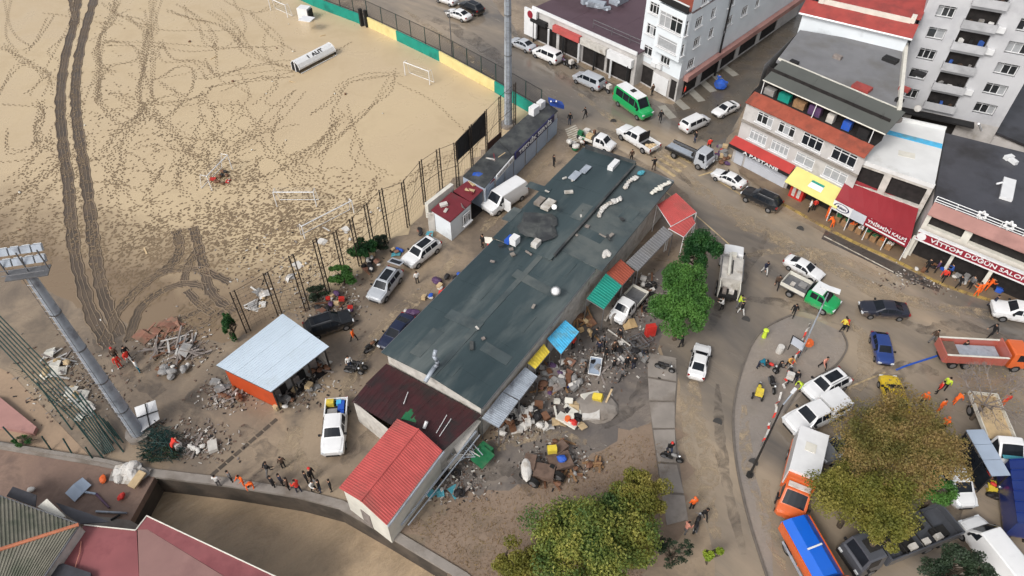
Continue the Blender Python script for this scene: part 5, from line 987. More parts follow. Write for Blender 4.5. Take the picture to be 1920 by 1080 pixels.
def wheel_mesh(r, w):
    k = ('wheel', r, w)
    if k not in VK:
        t = MB(); t.tube((0, -w/2, 0), (0, w/2, 0), r, n=14); t.tube((0, -w/2-.01, 0), (0, w/2+.01, 0), r*.88, n=14)
        g = MB(); g.tube((0, -w/2-.03, 0), (0, w/2+.03, 0), r*.58, n=10); VK[k] = (t.data('wheel', ['tyre'], False), g.data('rim', ['rim']))
    return VK[k]
def add_wheels(t, xs, y, r=.33, w=.22, dual=False):
    me = wheel_mesh(r, w)
    for x in xs:
        for s in (-1, 1):
            o = link('wheel', me[0], t, (x, s*y, r)); link('rim', me[1], o)
SPEC = {  # stations front to rear: x, underside, half width, belt height, roof half width, top height
 'sedan': dict(st=[(2.27, .38, .62, .62, .5, .7), (2.15, .26, .8, .74, .66, .8), (1.75, .2, .89, .84, .76, .92), (1.05, .2, .9, .92, .78, 1.0), (.25, .2, .9, .93, .64, 1.43), (-.75, .2, .9, .95, .63, 1.44), (-1.62, .2, .9, .98, .72, 1.09), (-2.1, .24, .86, .95, .72, 1.05), (-2.28, .38, .7, .8, .6, .9)], ws=(1.0, .3), rw=(-.85, -1.58), sw=[(.75, .0), (-.06, -.75), (-.8, -1.35)], wh=(1.4, -1.35), r=.33),
 'hatch': dict(st=[(2.0, .38, .62, .66, .5, .74), (1.88, .26, .8, .78, .66, .86), (1.5, .2, .86, .88, .76, .98), (.95, .2, .87, .95, .76, 1.05), (.25, .2, .87, .96, .66, 1.5), (-1.2, .2, .87, .98, .64, 1.5), (-1.85, .22, .86, 1.0, .66, 1.12), (-2.0, .36, .74, .85, .6, .95)], ws=(.9, .3), rw=(-1.28, -1.8), sw=[(.68, .0), (-.06, -.7), (-.76, -1.25)], wh=(1.25, -1.25), r=.32),
 'suv': dict(st=[(2.3, .45, .7, .8, .58, .9), (2.18, .32, .86, .95, .7, 1.02), (1.75, .28, .93, 1.04, .8, 1.12), (1.15, .28, .94, 1.08, .82, 1.18), (.45, .28, .94, 1.1, .7, 1.7), (-1.6, .28, .94, 1.12, .68, 1.72), (-2.15, .3, .93, 1.12, .7, 1.25), (-2.32, .45, .8, .95, .66, 1.05)], ws=(1.1, .5), rw=(-1.68, -2.1), sw=[(.9, .15), (.08, -.7), (-.77, -1.65)], wh=(1.45, -1.4), r=.37, rails=True),
 'minivan': dict(st=[(2.35, .42, .7, .78, .56, .88), (2.22, .3, .86, .95, .68, 1.04), (1.85, .26, .94, 1.08, .8, 1.16), (1.45, .26, .95, 1.14, .82, 1.24), (.75, .26, .95, 1.16, .76, 1.86), (-2.0, .26, .95, 1.18, .74, 1.88), (-2.36, .28, .93, 1.16, .76, 1.5), (-2.42, .42, .88, 1.0, .74, 1.1)], ws=(1.4, .8), rw=(-2.06, -2.34), sw=[(1.2, .55), (.45, -.7), (-.8, -1.9)], wh=(1.55, -1.45), r=.34),
 'van': dict(st=[(2.75, .42, .76, .85, .62, .95), (2.6, .3, .92, 1.05, .74, 1.14), (2.2, .26, .98, 1.18, .84, 1.28), (1.9, .26, .99, 1.24, .86, 1.36), (1.2, .26, .99, 1.3, .84, 2.2), (-2.5, .26, .99, 1.34, .84, 2.24), (-2.72, .28, .98, 1.32, .86, 2.0), (-2.78, .42, .94, 1.1, .84, 1.3)], ws=(1.85, 1.25), rw=(-2.54, -2.7), sw=[(1.7, 1.0)], wh=(1.85, -1.7), r=.36),
 'minibus': dict(st=[(2.95, .42, .78, .9, .64, 1.0), (2.8, .3, .94, 1.1, .76, 1.2), (2.4, .26, 1.0, 1.24, .86, 1.34), (2.15, .26, 1.0, 1.3, .88, 1.42), (1.35, .26, 1.0, 1.34, .86, 2.5), (-2.7, .26, 1.0, 1.36, .86, 2.55), (-2.95, .28, .99, 1.34, .88, 2.2), (-3.0, .42, .95, 1.1, .86, 1.3)], ws=(2.1, 1.4), rw=(-2.75, -2.92), sw=[(1.95, 1.2), (1.1, .05), (-.02, -1.1), (-1.17, -2.5)], wh=(2.0, -1.8), r=.37),
 'pickup': dict(st=[(2.6, .5, .72, .85, .58, .94), (2.46, .34, .88, .98, .7, 1.06), (2.0, .3, .93, 1.06, .8, 1.14), (1.4, .3, .94, 1.1, .82, 1.2), (.75, .3, .94, 1.12, .7, 1.74), (-.55, .3, .94, 1.14, .68, 1.75), (-.72, .32, .94, 1.14, .72, 1.5), (-.76, .4, .92, 1.0, .8, 1.1)], ws=(1.35, .8), rw=(-.58, -.71), sw=[(1.15, .38), (.3, -.5)], wh=(1.65, -1.65), r=.38, bed=(-.78, -2.62, .95)),
 'single_cab': dict(st=[(2.5, .5, .72, .9, .58, 1.0), (2.36, .34, .9, 1.05, .72, 1.14), (1.95, .3, .97, 1.16, .84, 1.26), (1.65, .3, .98, 1.2, .86, 1.34), (1.0, .3, .98, 1.24, .8, 1.98), (-.1, .3, .98, 1.26, .8, 2.0), (-.3, .32, .97, 1.26, .82, 1.8), (-.34, .4, .95, 1.1, .84, 1.3)], ws=(1.6, 1.05), rw=(-.14, -.3), sw=[(1.4, .75), (.65, .0)], wh=(1.6, -1.8), r=.38, flat=(-.45, -2.9, 1.0)),
 'van_cab': dict(st=[(1.35, .5, .9, .95, .8, 1.05), (1.2, .4, 1.05, 1.12, .9, 1.22), (.95, .36, 1.08, 1.2, .98, 1.32), (.75, .36, 1.08, 1.24, .98, 1.4), (-.15, .36, 1.08, 1.28, .92, 2.25), (-.75, .36, 1.08, 1.3, .92, 2.3), (-.85, .4, 1.06, 1.3, .92, 2.2)], ws=(.72, -.1), rw=None, sw=[(.5, -.6)], wh=(), r=.42),
 'cab': dict(st=[(1.0, .6, 1.05, 1.0, 1.0, 1.1), (.95, .5, 1.12, 1.35, 1.05, 1.5), (.85, .5, 1.15, 1.5, 1.08, 1.62), (.55, .5, 1.15, 1.5, 1.0, 2.55), (-.75, .5, 1.15, 1.5, 1.0, 2.6), (-.85, .55, 1.12, 1.4, 1.0, 2.45)], ws=(.83, .58), rw=None, sw=[(.5, -.35)], wh=(), r=.48),
}
def body_parts(kind):
    if kind in VK: return VK[kind]
    sp = SPEC[kind]; st = sp['st']; out = []
    b = MB(); loft(b, st); out.append(('body', b.data('body', ['car_white'], False), 0))
    def glassq(nm, x0, x1, f=.93):
        b = MB(); g = [[top_pt(st, x0+(x1-x0)*i/2, (-f, -.511, 0, .511, f)[j]) for j in range(5)] for i in range(3)]
        for i in range(2):
            for j in range(4): b.face([g[i][j], g[i+1][j], g[i+1][j+1], g[i][j+1]])
        return (nm, b.data(nm, ['glass'], True), None)
    out.append(glassq('windshield', *sp['ws']))
    if sp['rw']: out.append(glassq('rear_window', *sp['rw']))
    for x0, x1 in sp['sw']:
        for s in (-1, 1):
            b = MB(); xs = [x0, (x0+x1)/2, x1]
            for i in range(2): b.face([side_pt(st, xs[i], .1, s), side_pt(st, xs[i+1], .1, s), side_pt(st, xs[i+1], .92, s), side_pt(st, xs[i], .92, s)])
            out.append(('side_window', b.data('side_window', ['glass']), None))
    fx, rx = st[1][0], st[-2][0]; fz, rz_ = st[1][3]-.1, st[-2][3]-.12; fw, rw_ = st[1][2], st[-2][2]
    if 'cab' not in kind or kind == 'single_cab':
        for s in (-1, 1):
            b = MB(); b.box((fx+.04, s*(fw-.2), fz-.06), (.22, .34, .14), 0); out.append(('headlight', b.data('headlight', ['lamp_clear']), None))
            b = MB(); b.box((rx-.06, s*(rw_-.14), rz_-.1), (.2, .24, .22), 0); out.append(('taillight', b.data('taillight', ['lamp_red']), None)) if 'bed' not in sp and 'flat' not in sp else None
        b = MB(); b.box((fx+.1, 0, .42), (.14, fw*1.2, .16)); out.append(('grille', b.data('grille', ['dark']), None))
    b = MB(); wsx = sp['ws'][0]-.25
    for s in (-1, 1): b.box((wsx, s*(st[3][2]+.09), st[3][3]+.05), (.14, .2, .16))
    out.append(('mirror', b.data('mirror', ['dark']), None))
    if sp.get('rails'):
        b = MB(); [b.tube((.3, s*.62, 1.75), (-1.6, s*.6, 1.77), .03) for s in (-1, 1)]; out.append(('roof_rail', b.data('roof_rail', ['steel']), None)); b = MB(); b.box((-.5, 0, 1.735), (1.5, .85, .02)); out.append(('sunroof', b.data('sunroof', ['glass']), None))
    if 'bed' in sp:
        x0, x1, h = sp['bed']; b = MB(); xc, ln = (x0+x1)/2, x0-x1
        b.box((xc, 0, .5), (ln, 1.78, .12)); [b.box((xc, s*.88, .4), (ln, .1, h-.3)) for s in (-1, 1)]; b.box((x1+.05, 0, .5), (.1, 1.7, h-.45)); b.box((x0-.05, 0, .5), (.08, 1.7, h-.35)); out.append(('cargo_bed', b.data('cargo_bed', ['car_white']), 0)); b = MB(); b.box((xc, 0, .625), (ln-.2, 1.6, .02)); out.append(('bed_liner', b.data('bed_liner', ['chassis']), None))
        for s in (-1, 1): b = MB(); b.box((x1-.02, s*.84, .72), (.08, .16, .3)); out.append(('taillight', b.data('taillight', ['lamp_red']), None))
    if 'flat' in sp:
        x0, x1, z = sp['flat']; xc, ln = (x0+x1)/2, x0-x1; b = MB(); b.box((xc, 0, .5), (ln, .9, .3)); out.append(('chassis', b.data('chassis', ['chassis']), None)); b = MB(); b.box((xc, 0, z-.12), (ln, 2.0, .12)); out.append(('bed_floor', b.data('bed_floor', ['steel']), None))
        for s in (-1, 1): b = MB(); b.box((xc, s*1.0, z), (ln, .06, .4)); out.append(('side_board', b.data('side_board', ['cream_white']), None))
        b = MB(); b.box((x1, 0, z), (.06, 2.0, .4)); out.append(('tailgate', b.data('tailgate', ['cream_white']), None)); b = MB(); b.box((x0, 0, z), (.06, 2.0, .9)); out.append(('headboard', b.data('headboard', ['steel']), None))
    VK[kind] = out; return out
def vehicle(kind, color, c, f, label, category='car', name='parked_car', group=None, scale=1., z=.7, roof=None, at=None, extra=None):
    p, q = P(c[0], c[1], z), P(f[0], f[1], z); rz = atan2(q.y-p.y, q.x-p.x)
    t = thing(name, label, category, (p.x, p.y, .012), rz, group); sp = SPEC[kind]
    for nm, me, slot in body_parts(kind):
        o = link(nm, me, t)
        if slot is not None: paint(o, slot, 'car_'+color)
    if sp['wh']: add_wheels(t, sp['wh'], sp['st'][3][2]-.09, sp['r'])
    t.scale = (scale,)*3
    if roof: b = MB(); b.box((-.65, 0, sp['st'][4][5]+.03), (sp['st'][4][0]-sp['st'][5][0]+.1, 1.55, .07)); o = b.build('roof_panel', 'car_'+roof, t)
    if extra: extra(t)
    return t
def MBb(t):
    b = MB(); [b.blob((-1.9+rnd.uniform(-.5, .5), rnd.uniform(-.5, .5), .8), (.35, .3, .25), 1) for _ in range(6)]; return b.build('load', 'plastic_tan', t)
def bx(t, name, m, c, size, rz=0, tilt=None): b = MB(); b.box(c, size, rz, 0, tilt); return b.build(name, m, t)
CARS = [
 ('sedan', 'white', (860, 26), (838, 18), 'white sedan parked beside a black car at the top of the street'),
 ('suv', 'black', (884, 14), (862, 4), 'black car parked next to the white sedan at the top'),
 ('hatch', 'white', (838, -2), (815, -10), 'white car cut off by the top edge above the street'),
 ('sedan', 'silver', (980, 82), (960, 73), 'silver sedan by the floodlight mast, first in the kerb row'),
 ('minivan', 'white', (1026, 103), (1004, 93), 'white people carrier parked behind the silver sedan'),
 ('hatch', 'white', (1042, 77), (1030, 71), 'tiny white buggy on the pavement under the shop terrace'),
 ('minivan', 'silver', (1104, 151), (1080, 140), 'silver people carrier ahead of the green minibus'),
 ('minivan', 'white', (1303, 230), (1330, 217), 'white people carrier entering the side street, seen from behind'),
 ('sedan', 'white', (1361, 203), (1338, 214), 'white sedan facing out of the side street'),
 ('sedan', 'white', (1367, 333), (1340, 320), 'white sedan behind the low flatbed truck'),
 ('suv', 'black', (1428, 373), (1400, 360), 'black car parked before the yellow awning'),
 ('sedan', 'white', (1508, 501), (1540, 518), 'white sedan beside the green flatbed pickup'),
 ('sedan', 'charcoal', (1658, 579), (1616, 576), 'dark grey sedan driving left through the brown water'),
 ('hatch', 'blue', (1655, 652), (1664, 688), 'dark blue hatchback standing in the junction'),
 ('sedan', 'white', (1312, 676), (1319, 646), 'white sedan alone below the round green tree'),
 ('suv', 'white', (1549, 722), (1514, 740), 'white car with dark sunroof beside the traffic island'),
 ('suv', 'grey', (1580, 838), (1552, 848), 'grey car half hidden under the autumn tree'),
 ('sedan', 'yellow', (1678, 742), (1668, 712), 'yellow taxi partly hidden by the autumn tree'),
 ('minivan', 'white', (1786, 900), (1802, 930), 'white van with its front showing beneath the tree edge'),
 ('suv', 'white', (790, 473), (760, 496), 'white estate car parked in the muddy yard'),
 ('suv', 'silver', (722, 534), (702, 560), 'silver car with dark glass roof and open tailgate'),
 ('suv', 'black', (616, 607), (650, 596), 'black car wedged behind the white roofed shed'),
 ('sedan', 'navy', (744, 622), (728, 642), 'dark blue car half under the slate roof edge'),
]
VO = {}
for c in CARS: VO[c[4]] = vehicle(c[0], c[1], c[2], c[3], c[4], scale=.72 if 'tiny' in c[4] else .87 if c[4] in ('white sedan alone below the round green tree', 'white sedan behind the low flatbed truck', 'white sedan beside the green flatbed pickup', 'white sedan facing out of the side street', 'dark blue hatchback standing in the junction', 'white people carrier entering the side street, seen from behind') else .95)
def tailgate(t): bx(t, 'tailgate', 'car_silver', (-2.5, 0, 1.75), (1.0, 1.5, .06), 0, (0, -.25)); bx(t, 'tailgate_glass', 'glass', (-2.45, 0, 1.82), (.6, 1.2, .02), 0, (0, -.25))
tailgate(VO['silver car with dark glass roof and open tailgate'])
bx(VO['yellow taxi partly hidden by the autumn tree'], 'roof_sign', 'plastic_yellow', (-.2, 0, 1.46), (.25, .6, .16))
def vans(t): pass
vehicle('minibus', 'green', (1188, 192), (1222, 216), 'bright green minibus with white roof in the street', 'minibus', 'minibus', z=1.2, roof='white', extra=lambda t: bx(t, 'roof_hatch', 'dark', (-.4, .1, 2.62), (.6, .7, .06)))
def van_door(t): bx(t, 'rear_door', 'white_paint', (3.1, .9, .6), (.9, .06, 1.5), .4)
vehicle('van', 'white', (946, 368), (914, 388), 'white panel van squeezed between workshop and slate roof', 'van', 'panel_van', z=1.1, extra=lambda t: bx(t, 'open_door', 'white_paint', (1.0, 1.5, .4), (.08, 1.0, 1.5)))
vehicle('van', 'white', (1868, 1036), (1828, 985), 'white van at the lower right corner', 'van', 'panel_van', z=1.1)
vehicle('pickup', 'white', (627, 797), (622, 852), 'white pickup with crates in its bed in the flooded yard', 'pickup', 'pickup_truck', z=.9, extra=lambda t: [bx(t, 'load', m, c, s) for m, c, s in (('plastic_blue', (-1.9, .4, .66), (.9, .5, .3)), ('plastic_yellow', (-2.2, -.5, .66), (.5, .6, .5)), ('plastic_sky', (-2.2, .2, .66), (.4, .4, .35)), ('plastic_grey', (-1.3, -.3, .66), (.7, .8, .2)), ('plastic_blue', (-1.3, .5, .66), (.6, .3, .15)))])
vehicle('pickup', 'white', (1196, 258), (1163, 238), 'white pickup with sacks in its bed crossing the junction', 'pickup', 'pickup_truck', z=.9, scale=1.08, extra=lambda t: [bx(t, 'bed_screen', 'dark', (-.9, 0, 1.0), (.1, 1.6, .9)), MBb(t)])
vehicle('pickup', 'white', (1530, 776), (1474, 802), 'white double cab pickup with hard top cover, nose to the red and white tape', 'pickup', 'pickup_truck', z=.9, scale=1.08, extra=lambda t: [bx(t, 'hard_top', 'white_paint', (-1.7, 0, .95), (1.85, 1.7, .8)), bx(t, 'hard_top_window', 'glass', (-1.7, -.86, 1.2), (1.3, .04, .35)), bx(t, 'hard_top_window', 'glass', (-1.7, .86, 1.2), (1.3, .04, .35)), bx(t, 'stripe', 'car_navy', (.3, -.955, .75), (1.4, .02, .1))])
vehicle('pickup', 'white', (1918, 585), (1880, 578), 'white pickup entering at the right edge', 'pickup', 'pickup_truck', z=.9)
vehicle('single_cab', 'green', (1524, 552), (1574, 578), 'green flatbed pickup with white cab roof', 'pickup', 'flatbed_pickup', z=.9, extra=lambda t: [bx(t, 'roof_panel', 'white_paint', (.45, 0, 2.02), (1.1, 1.6, .06)), bx(t, 'load', 'plastic_grey', (-1.2, .3, 1.0), (.7, .6, .2)), bx(t, 'load', 'plastic_white', (-2.0, -.2, 1.0), (.4, .4, .2))])
vehicle('single_cab', 'white', (1176, 572), (1160, 590), 'white cab jeep stranded beside the round green tree', 'jeep', 'jeep', z=.9, scale=.85)
vehicle('single_cab', 'white', (1122, 263), (1146, 272), 'white truck loaded with sacks at the corner of the slate roof', 'truck', 'small_truck', z=.9, scale=.84, extra=lambda t: [MBb(t), bx(t, 'load', 'plastic_green', (-2.6, -.7, 1.0), (.7, .6, 1.0)), bx(t, 'load', 'plastic_tan', (-1.2, -.4, 1.0), (.9, .9, .8)), bx(t, 'load', 'plastic_brown', (-1.0, .5, 1.0), (.3, .4, 1.1)), bx(t, 'load', 'plastic_white', (-2.2, .5, 1.0), (.8, .7, .8))])
def truck(label, c, f, color, name='truck', build=None, L=7., z=1.2, scale=1., axles=None, cabkind='cab', group=None, category='truck'):
    p, q = P(c[0], c[1], z), P(f[0], f[1], z); rz = atan2(q.y-p.y, q.x-p.x); t = thing(name, label, category, (p.x, p.y, .012), rz, group); t.scale = (scale,)*3
    cab = L/2-1.0
    for nm, me, slot in body_parts(cabkind):
        o = link(nm, me, t, (cab, 0, 0))
        if slot is not None: paint(o, slot, 'car_'+color)
    bx(t, 'bumper', 'chassis', (L/2-.02, 0, .45), (.2, 2.2, .35)); bx(t, 'chassis', 'chassis', (-.4, 0, .55), (L-1.0, .95, .3))
    for s in (-1, 1): bx(t, 'headlight', 'lamp_clear', (L/2+.02, s*.85, .85), (.12, .35, .18))
    add_wheels(t, axles or (cab-.1, -L/2+1.5), 1.0, .48, .3)
    if build: build(t, L)
    return t
def dump(t, L):
    x0, x1 = L/2-2.3, -L/2; xc, ln = (x0+x1)/2, x0-x1
    bx(t, 'dump_floor', 'steel', (xc, 0, 1.0), (ln, 2.2, .12)); [bx(t, 'dump_side', 'car_red', (xc, s*1.15, 1.0), (ln, .12, 1.1)) for s in (-1, 1)]; bx(t, 'tailgate', 'car_red', (x1, 0, 1.0), (.12, 2.3, 1.1)); bx(t, 'headboard', 'car_red', (x0, 0, 1.0), (.12, 2.3, 1.5))
    bx(t, 'liner', 'galv', (xc+.4, 0, 1.13), (ln-1.4, 1.9, .25)); bx(t, 'rim_rail', 'cream_white', (xc, 1.15, 2.1), (ln, .18, .06)); bx(t, 'rim_rail', 'cream_white', (xc, -1.15, 2.1), (ln, .18, .06)); bx(t, 'silt_load', 'brown_heap', (x1+.9, 0, 1.13), (1.2, 2.0, .6))
    for k in range(6): [bx(t, 'side_rib', 'car_red', (x0-.3-(ln-.6)*k/5, s*1.23, 1.0), (.1, .08, 1.05)) for s in (-1, 1)]
truck('large red dump truck with silt in its pale lined bed', (1842, 662), (1915, 666), 'orange', build=dump, L=8.2, axles=(3.1, -1.6, -2.9), scale=.88)
def flat(t, L):
    x0, x1 = L/2-2.1, -L/2; xc, ln = (x0+x1)/2, x0-x1
    bx(t, 'bed_floor', 'galv', (xc, 0, .95), (ln, 1.1, .1)); [bx(t, 'side_rail', 'steel', (xc, s*.95, .95), (ln, .3, .22)) for s in (-1, 1)]; [bx(t, 'side_board', 'chassis', (xc, s*1.12, .85), (ln, .06, .4)) for s in (-1, 1)]; bx(t, 'headboard', 'steel', (x0+.05, 0, .95), (.1, 2.0, 1.4)); bx(t, 'winch', 'chassis', (x0-.4, 0, 1.05), (.5, .8, .4))
    for k in range(7): bx(t, 'cross_member', 'chassis', (x0-.3-k*(ln-.6)/6, 0, .9), (.1, 2.2, .1))
truck('low grey flatbed recovery truck on the zebra crossing', (1294, 284), (1335, 303), 'silver', name='flatbed_truck', build=flat, L=6.4, scale=.88)
def garbage(t, L):
    bx(t, 'body_box', 'dirty_white', (-.6, 0, 1.0), (3.4, 2.1, 1.6)); bx(t, 'hopper_side', 'cream_white', (-2.9, 1.0, .9), (1.2, .1, 1.5)); bx(t, 'hopper_side', 'cream_white', (-2.9, -1.0, .9), (1.2, .1, 1.5)); bx(t, 'hopper_floor', 'dark', (-2.9, 0, .9), (1.2, 1.9, .3)); bx(t, 'crane_column', 'cream_white', (1.35, 0, 1.0), (.5, .6, 1.9)); bx(t, 'crane_arm', 'cream_white', (-.3, .35, 2.75), (3.2, .25, .25)); bx(t, 'hydraulic', 'dark', (-.5, 0, 2.64), (2.0, .1, .1)); bx(t, 'rail', 'steel', (-.6, 1.1, 2.5), (3.3, .06, .2)); bx(t, 'rail', 'steel', (-.6, -1.1, 2.5), (3.3, .06, .2)); bx(t, 'load', 'plastic_white', (-2.8, -.3, 1.2), (.5, .5, .4)); bx(t, 'load', 'wood_grey', (-2.8, .4, 1.2), (.8, .4, .3))
truck('tall white crane truck beside the cypress', (1369, 512), (1374, 464), 'white', name='crane_truck', build=garbage, L=7.0, scale=.92, axles=(2.4, -1.3, -2.3))
def ambulance(t, L):
    bx(t, 'box_body', 'white_paint', (-1.0, 0, .8), (4.3, 2.2, 2.3)); bx(t, 'box_base', 'car_orange', (-1.0, 0, .5), (4.4, 2.26, .5)); bx(t, 'orange_panel', 'car_orange', (1.35, 0, .8), (.5, 2.1, 2.0)); bx(t, 'light_bar', 'plastic_white', (1.9, 0, 2.34), (.4, 1.6, .16)); bx(t, 'side_rail', 'steel', (-1.0, 1.2, 1.0), (4.2, .06, .2)); bx(t, 'roof_hatch', 'cream_white', (-1.4, 0, 3.1), (.8, .8, .06))
truck('orange rescue truck with large white box body', (1500, 890), (1480, 972), 'orange', name='rescue_truck', build=ambulance, L=6.8, scale=.98, cabkind='van_cab')
def tarp(t, L):
    bx(t, 'bed_side', 'car_orange', (-1.0, 1.1, .9), (L-2.2, .1, .9)); bx(t, 'bed_side', 'car_orange', (-1.0, -1.1, .9), (L-2.2, .1, .9)); bx(t, 'tailgate', 'car_orange', (-L/2+.1, 0, .9), (.1, 2.2, .9))
    b = MB(); x0, x1 = L/2-2.1, -L/2; b.mesh([(x0, -1.14, 1.7), (x0, 1.14, 1.7), (x1, 1.14, 1.7), (x1, -1.14, 1.7), (x0-.1, -.5, 2.25), (x0-.1, .5, 2.25), (x1+.1, .5, 2.2), (x1+.1, -.5, 2.2)], [(4, 7, 6, 5), (0, 3, 7, 4), (1, 5, 6, 2), (0, 4, 5, 1), (3, 2, 6, 7)]); b.build('tarpaulin', 'car_tarp_blue', t)
    bx(t, 'tarp_strap', 'white_paint', (-.9, 0, 2.24), (.12, 1.2, .03), .1); bx(t, 'ladder_rail', 'galv', (-.4, -1.5, 1.2), (3.4, .12, .12)); bx(t, 'jerry_can', 'plastic_orange', (1.4, -1.35, .9), (.4, .35, .5))
truck('orange truck under a bright blue tarpaulin at the bottom edge', (1532, 1060), (1570, 1128), 'orange', name='tarp_truck', build=tarp, L=6.6)
def army(t, L):
    x0, x1 = L/2-2.2, -L/2; xc, ln = (x0+x1)/2, x0-x1; bx(t, 'bed_floor', 'car_army', (xc, 0, 1.0), (ln, 2.3, .15)); [bx(t, 'side_board', 'car_army', (xc, s*1.18, 1.0), (ln, .1, .8)) for s in (-1, 1)]; bx(t, 'tailgate', 'car_army', (x1, 0, 1.0), (.1, 2.4, .8)); bx(t, 'headboard', 'car_army', (x0, 0, 1.0), (.1, 2.4, 1.1))
    for k in range(4): bx(t, 'bench', 'chassis', (x0-.8-k*1.4, .5 if k % 2 else -.5, 1.15), (1.2, .8, .3))
    for k in range(3): bx(t, 'cargo_box', 'dirty_white', (x0-2.2-k*1.1, .85, 1.6), (.5, .4, .35))
    [bx(t, 'bed_hoop', 'chassis', (x0-k*1.5, 0, 1.75), (.08, 2.35, .08)) for k in range(4)]; bx(t, 'roof_hatch', 'chassis', (L/2-1.2, 0, 2.62), (.9, .9, .08))
truck('long dark grey military truck with open bed under the autumn tree', (1688, 1012), (1590, 1050), 'army', name='military_truck', build=army, L=8.6, axles=(3.1, -1.8, -3.1))
truck('white truck with empty bed behind the bus shelter', (1868, 800), (1892, 858), 'white', name='flatbed_truck', cabkind='van_cab', build=lambda t, L: [bx(t, 'bed_floor', 'plastic_tan', (-1.1, 0, .95), (4.4, 2.2, .12)), bx(t, 'side_board', 'cream_white', (-1.1, 1.08, 1.0), (4.4, .08, .4)), bx(t, 'side_board', 'cream_white', (-1.1, -1.08, 1.0), (4.4, .08, .4)), bx(t, 'tailgate', 'cream_white', (-3.2, 0, 1.0), (.08, 2.1, .4)), bx(t, 'dash_cover', 'plastic_teal', (3.1, 0, 1.62), (.3, 1.5, .06))], L=6.8)
# tractor-like wreck and motorbikes
_mc = {}
def motorbike(c, f, label, color='black', group=None, box=None, name='motorcycle', trike=False):
    p, q = P(*c), P(*f); t = thing(name, label, 'motorcycle', (p.x, p.y, .012), atan2(q.y-p.y, q.x-p.x), group); me = wheel_mesh(.3, .12)
    for x, y in ((.65, 0), (-.6, .4), (-.6, -.4)) if trike else ((.65, 0), (-.6, 0)): o = link('wheel', me[0], t, (x, y, .3)); link('rim', me[1], o)
    b = MB(); b.path([(.65, 0, .3), (.42, 0, .95), (.1, 0, .6), (-.6, 0, .3)], .05); b.tube((.1, 0, .35), (-.3, 0, .35), .16); b.build('frame', 'chassis', t)
    b = MB(); b.blob((.15, 0, .78), (.3, .16, .14), 2, jit=.03); b.build('fuel_tank', 'plastic_'+color if 'plastic_'+color in MATS else 'chassis', t, True)
    b = MB(); b.blob((-.35, 0, .8), (.36, .15, .08), 2, jit=.03); b.build('seat', 'dark', t, True); b = MB(); b.tube((.4, -.34, 1.02), (.4, .34, 1.02), .025); b.build('handlebar', 'steel', t); b = MB(); b.blob((.55, 0, .85), .1, 1, jit=.02); b.build('headlight', 'lamp_clear', t); b = MB(); b.tube((-.1, -.16, .3), (-.8, -.18, .42), .05); b.build('exhaust', 'steel', t)
    if box: bx(t, 'cargo_box', box, (-.7, 0, .85), (.55, .6, .5))
    return t
for c, f, l, col, bxm, tk in (((1058, 122), (1046, 116), 'motorcycle at the kerb behind the white people carrier', 'purple', None, 0), ((1064, 126), (1052, 119), 'motorcycle with white box, second behind the white people carrier', 'black', 'plastic_white', 0), ((1076, 126), (1066, 117), 'motorcycle nearest the silver people carrier at the kerb', 'black', None, 0), ((1134, 172), (1124, 166), 'motorcycle squeezed in front of the green minibus', 'grey', 'plastic_white', 0),
    ((672, 690), (692, 694), 'motorcycle lying in the yard before the slate roof', 'black', None, 0), ((664, 700), (690, 704), 'dark motorcycle with a rider in white beside it', 'black', None, 0), ((698, 655), (708, 648), 'motorcycle leaning close to the corner of the slate roof', 'brown', None, 0), ((1245, 694), (1262, 700), 'dark motorcycle parked on the concrete slabs', 'black', None, 0), ((1420, 738), (1424, 712), 'three wheeler with yellow cargo box on the traffic island', 'yellow', 'plastic_yellow', 1),
    ((1440, 692), (1455, 700), 'red motorcycle beside the person in teal', 'red', None, 0), ((1478, 708), (1482, 690), 'motorcycle with white box among the barrier tape', 'black', 'plastic_white', 0), ((1446, 726), (1450, 740), 'small dark scooter on the traffic island', 'black', None, 0), ((1258, 862), (1270, 866), 'fallen bicycle like scooter beside the concrete slabs', 'grey', None, 0), ((1305, 985), (1310, 970), 'motorcycle ridden near the bottom of the street', 'black', None, 0), ((1850, 915), (1862, 922), 'motorcycle with crate beside the bus shelter', 'red', 'plastic_red', 0), ((1838, 880), (1848, 890), 'dark motorcycle in the row by the bus shelter', 'black', None, 0), ((1826, 865), (1838, 872), 'grey motorcycle farthest back by the bus shelter', 'grey', None, 0)):
    motorbike(c, f, l, col, None, bxm, trike=bool(tk))
# bus shelter, container, skip, road furniture
bs_ = thing('bus_shelter', 'bus shelter with three pale blue roof panels at the right', 'bus shelter', P(1850, 850))
s0, s1 = P(1828, 805, 2.6), P(1878, 892, 2.6); ds = (s1-s0).normalized(); nsn = Vector((ds.y, -ds.x, 0))
for k in range(3):
    a, c = s0.lerp(s1, k/3+.005), s0.lerp(s1, (k+1)/3-.005); part(bs_, 'roof_panel', 'shutter_blue', lambda b: b.slab([a-nsn*.7, c-nsn*.7, c+nsn*.7, a+nsn*.7], .08))
for k in range(4):
    for s in (-.6, .6): q = s0.lerp(s1, .02+.32*k)+nsn*s; part(bs_, 'post', 'chassis', lambda b: b.tube((q.x, q.y, 0), (q.x, q.y, 2.55), .05))
part(bs_, 'bench', 'wood_grey', lambda b: b.box((s0.lerp(s1, .5)-nsn*.2).xy.to_3d()+Vector((0, 0, .42)), (3.6, .4, .06), atan2(ds.y, ds.x))); part(bs_, 'back_panel', 'glass', lambda b: b.box((s0.lerp(s1, .5)+nsn*.62).xy.to_3d()+Vector((0, 0, .3)), ((s1-s0).length*.95, .03, 1.9), atan2(ds.y, ds.x)))
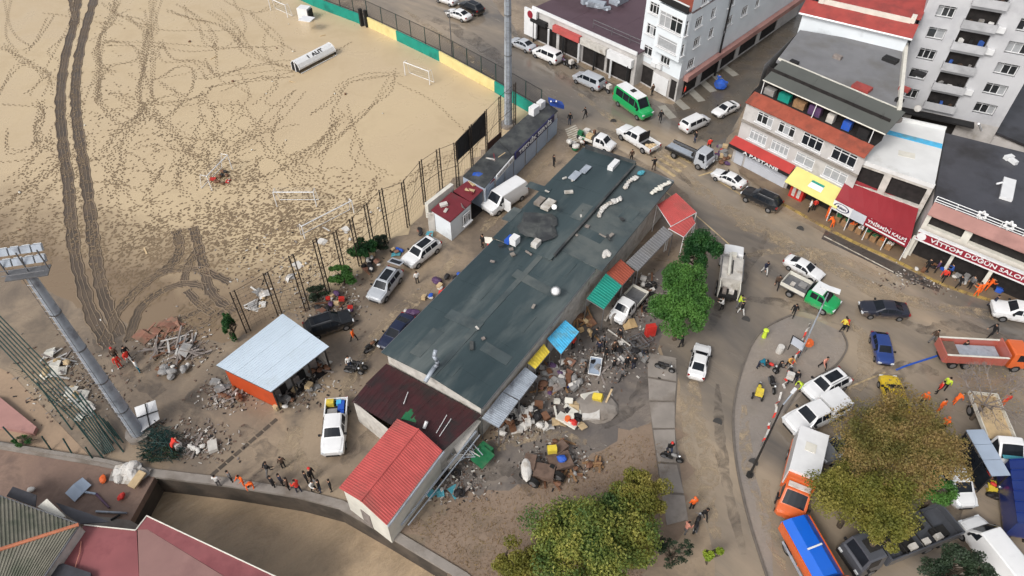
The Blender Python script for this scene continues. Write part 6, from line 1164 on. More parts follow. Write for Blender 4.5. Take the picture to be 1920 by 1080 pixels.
ct = thing('blue_container', 'large dark blue container truck body at the right edge', 'container', P(1910, 920)); cp = pp([(1892, 862), (1960, 858), (1965, 990), (1908, 980)], 2.5)
walls(ct, [q.xy for q in cp], .5, 2.45, 'car_deep_blue', 'side_panel'); part(ct, 'roof', 'car_deep_blue', lambda b: b.slab(cp, .1)); part(ct, 'rib', 'car_deep_blue', lambda b: [b.tube(cp[0].lerp(cp[3], k/6)+Vector((0, 0, .04)), cp[1].lerp(cp[2], k/6)+Vector((0, 0, .04)), .05) for k in range(7)]); part(ct, 'skid', 'chassis', lambda b: [b.curb([Vector((q.x, q.y, 0)) for q in (cp[0].lerp(cp[1], u), cp[3].lerp(cp[2], u))], .2, 0, .5) for u in (.2, .8)])
gs = thing('waste_container', 'green metal waste container beside broken white frames', 'container', P(905, 855)); part(gs, 'bin_body', 'plastic_green', lambda b: b.box(P(905, 858), (1.5, 1.1, 1.0), .9)); part(gs, 'lid', 'plastic_green', lambda b: b.box(P(905, 858, 1.0), (1.55, 1.2, .1), .9, 0, (.15, 0))); part(gs, 'handle', 'steel', lambda b: b.tube(P(893, 862, .8), P(900, 872, .8), .04))
lpl = thing('leaning_lamp_post', 'dark lamp post rising across the traffic island', 'lamp post', P(1405, 892)); lb = P(1405, 892); part(lpl, 'pole', 'chassis', lambda b: b.tube(lb, lb+Vector((0, 0, 9.6)), .11, .06)); part(lpl, 'base', 'chassis', lambda b: b.tube(lb, lb+Vector((0, 0, .3)), .28)); part(lpl, 'lamp_arm', 'galv', lambda b: b.tube(lb+Vector((0, 0, 9.6)), lb+Vector((.9, .9, 9.9)), .05)); part(lpl, 'lamp_head', 'white_paint', lambda b: b.box(lb+Vector((.9, .95, 9.85)), (.55, .22, .1), .8))
lp2 = thing('street_lamp_post', 'slim grey post standing across the green pickup', 'lamp post', P(1505, 655)); l2 = P(1498, 668); part(lp2, 'pole', 'galv', lambda b: b.tube(l2, l2+Vector((0, 0, 8.2)), .09, .05)); part(lp2, 'lamp_head', 'white_paint', lambda b: [b.box(l2+Vector((.3, .4, 8.2)), (1.5, .5, .14), -.5)])
up = thing('utility_pole', 'black utility pole in front of the white apartment block', 'pole', P(1340, 142)); u0 = P(1340, 142); part(up, 'pole', 'dark', lambda b: b.tube(u0, u0+Vector((0, 0, 12.5)), .16, .12)); part(up, 'sign_panel', 'kerb_yellow', lambda b: b.box(u0+Vector((-.5, .2, 2.2)), (.9, .15, 2.0), .7)); part(up, 'clamp', 'steel', lambda b: b.tube(u0+Vector((0, 0, 6.2)), u0+Vector((0, 0, 6.5)), .2))
bt = MB(P(1352, 160)); bt.blob(P(1352, 158, .7), (.9, .7, .7), 2, jit=.15, R=SR); bt.build('blue_tarp', 'plastic_blue', label='bright blue tarp bundle in the side street', category='tarp')
# barrier tape: white and red lengths sagging between slim posts
tp = thing('barrier_tape', 'red and white barrier tape strung along the traffic island', 'barrier tape', P(1440, 800)); TP = smooth_path(pp([(1428, 838), (1440, 800), (1455, 762), (1468, 728), (1478, 702), (1492, 668), (1505, 640), (1516, 618)]), 5)
TP = [q_+Vector((rnd.uniform(-.16, .16), rnd.uniform(-.1, .1), rnd.uniform(-.12, .12))) for q_ in TP]
for k, (a, c) in enumerate(zip(TP, TP[1:])):
    part(tp, 'tape_length', 'plastic_white' if k % 3 else 'cloth_red', lambda b: b.slab([a+Vector((-.1, 0, .8+.1*sin(k))), c+Vector((-.1, 0, .8+.1*sin(k+1))), c+Vector((.08, .02, .84+.1*sin(k+1))), a+Vector((.08, .02, .84+.1*sin(k)))], .012)) if k % 7 != 5 else None
for k in range(0, len(TP), 5): part(tp, 'tape_post', 'steel', lambda b: b.tube(TP[k], TP[k]+Vector((0, 0, 1.0)), .03))
kb = thing('notice_board', 'grey board with dark frame standing on the traffic island', 'board', P(1498, 655)); part(kb, 'panel', 'shutter', lambda b: b.slab(pp([(1482, 643), (1487, 629), (1510, 643), (1504, 657)], 1.2), .06)); part(kb, 'frame', 'chassis', lambda b: b.path(pp([(1482, 643), (1487, 629), (1510, 643)], 1.24), .05)); part(kb, 'leg', 'chassis', lambda b: [b.tube(P(x, y, 1.2), (*P(x, y, 1.2).xy, 0), .04) for x, y in ((1484, 640), (1508, 645), (1504, 655))])
um = thing('orange_parasol', 'small orange red parasol beside the notice board', 'parasol', P(1515, 640)); part(um, 'canopy', 'plastic_orange', lambda b: b.tube(P(1517, 643, 1.3), P(1517, 643, 1.6), .42, .06, n=8)); part(um, 'pole', 'steel', lambda b: b.tube((*P(1517, 643, 1.3).xy, 0), P(1517, 643, 1.4), .03))
yb = MB(P(1432, 630)); yb.tube(P(1432, 632), P(1432, 632)+Vector((0, 0, .9)), .22, .16, n=10); yb.blob(P(1432, 632)+Vector((0, 0, .95)), (.26, .26, .14), 2, jit=.02); yb.build('yellow_bollard', 'cloth_lime', label='round lime yellow bollard on the traffic island', category='bollard')
wt = MB(P(1461, 657)); wt.tube(P(1461, 660), P(1461, 660)+Vector((0, 0, .8)), .34, .3, n=12); wt.build('white_tub', 'plastic_white', label='round white tub on the traffic island', category='tub')
hs_ = MB(P(1725, 680)); hs_.path(smooth_path([p+Vector((0, 0, .05)) for p in pp([(1680, 694), (1700, 686), (1725, 678), (1750, 670), (1772, 662)])], 3), .09, 6); hs_.build('fire_hose', 'plastic_blue', label='pale blue hose running from the dump truck', category='hose')
for x, y, w, h, l in ((1380, 330, 0, 0, ''),): pass
# ---------------------------------------------------------------- people
def make_pose(name, J):
    """one continuous skinned body from a joint skeleton; faces get skin, jacket, trousers or shoes by nearest bone"""
    names = list(J); idx = {k: i for i, k in enumerate(names)}
    E = [('hip', 'waist'), ('waist', 'chest'), ('chest', 'neck'), ('neck', 'head'), ('head', 'crown'), ('head', 'nose')]
    for s in 'LR': E += [('hip', 'thigh'+s), ('thigh'+s, 'knee'+s), ('knee'+s, 'ankle'+s), ('ankle'+s, 'toe'+s), ('chest', 'sho'+s), ('sho'+s, 'elb'+s), ('elb'+s, 'wri'+s), ('wri'+s, 'palm'+s)]
    RAD = dict(hip=.15, waist=.135, chest=.16, neck=.06, head=.1, crown=.075, nose=.03, thigh=.095, knee=.065, ankle=.05, toe=.045, sho=.085, elb=.055, wri=.04, palm=.04)
    me = bpy.data.meshes.new(name); me.from_pydata([J[k] for k in names], [(idx[a], idx[b]) for a, b in E], [])
    o = bpy.data.objects.new('tmp', me); COL.objects.link(o)
    o.modifiers.new('s', 'SKIN'); ss = o.modifiers.new('u', 'SUBSURF'); ss.levels = 1
    sv = me.skin_vertices[0].data
    for k, i in idx.items():
        r = RAD.get(k, RAD.get(k[:-1], .05)); sv[i].radius = (r, r*.9 if k in ('hip', 'waist', 'chest') else r); sv[i].use_root = (k == 'hip')
    bpy.context.view_layer.update(); ev = o.evaluated_get(bpy.context.evaluated_depsgraph_get()); out = bpy.data.meshes.new_from_object(ev); bpy.data.objects.remove(o)
    bm = bmesh.new(); bm.from_mesh(out)
    for s in 'LR':   # five unequal bent fingers rooted in each palm
        w, p = Vector(J['wri'+s]), Vector(J['palm'+s]); d = (p-w).normalized(); sd = d.cross(Vector((1, 0, 0)))
        if sd.length < .1: sd = d.cross(Vector((0, 1, 0)))
        sd.normalize(); cn = d.cross(sd)
        for f in range(5):
            base = p+sd*(-.035+.022*f) if f < 4 else w+d*.03+sd*.045; ln = (.06, .075, .07, .055, .05)[f]; dr = d if f < 4 else (d+sd).normalized()
            m1 = base+dr*ln*.55; t_ = m1+(dr+cn*.7).normalized()*ln*.5; prev = None
            for q, r in ((base, .009), (m1, .009), (t_, .007)):
                ring = [bm.verts.new(q+sd*r*cos(a)+cn*r*sin(a)) for a in (0, 2.1, 4.2)]
                if prev:
                    for k in range(3): bm.faces.new((prev[k], prev[(k+1) % 3], ring[(k+1) % 3], ring[k]))
                prev = ring
            bm.faces.new(prev)
    bm.to_mesh(out); bm.free()
    reg = {}
    for a, b in E:
        k = b.rstrip('LR')
        reg[(a, b)] = 0 if k in ('head', 'crown', 'nose', 'palm') else 3 if k in ('toe',) else 2 if k in ('thigh', 'knee', 'ankle') or b == 'waist' and False else 1
    for k in ('cloth_skin', 'cloth_black', 'cloth_jeans', 'cloth_black'): out.materials.append(MATS[k]) if False else None
    out.materials.clear(); [out.materials.append(MATS[k]) for k in ('cloth_skin', 'cloth_black', 'cloth_jeans', 'chassis')]
    segs = [(Vector(J[a]), Vector(J[b]), reg[(a, b)]) for a, b in E]
    hipz = Vector(J['hip'])
    for p in out.polygons:
        c = p.center; best = (9, 1)
        for a, b, r in segs:
            ab = b-a; t_ = max(0, min(1, (c-a).dot(ab)/max(ab.length_squared, 1e-6))); dd = (c-(a+ab*t_)).length
            if dd < best[0]: best = (dd, r)
        p.material_index = best[1]; p.use_smooth = True
    hd, cr = Vector(J['head']), Vector(J['crown']); h = MB(); h.blob(hd.lerp(cr, .62)+Vector((-.02, 0, 0)), (.105, .1, .085), 2, jit=.04); hair = h.data('hair', ['cloth_hair'], True)
    hm = MB(); hm.blob(hd.lerp(cr, .7), (.13, .12, .1), 2, jit=.01); helmet = hm.data('helmet', ['plastic_orange'], True)
    return out, hair, helmet
def joints(lean=0., stride=0., arms='down', bend=0.):
    J = dict(hip=(0, 0, .92), waist=(0+.03*lean, 0, 1.08), chest=(.1*lean, 0, 1.32), neck=(.18*lean, 0, 1.49), head=(.22*lean+.01, 0, 1.6), crown=(.24*lean, 0, 1.72), nose=(.22*lean+.11, 0, 1.6))
    if bend:
        for k, l in (('waist', .16), ('chest', .4), ('neck', .56), ('head', .68), ('crown', .8)): J[k] = (l*sin(bend), 0, .88+l*cos(bend))
        J['nose'] = (J['head'][0]+.09*cos(bend), 0, J['head'][2]-.09*sin(bend))
    c = J['chest']
    for s, y in (('L', 1), ('R', -1)):
        st = stride*y
        J['thigh'+s] = (st*.08, y*.1, .84); J['knee'+s] = (st*.22+.02, y*.11, .48); J['ankle'+s] = (st*.32-.02, y*.12, .1 if st >= 0 else .13); J['toe'+s] = (st*.32+.15, y*.13, .05)
        J['sho'+s] = (c[0], y*.2, c[2]+.08)
        if arms == 'down': J['elb'+s] = (c[0]-st*.1, y*.27, c[2]-.2); J['wri'+s] = (c[0]-st*.25+.08, y*.28, c[2]-.42); J['palm'+s] = (c[0]-st*.27+.11, y*.28, c[2]-.5)
        elif arms == 'front': J['elb'+s] = (c[0]+.12, y*.27, c[2]-.14); J['wri'+s] = (c[0]+.36, y*.2, c[2]-.12); J['palm'+s] = (c[0]+.44, y*.19, c[2]-.12)
        else: J['elb'+s] = (c[0]+.1, y*.26, c[2]-.2); J['wri'+s] = (c[0]+.2, y*.22, c[2]-.42); J['palm'+s] = (c[0]+.22, y*.21, c[2]-.5)
    return J
POSES = dict(stand=make_pose('person', joints()), walk=make_pose('person', joints(.4, 1.)), work=make_pose('person', joints(.6, .4, 'front')), bend=make_pose('person', joints(0, .3, 'low', 1.0)))
def person(c, label, top='black', legs='jeans', pose='stand', face=None, head='hair', group=None, vest=None):
    p = P(*c); a = rnd.uniform(0, 6.28) if face is None else radians(face); me, hair, helm = POSES[pose]
    o = link('person', me, None, (p.x, p.y, .015), (0, 0, a), label=label, category='person')
    s = rnd.uniform(.96, 1.06); o.scale = (s, s, s)
    if group: o['group'] = group
    paint(o, 1, 'cloth_'+top); paint(o, 2, 'cloth_'+legs)
    if head == 'hair': link('hair', hair, o)
    else: h = link('helmet', helm, o); paint(h, 0, 'plastic_'+head if 'plastic_'+head in MATS else 'cloth_'+head)
    return o
PEOPLE = [((1110, 640), 'person in black by the fallen pole, left side of the market yard', 'black', 'black', 'bend'), ((1122, 662), 'person in navy near the light blue canopy in the market yard', 'navy', 'black', 'stand'), ((1160, 640), 'person in black farthest back in the market yard', 'black', 'brown', 'stand'), ((1098, 700), 'person in brown beside the blue tub', 'brown', 'black', 'work'), ((1165, 712), 'person in grey walking toward the slab path', 'grey', 'black', 'walk'), ((1205, 668), 'person in black at the metal frames under the tree', 'black', 'jeans', 'bend'), ((1590, 428), 'person in dark clothes before the produce stands, left', 'black', 'jeans', 'stand'), ((1612, 440), 'person in white before the produce stands, middle', 'white', 'jeans', 'stand'), ((1655, 462), 'person in green before the produce stands, right', 'green', 'black', 'work'), ((1735, 508), 'person in black under the middle of the long maroon sign', 'black', 'black', 'stand'), ((1752, 512), 'person in purple under the middle of the long maroon sign', 'purple', 'black', 'stand'), ((1778, 520), 'person in blue under the long maroon sign', 'blue', 'black', 'work'), ((1898, 545), 'person in black below the red and white sign', 'black', 'black', 'stand'), ((1910, 552), 'person in grey below the red and white sign', 'grey', 'black', 'stand'), ((1490, 372), 'person in brown beside the red drinks cooler', 'brown', 'black', 'stand'), ((1455, 700), 'person in black at the red motorcycle', 'black', 'black', 'work'), ((1488, 718), 'person in dark clothes beside the barrier tape', 'black', 'navy', 'stand'), ((1725, 760), 'person in orange vest near the yellow taxi', 'orange', 'black', 'stand'), ((1205, 205), 'person in black behind the green minibus', 'black', 'black', 'stand'), ((1282, 182), 'person in red beside the white apartment block', 'red', 'black', 'stand'), ((1345, 160), 'person in blue at the utility pole', 'blue', 'black', 'stand'), ((1222, 180), 'person in dark red at the white shutter', 'brown', 'black', 'stand'), ((1097, 222), 'person in dark clothes walking across the street above the zebra crossing', 'black', 'black', 'walk'), ((1068, 234), 'person in dark clothes beside the zebra crossing near the blue sign pillars', 'black', 'jeans', 'stand'), ((1038, 313), 'person in black standing in the lane left of the slate roof', 'black', 'black', 'stand'), ((1237, 230), 'person in black beside the green minibus', 'black', 'black', 'walk'), ((1302, 268), 'person in dark clothes behind the white people carrier', 'black', 'jeans', 'stand'), ((1328, 282), 'person in red by the flatbed recovery truck', 'red', 'black', 'walk'), ((1183, 303), 'person in dark red at the far end of the slate roof', 'brown', 'black', 'stand'),
 ((1432, 514), 'person in black and white walking left of the white sedan', 'navy', 'white', 'walk'), ((1455, 540), 'person in brown by the rear of the green pickup', 'brown', 'black', 'walk'), ((1486, 592), 'person in black stepping over the end of the kerb', 'black', 'black', 'walk'), ((1577, 620), 'person in yellow jacket in front of the green pickup', 'yellow', 'black', 'walk'), ((1584, 622), 'person crouching in red beside the one in yellow', 'red', 'black', 'bend'), ((1540, 692), 'person in orange pink jacket on the traffic island', 'pink', 'black', 'walk'), ((1352, 582), 'person in pale vest behind the crane truck, left one', 'white', 'black', 'work'), ((1382, 578), 'person in lime vest behind the crane truck', 'lime', 'grey', 'work'), ((1388, 590), 'person in black right behind the crane truck', 'black', 'white', 'walk'), ((1745, 642), 'person in dark clothes wading left of the dump truck', 'brown', 'grey', 'walk'), ((1857, 576), 'person in navy walking near the orange team', 'navy', 'navy', 'walk'), ((1828, 556), 'leftmost person of the orange suited team by the event hall', 'orange', 'orange', 'work'), ((1836, 548), 'middle person of the orange suited team by the event hall', 'orange', 'orange', 'bend'), ((1848, 545), 'rightmost person of the orange suited team by the event hall', 'orange', 'orange', 'work'), ((1840, 538), 'rear person of the orange suited team by the event hall', 'orange', 'orange', 'stand'),
 ((1548, 410), 'person in orange under the corner of the yellow awning', 'orange', 'orange', 'stand'), ((1559, 427), 'person in orange at the kerb by the produce stands', 'orange', 'orange', 'bend'), ((1515, 398), 'person in white and pink below the yellow awning', 'white', 'black', 'stand'), ((1524, 396), 'person in dark red below the yellow awning', 'red', 'black', 'stand'), ((1765, 528), 'person in red and white before the event hall', 'red', 'black', 'walk'), ((1794, 540), 'person in black walking before the event hall', 'black', 'black', 'walk'), ((1692, 478), 'person in navy under the left end of the long maroon sign', 'navy', 'navy', 'stand'), ((1702, 474), 'person in white under the left end of the long maroon sign', 'white', 'navy', 'stand'), ((1872, 528), 'person in black at the right pillar of the event hall', 'black', 'grey', 'stand'), ((1815, 542), 'person in grey standing left of the orange team', 'grey', 'black', 'stand'),
 ((665, 640), 'person in orange vest wading in the yard', 'orange', 'black', 'walk'), ((657, 690), 'person in white shirt beside the motorcycles in the yard', 'white', 'jeans', 'stand'), ((783, 532), 'person in white standing below the white estate car', 'white', 'black', 'stand'), ((905, 464), 'person in black at the left edge of the slate roof', 'black', 'black', 'stand'),
 ((436, 904), 'leftmost person in the row along the river wall, in grey', 'grey', 'black', 'stand'), ((458, 910), 'person in orange at the left end of the river wall', 'orange', 'orange', 'work'), ((474, 915), 'second person in orange at the river wall', 'orange', 'orange', 'bend'), ((505, 890), 'person in dark jacket and pale trousers behind the river wall row', 'black', 'grey', 'walk'), ((533, 878), 'person in brown standing apart behind the river wall row', 'brown', 'black', 'stand'), ((514, 914), 'person in black left of the middle of the river wall row', 'black', 'black', 'stand'), ((530, 910), 'person in navy in the middle of the river wall row', 'navy', 'black', 'stand'), ((543, 918), 'person in dark red in the middle of the river wall row', 'brown', 'black', 'stand'), ((562, 924), 'person in red and navy leaning at the river wall', 'red', 'navy', 'work'), ((577, 905), 'person in black behind the one leaning at the river wall', 'black', 'black', 'stand'), ((587, 900), 'person with orange red cap near the right end of the river wall row', 'black', 'black', 'stand'), ((590, 922), 'person in white at the right of the river wall row', 'white', 'black', 'work'), ((602, 922), 'person in black at the right of the river wall row', 'black', 'jeans', 'stand'), ((622, 920), 'person in black at the far right by the red roofed shed', 'black', 'black', 'stand'), ((412, 912), 'person in pale clothes by the left part of the river wall', 'white', 'grey', 'stand'),
 ((227, 690), 'person in bright red wading in the muddy pool', 'red', 'red', 'stand'), ((246, 682), 'person in red and white near the plank heap', 'red', 'white', 'walk'), ((263, 698), 'person in pale jacket and teal trousers in the muddy pool', 'white', 'teal', 'stand'), ((222, 676), 'person in dark red with white cap in the muddy pool', 'brown', 'black', 'stand'), ((243, 672), 'person in black behind the one in red and white', 'black', 'black', 'stand'), ((328, 846), 'person in red beside the fallen green net', 'red', 'red', 'bend'),
 ((1135, 672), 'person in black carrying things in the market yard, left one', 'black', 'black', 'work'), ((1150, 697), 'person in black walking over the wet market yard', 'black', 'grey', 'walk'), ((1150, 662), 'person in dark brown at the rear of the market yard', 'brown', 'black', 'stand'), ((1174, 690), 'person in black standing by the low frames, left of a pair', 'black', 'black', 'stand'), ((1187, 692), 'person in black standing by the low frames, right of a pair', 'black', 'navy', 'stand'), ((1130, 650), 'person in grey by the fallen pole in the market yard', 'grey', 'black', 'work'), ((1074, 655), 'person in red under the light blue canopy edge', 'red', 'black', 'stand'), ((1276, 652), 'person in black beneath the round green tree', 'black', 'black', 'work'),
 ((1254, 850), 'person in dark clothes with red cap on the slab path', 'black', 'jeans', 'walk'), ((1296, 955), 'person in orange jacket on the lower street', 'orange', 'black', 'stand'), ((1318, 972), 'person in black and white on the lower street', 'black', 'black', 'walk'), ((1283, 1000), 'person in orange pink near the bare bush', 'pink', 'grey', 'work'), ((1420, 690), 'person in teal bending on the traffic island', 'teal', 'navy', 'bend'), ((1475, 690), 'person in tan jacket on a motorcycle by the tape', 'tan', 'black', 'work'), ((1500, 732), 'person in lime vest at the nose of the white car', 'lime', 'black', 'bend'), ((1755, 738), 'person in red by the bare tree', 'red', 'black', 'stand'), ((1767, 732), 'person in lime vest by the bare tree', 'lime', 'black', 'stand'), ((1762, 808), 'person in orange at the edge of the autumn tree', 'orange', 'black', 'work'), ((1758, 772), 'person in orange among the outer autumn leaves', 'orange', 'orange', 'stand'), ((1786, 758), 'person in orange right of the one in lime vest', 'orange', 'orange', 'bend'), ((1876, 762), 'person in orange red behind the white truck', 'red', 'orange', 'stand'), ((1890, 948), 'person in red beside the blue container', 'red', 'black', 'bend'), ((1800, 662), 'person in black behind the dump truck', 'black', 'black', 'stand'), ((1855, 632), 'person in black beside the dump truck', 'black', 'black', 'walk'), ((1495, 1060), 'person in orange by the blue tarpaulin truck', 'orange', 'orange', 'stand'), ((1225, 320), 'person in dark clothes on the far roof corner side of the crossing', 'black', 'brown', 'work')]
for c, l, top, legs, pose in PEOPLE: person(c, l, top, legs, pose, head='orange' if top == 'orange' and rnd.random() < .5 else 'red' if 'cap' in l and 'red' in l else 'white' if 'white cap' in l else 'hair')
# ---------------------------------------------------------------- trees and shrubs
def leafmat(name, cols):
    m = bpy.data.materials.new(name); m.use_nodes = True; MATS[name] = m; nt = m.node_tree; N = nt.nodes; Lk = nt.links; b = N['Principled BSDF']
    g = N.new('ShaderNodeNewGeometry'); r = N.new('ShaderNodeValToRGB'); el = r.color_ramp.elements
    while len(el) < len(cols): el.new(.5)
    for i, c in enumerate(cols): el[i].position = i/(len(cols)-1); el[i].color = (*[x*.84 for x in lin(c)], 1)
    nz = N.new('ShaderNodeTexNoise'); nz.inputs['Scale'].default_value = .55; nz.inputs['Detail'].default_value = 2; Lk.new(g.outputs['Position'], nz.inputs['Vector'])
    mx = N.new('ShaderNodeMath'); mx.operation = 'MULTIPLY_ADD'; Lk.new(g.outputs['Random Per Island'], mx.inputs[0]); mx.inputs[1].default_value = .26
    ad = N.new('ShaderNodeMapRange'); ad.inputs[1].default_value = .3; ad.inputs[2].default_value = .7; ad.inputs[4].default_value = .78; Lk.new(nz.outputs['Fac'], ad.inputs[0]); Lk.new(ad.outputs[0], mx.inputs[2])
    Lk.new(mx.outputs[0], r.inputs[0]); Lk.new(r.outputs[0], b.inputs['Base Color']); b.inputs['Roughness'].default_value = .55; b.inputs['Specular IOR Level'].default_value = .3
    tr = N.new('ShaderNodeBsdfTranslucent'); Lk.new(r.outputs[0], tr.inputs['Color']); ms = N.new('ShaderNodeMixShader'); ms.inputs[0].default_value = .3; Lk.new(b.outputs[0], ms.inputs[1]); Lk.new(tr.outputs[0], ms.inputs[2]); Lk.new(ms.outputs[0], N['Material Output'].inputs['Surface'])
leafmat('leaf_green', [(58, 98, 46), (74, 118, 54), (92, 138, 62), (112, 156, 76)]); leafmat('leaf_cypress', [(24, 54, 32), (36, 78, 38), (52, 96, 46), (80, 120, 60)]); leafmat('leaf_mixed', [(62, 90, 52), (86, 112, 58), (120, 134, 64), (154, 156, 76), (180, 172, 88)]); leafmat('leaf_olive', [(88, 94, 42), (118, 120, 52), (144, 138, 64), (166, 154, 80)]); leafmat('leaf_autumn', [(94, 96, 50), (120, 114, 60), (146, 130, 76), (156, 130, 84), (172, 154, 92)]); leafmat('leaf_dark', [(26, 40, 32), (44, 60, 44), (64, 82, 58), (86, 96, 84)]); leafmat('leaf_lime', [(110, 140, 40), (160, 180, 60), (190, 200, 80)]); leafmat('leaf_dry', [(132, 106, 80), (150, 124, 92), (160, 136, 96), (136, 124, 76)])
mat('bark', (86, 74, 62), .9, .25, 6, bump=.3)
def leaves(b, c, n, size, R, rad):
    for _ in range(n):
        d = Vector((R.gauss(0, 1), R.gauss(0, 1), R.gauss(0, 1))); d = d.normalized()*(R.random()**.45)
        p = c+Vector((d.x*rad[0], d.y*rad[1], d.z*rad[2])); nr = (d*.6+Vector((R.gauss(0, .6), R.gauss(0, .6), R.gauss(.5, .6)))).normalized(); q = nr.to_track_quat('Z', 'Y').to_matrix() @ Matrix.Rotation(R.uniform(0, 6.28), 3, 'Z'); s = size*R.uniform(.6, 1.3)
        b.face([p+q@Vector((s, 0, 0)), p+q@Vector((.1*s, .55*s, .12*s)), p+q@Vector((-.9*s, 0, 0)), p+q@Vector((.1*s, -.55*s, .12*s))])
def tree(label, cc, base, rad, leaf, n=15750, size=0.126, lobes=46, seed=1, name='tree', trunk_r=.22, category='tree', lobe_r=.3, hollow=.55, group=None):
    """cc = crown centre in space, rad = crown half sizes; trunk and limbs reach into the leaf clumps"""
    R = random.Random(seed); t = thing(name, label, category, base, group=group); base = Vector(base); cc = Vector(cc); rad = Vector(rad); tb = MB(base); lb = MB(base)
    fork = base.lerp(cc-Vector((0, 0, rad.z*.5)), .8); tb.path([base-Vector((0, 0, .1)), base.lerp(fork, .5)+Vector((R.gauss(0, .12), R.gauss(0, .12), 0)), fork], trunk_r, 8)
    ctr = []
    sub_ = [Vector((0, 0, 0))]
    if lobes >= 40: sub_ = [Vector((cos(j*2*pi/7+R.uniform(-.3, .3))*R.uniform(.4, .66), sin(j*2*pi/7+R.uniform(-.3, .3))*R.uniform(.4, .66), R.uniform(-.25, .3))) for j in range(7)]+[Vector((0, 0, .3))]
    for k in range(lobes):
        d = Vector((R.gauss(0, 1), R.gauss(0, 1), R.gauss(.25, .9))).normalized()*(hollow+(1-hollow)*R.random())
        if len(sub_) > 1: d = sub_[k % len(sub_)]+d*R.uniform(.3, .52)
        ctr.append(cc+Vector((d.x*rad.x, d.y*rad.y, d.z*rad.z))*(.92))
    for k in range(10):
        e = ctr[k*(lobes//10) % lobes]; m = fork.lerp(e, .5)+Vector((R.gauss(0, .3), R.gauss(0, .3), R.uniform(0, .5))); tb.tube(fork, m, trunk_r*.55, trunk_r*.35, 6); tb.tube(m, e, trunk_r*.35, .03, 5)
        for j in range(3): e2 = ctr[R.randrange(lobes)]; tb.tube(m, m.lerp(e2, .6), trunk_r*.2, .02, 4)
    tb.build('trunk', 'bark', t)
    for c in ctr: f = R.uniform(.6, 1.3); leaves(lb, c, int(n/lobes*f), size, R, (rad.x*lobe_r*f, rad.y*lobe_r*f, rad.z*lobe_r*f))
    lb.build('crown', leaf, t); return t
def tree_px(label, px, zc, rad, leaf, **k):
    c = P(px[0], px[1], zc); return tree(label, c, (c.x+k.pop('dx', 0), c.y+k.pop('dy', 0), 0), rad, leaf, **k)
tree_px('round bright green tree beside the white sedan', (1278, 578), 4.2, (3.2, 2.9, 2.2), 'leaf_green', n=22750, size=0.111, seed=2, lobes=44, hollow=.6)
tree_px('smaller green tree touching the long grey canopy', (1284, 528), 4.4, (1.9, 1.9, 1.8), 'leaf_green', n=10500, size=0.111, seed=3, lobes=30)
tree_px('dark feathery cypress beside the crane truck', (1312, 470), 4.2, (1.9, 1.9, 3.0), 'leaf_cypress', n=15750, size=0.104, seed=4, lobes=40, name='cypress_tree')
tree_px('large green and yellow tree at the bottom centre', (1105, 1010), 5.0, (4.9, 3.9, 3.2), 'leaf_mixed', n=42000, size=0.111, seed=5, lobes=90, lobe_r=.24)
tree_px('yellow green tree top right of the bottom centre tree', (1195, 930), 4.0, (2.2, 1.8, 1.7), 'leaf_olive', n=10500, size=0.104, seed=6, lobes=34)
tree_px('low yellowish shrub tree at the bottom left of the centre tree', (975, 1050), 3.0, (2.0, 1.6, 1.4), 'leaf_olive', n=8750, size=0.096, seed=7, lobes=30)
tree_px('large rust and olive autumn tree among the rescue vehicles', (1684, 828), 5.5, (5.0, 5.4, 2.8), 'leaf_autumn', n=45500, size=0.089, seed=8, lobes=150, lobe_r=.2, hollow=.3)
tree_px('olive green tree left of the military truck', (1615, 930), 4.6, (3.9, 3.3, 2.6), 'leaf_olive', n=31500, size=0.089, seed=9, lobes=90, lobe_r=.24, hollow=.35)
tree_px('dark green bush below the autumn tree beside the white van', (1762, 915), 3.5, (1.6, 1.4, 1.4), 'leaf_green', n=6125, size=0.089, seed=10, lobes=20)
tree_px('olive tree tip above the military truck', (1660, 990), 5.0, (1.6, 1.4, 1.3), 'leaf_olive', n=6125, size=0.089, seed=19, lobes=22)
tree_px('sparse dark grey green conifer at the bottom right', (1800, 1062), 4.0, (2.6, 1.8, 1.8), 'leaf_dark', n=8750, size=0.089, seed=11, lobes=40, lobe_r=.2)
tree_px('little lime yellow tree on the lower street', (1334, 1040), 1.6, (.8, .7, .6), 'leaf_lime', n=1575, size=0.081, seed=12, lobes=10, trunk_r=.06)
tree_px('green bush behind the lattice fence, upper one', (682, 468), 1.6, (1.5, 1.2, 1.1), 'leaf_cypress', n=7350, size=0.096, seed=13, lobes=18, trunk_r=.1, name='bush', category='bush')
tree_px('green bush behind the lattice fence, lower left one', (640, 516), 1.4, (1.5, 1.1, 1.0), 'leaf_green', n=7350, size=0.096, seed=14, lobes=18, trunk_r=.1, name='bush', category='bush')
tree_px('dark green creeper clump on the lattice fence corner', (432, 610), 2.0, (.7, .7, 1.6), 'leaf_cypress', n=3150, size=0.089, seed=15, lobes=14, trunk_r=.08, name='bush', category='bush')
tree_px('low grey green shrub at the foot of the lattice fence, nearest the estate car', (715, 455), 1.0, (1.2, .9, .7), 'leaf_dark', n=2600, size=.09, seed=23, lobes=14, trunk_r=.06, name='bush', category='bush')
tree_px('low grey green shrub at the foot of the lattice fence, nearest the black car', (590, 548), .9, (1.3, .8, .6), 'leaf_dark', n=2400, size=.09, seed=24, lobes=14, trunk_r=.06, name='bush', category='bush')
tree_px('dark bare bush by the lower street', (1262, 1035), 1.8, (1.7, 1.2, 1.0), 'leaf_dark', n=2625, size=0.067, seed=16, lobes=26, trunk_r=.1, name='bush', category='bush', lobe_r=.2)
tree_px('small green clump on the tan walkway', (40, 828), .5, (.9, .5, .4), 'leaf_cypress', n=1225, size=0.074, seed=17, lobes=8, trunk_r=.04, name='bush', category='bush')
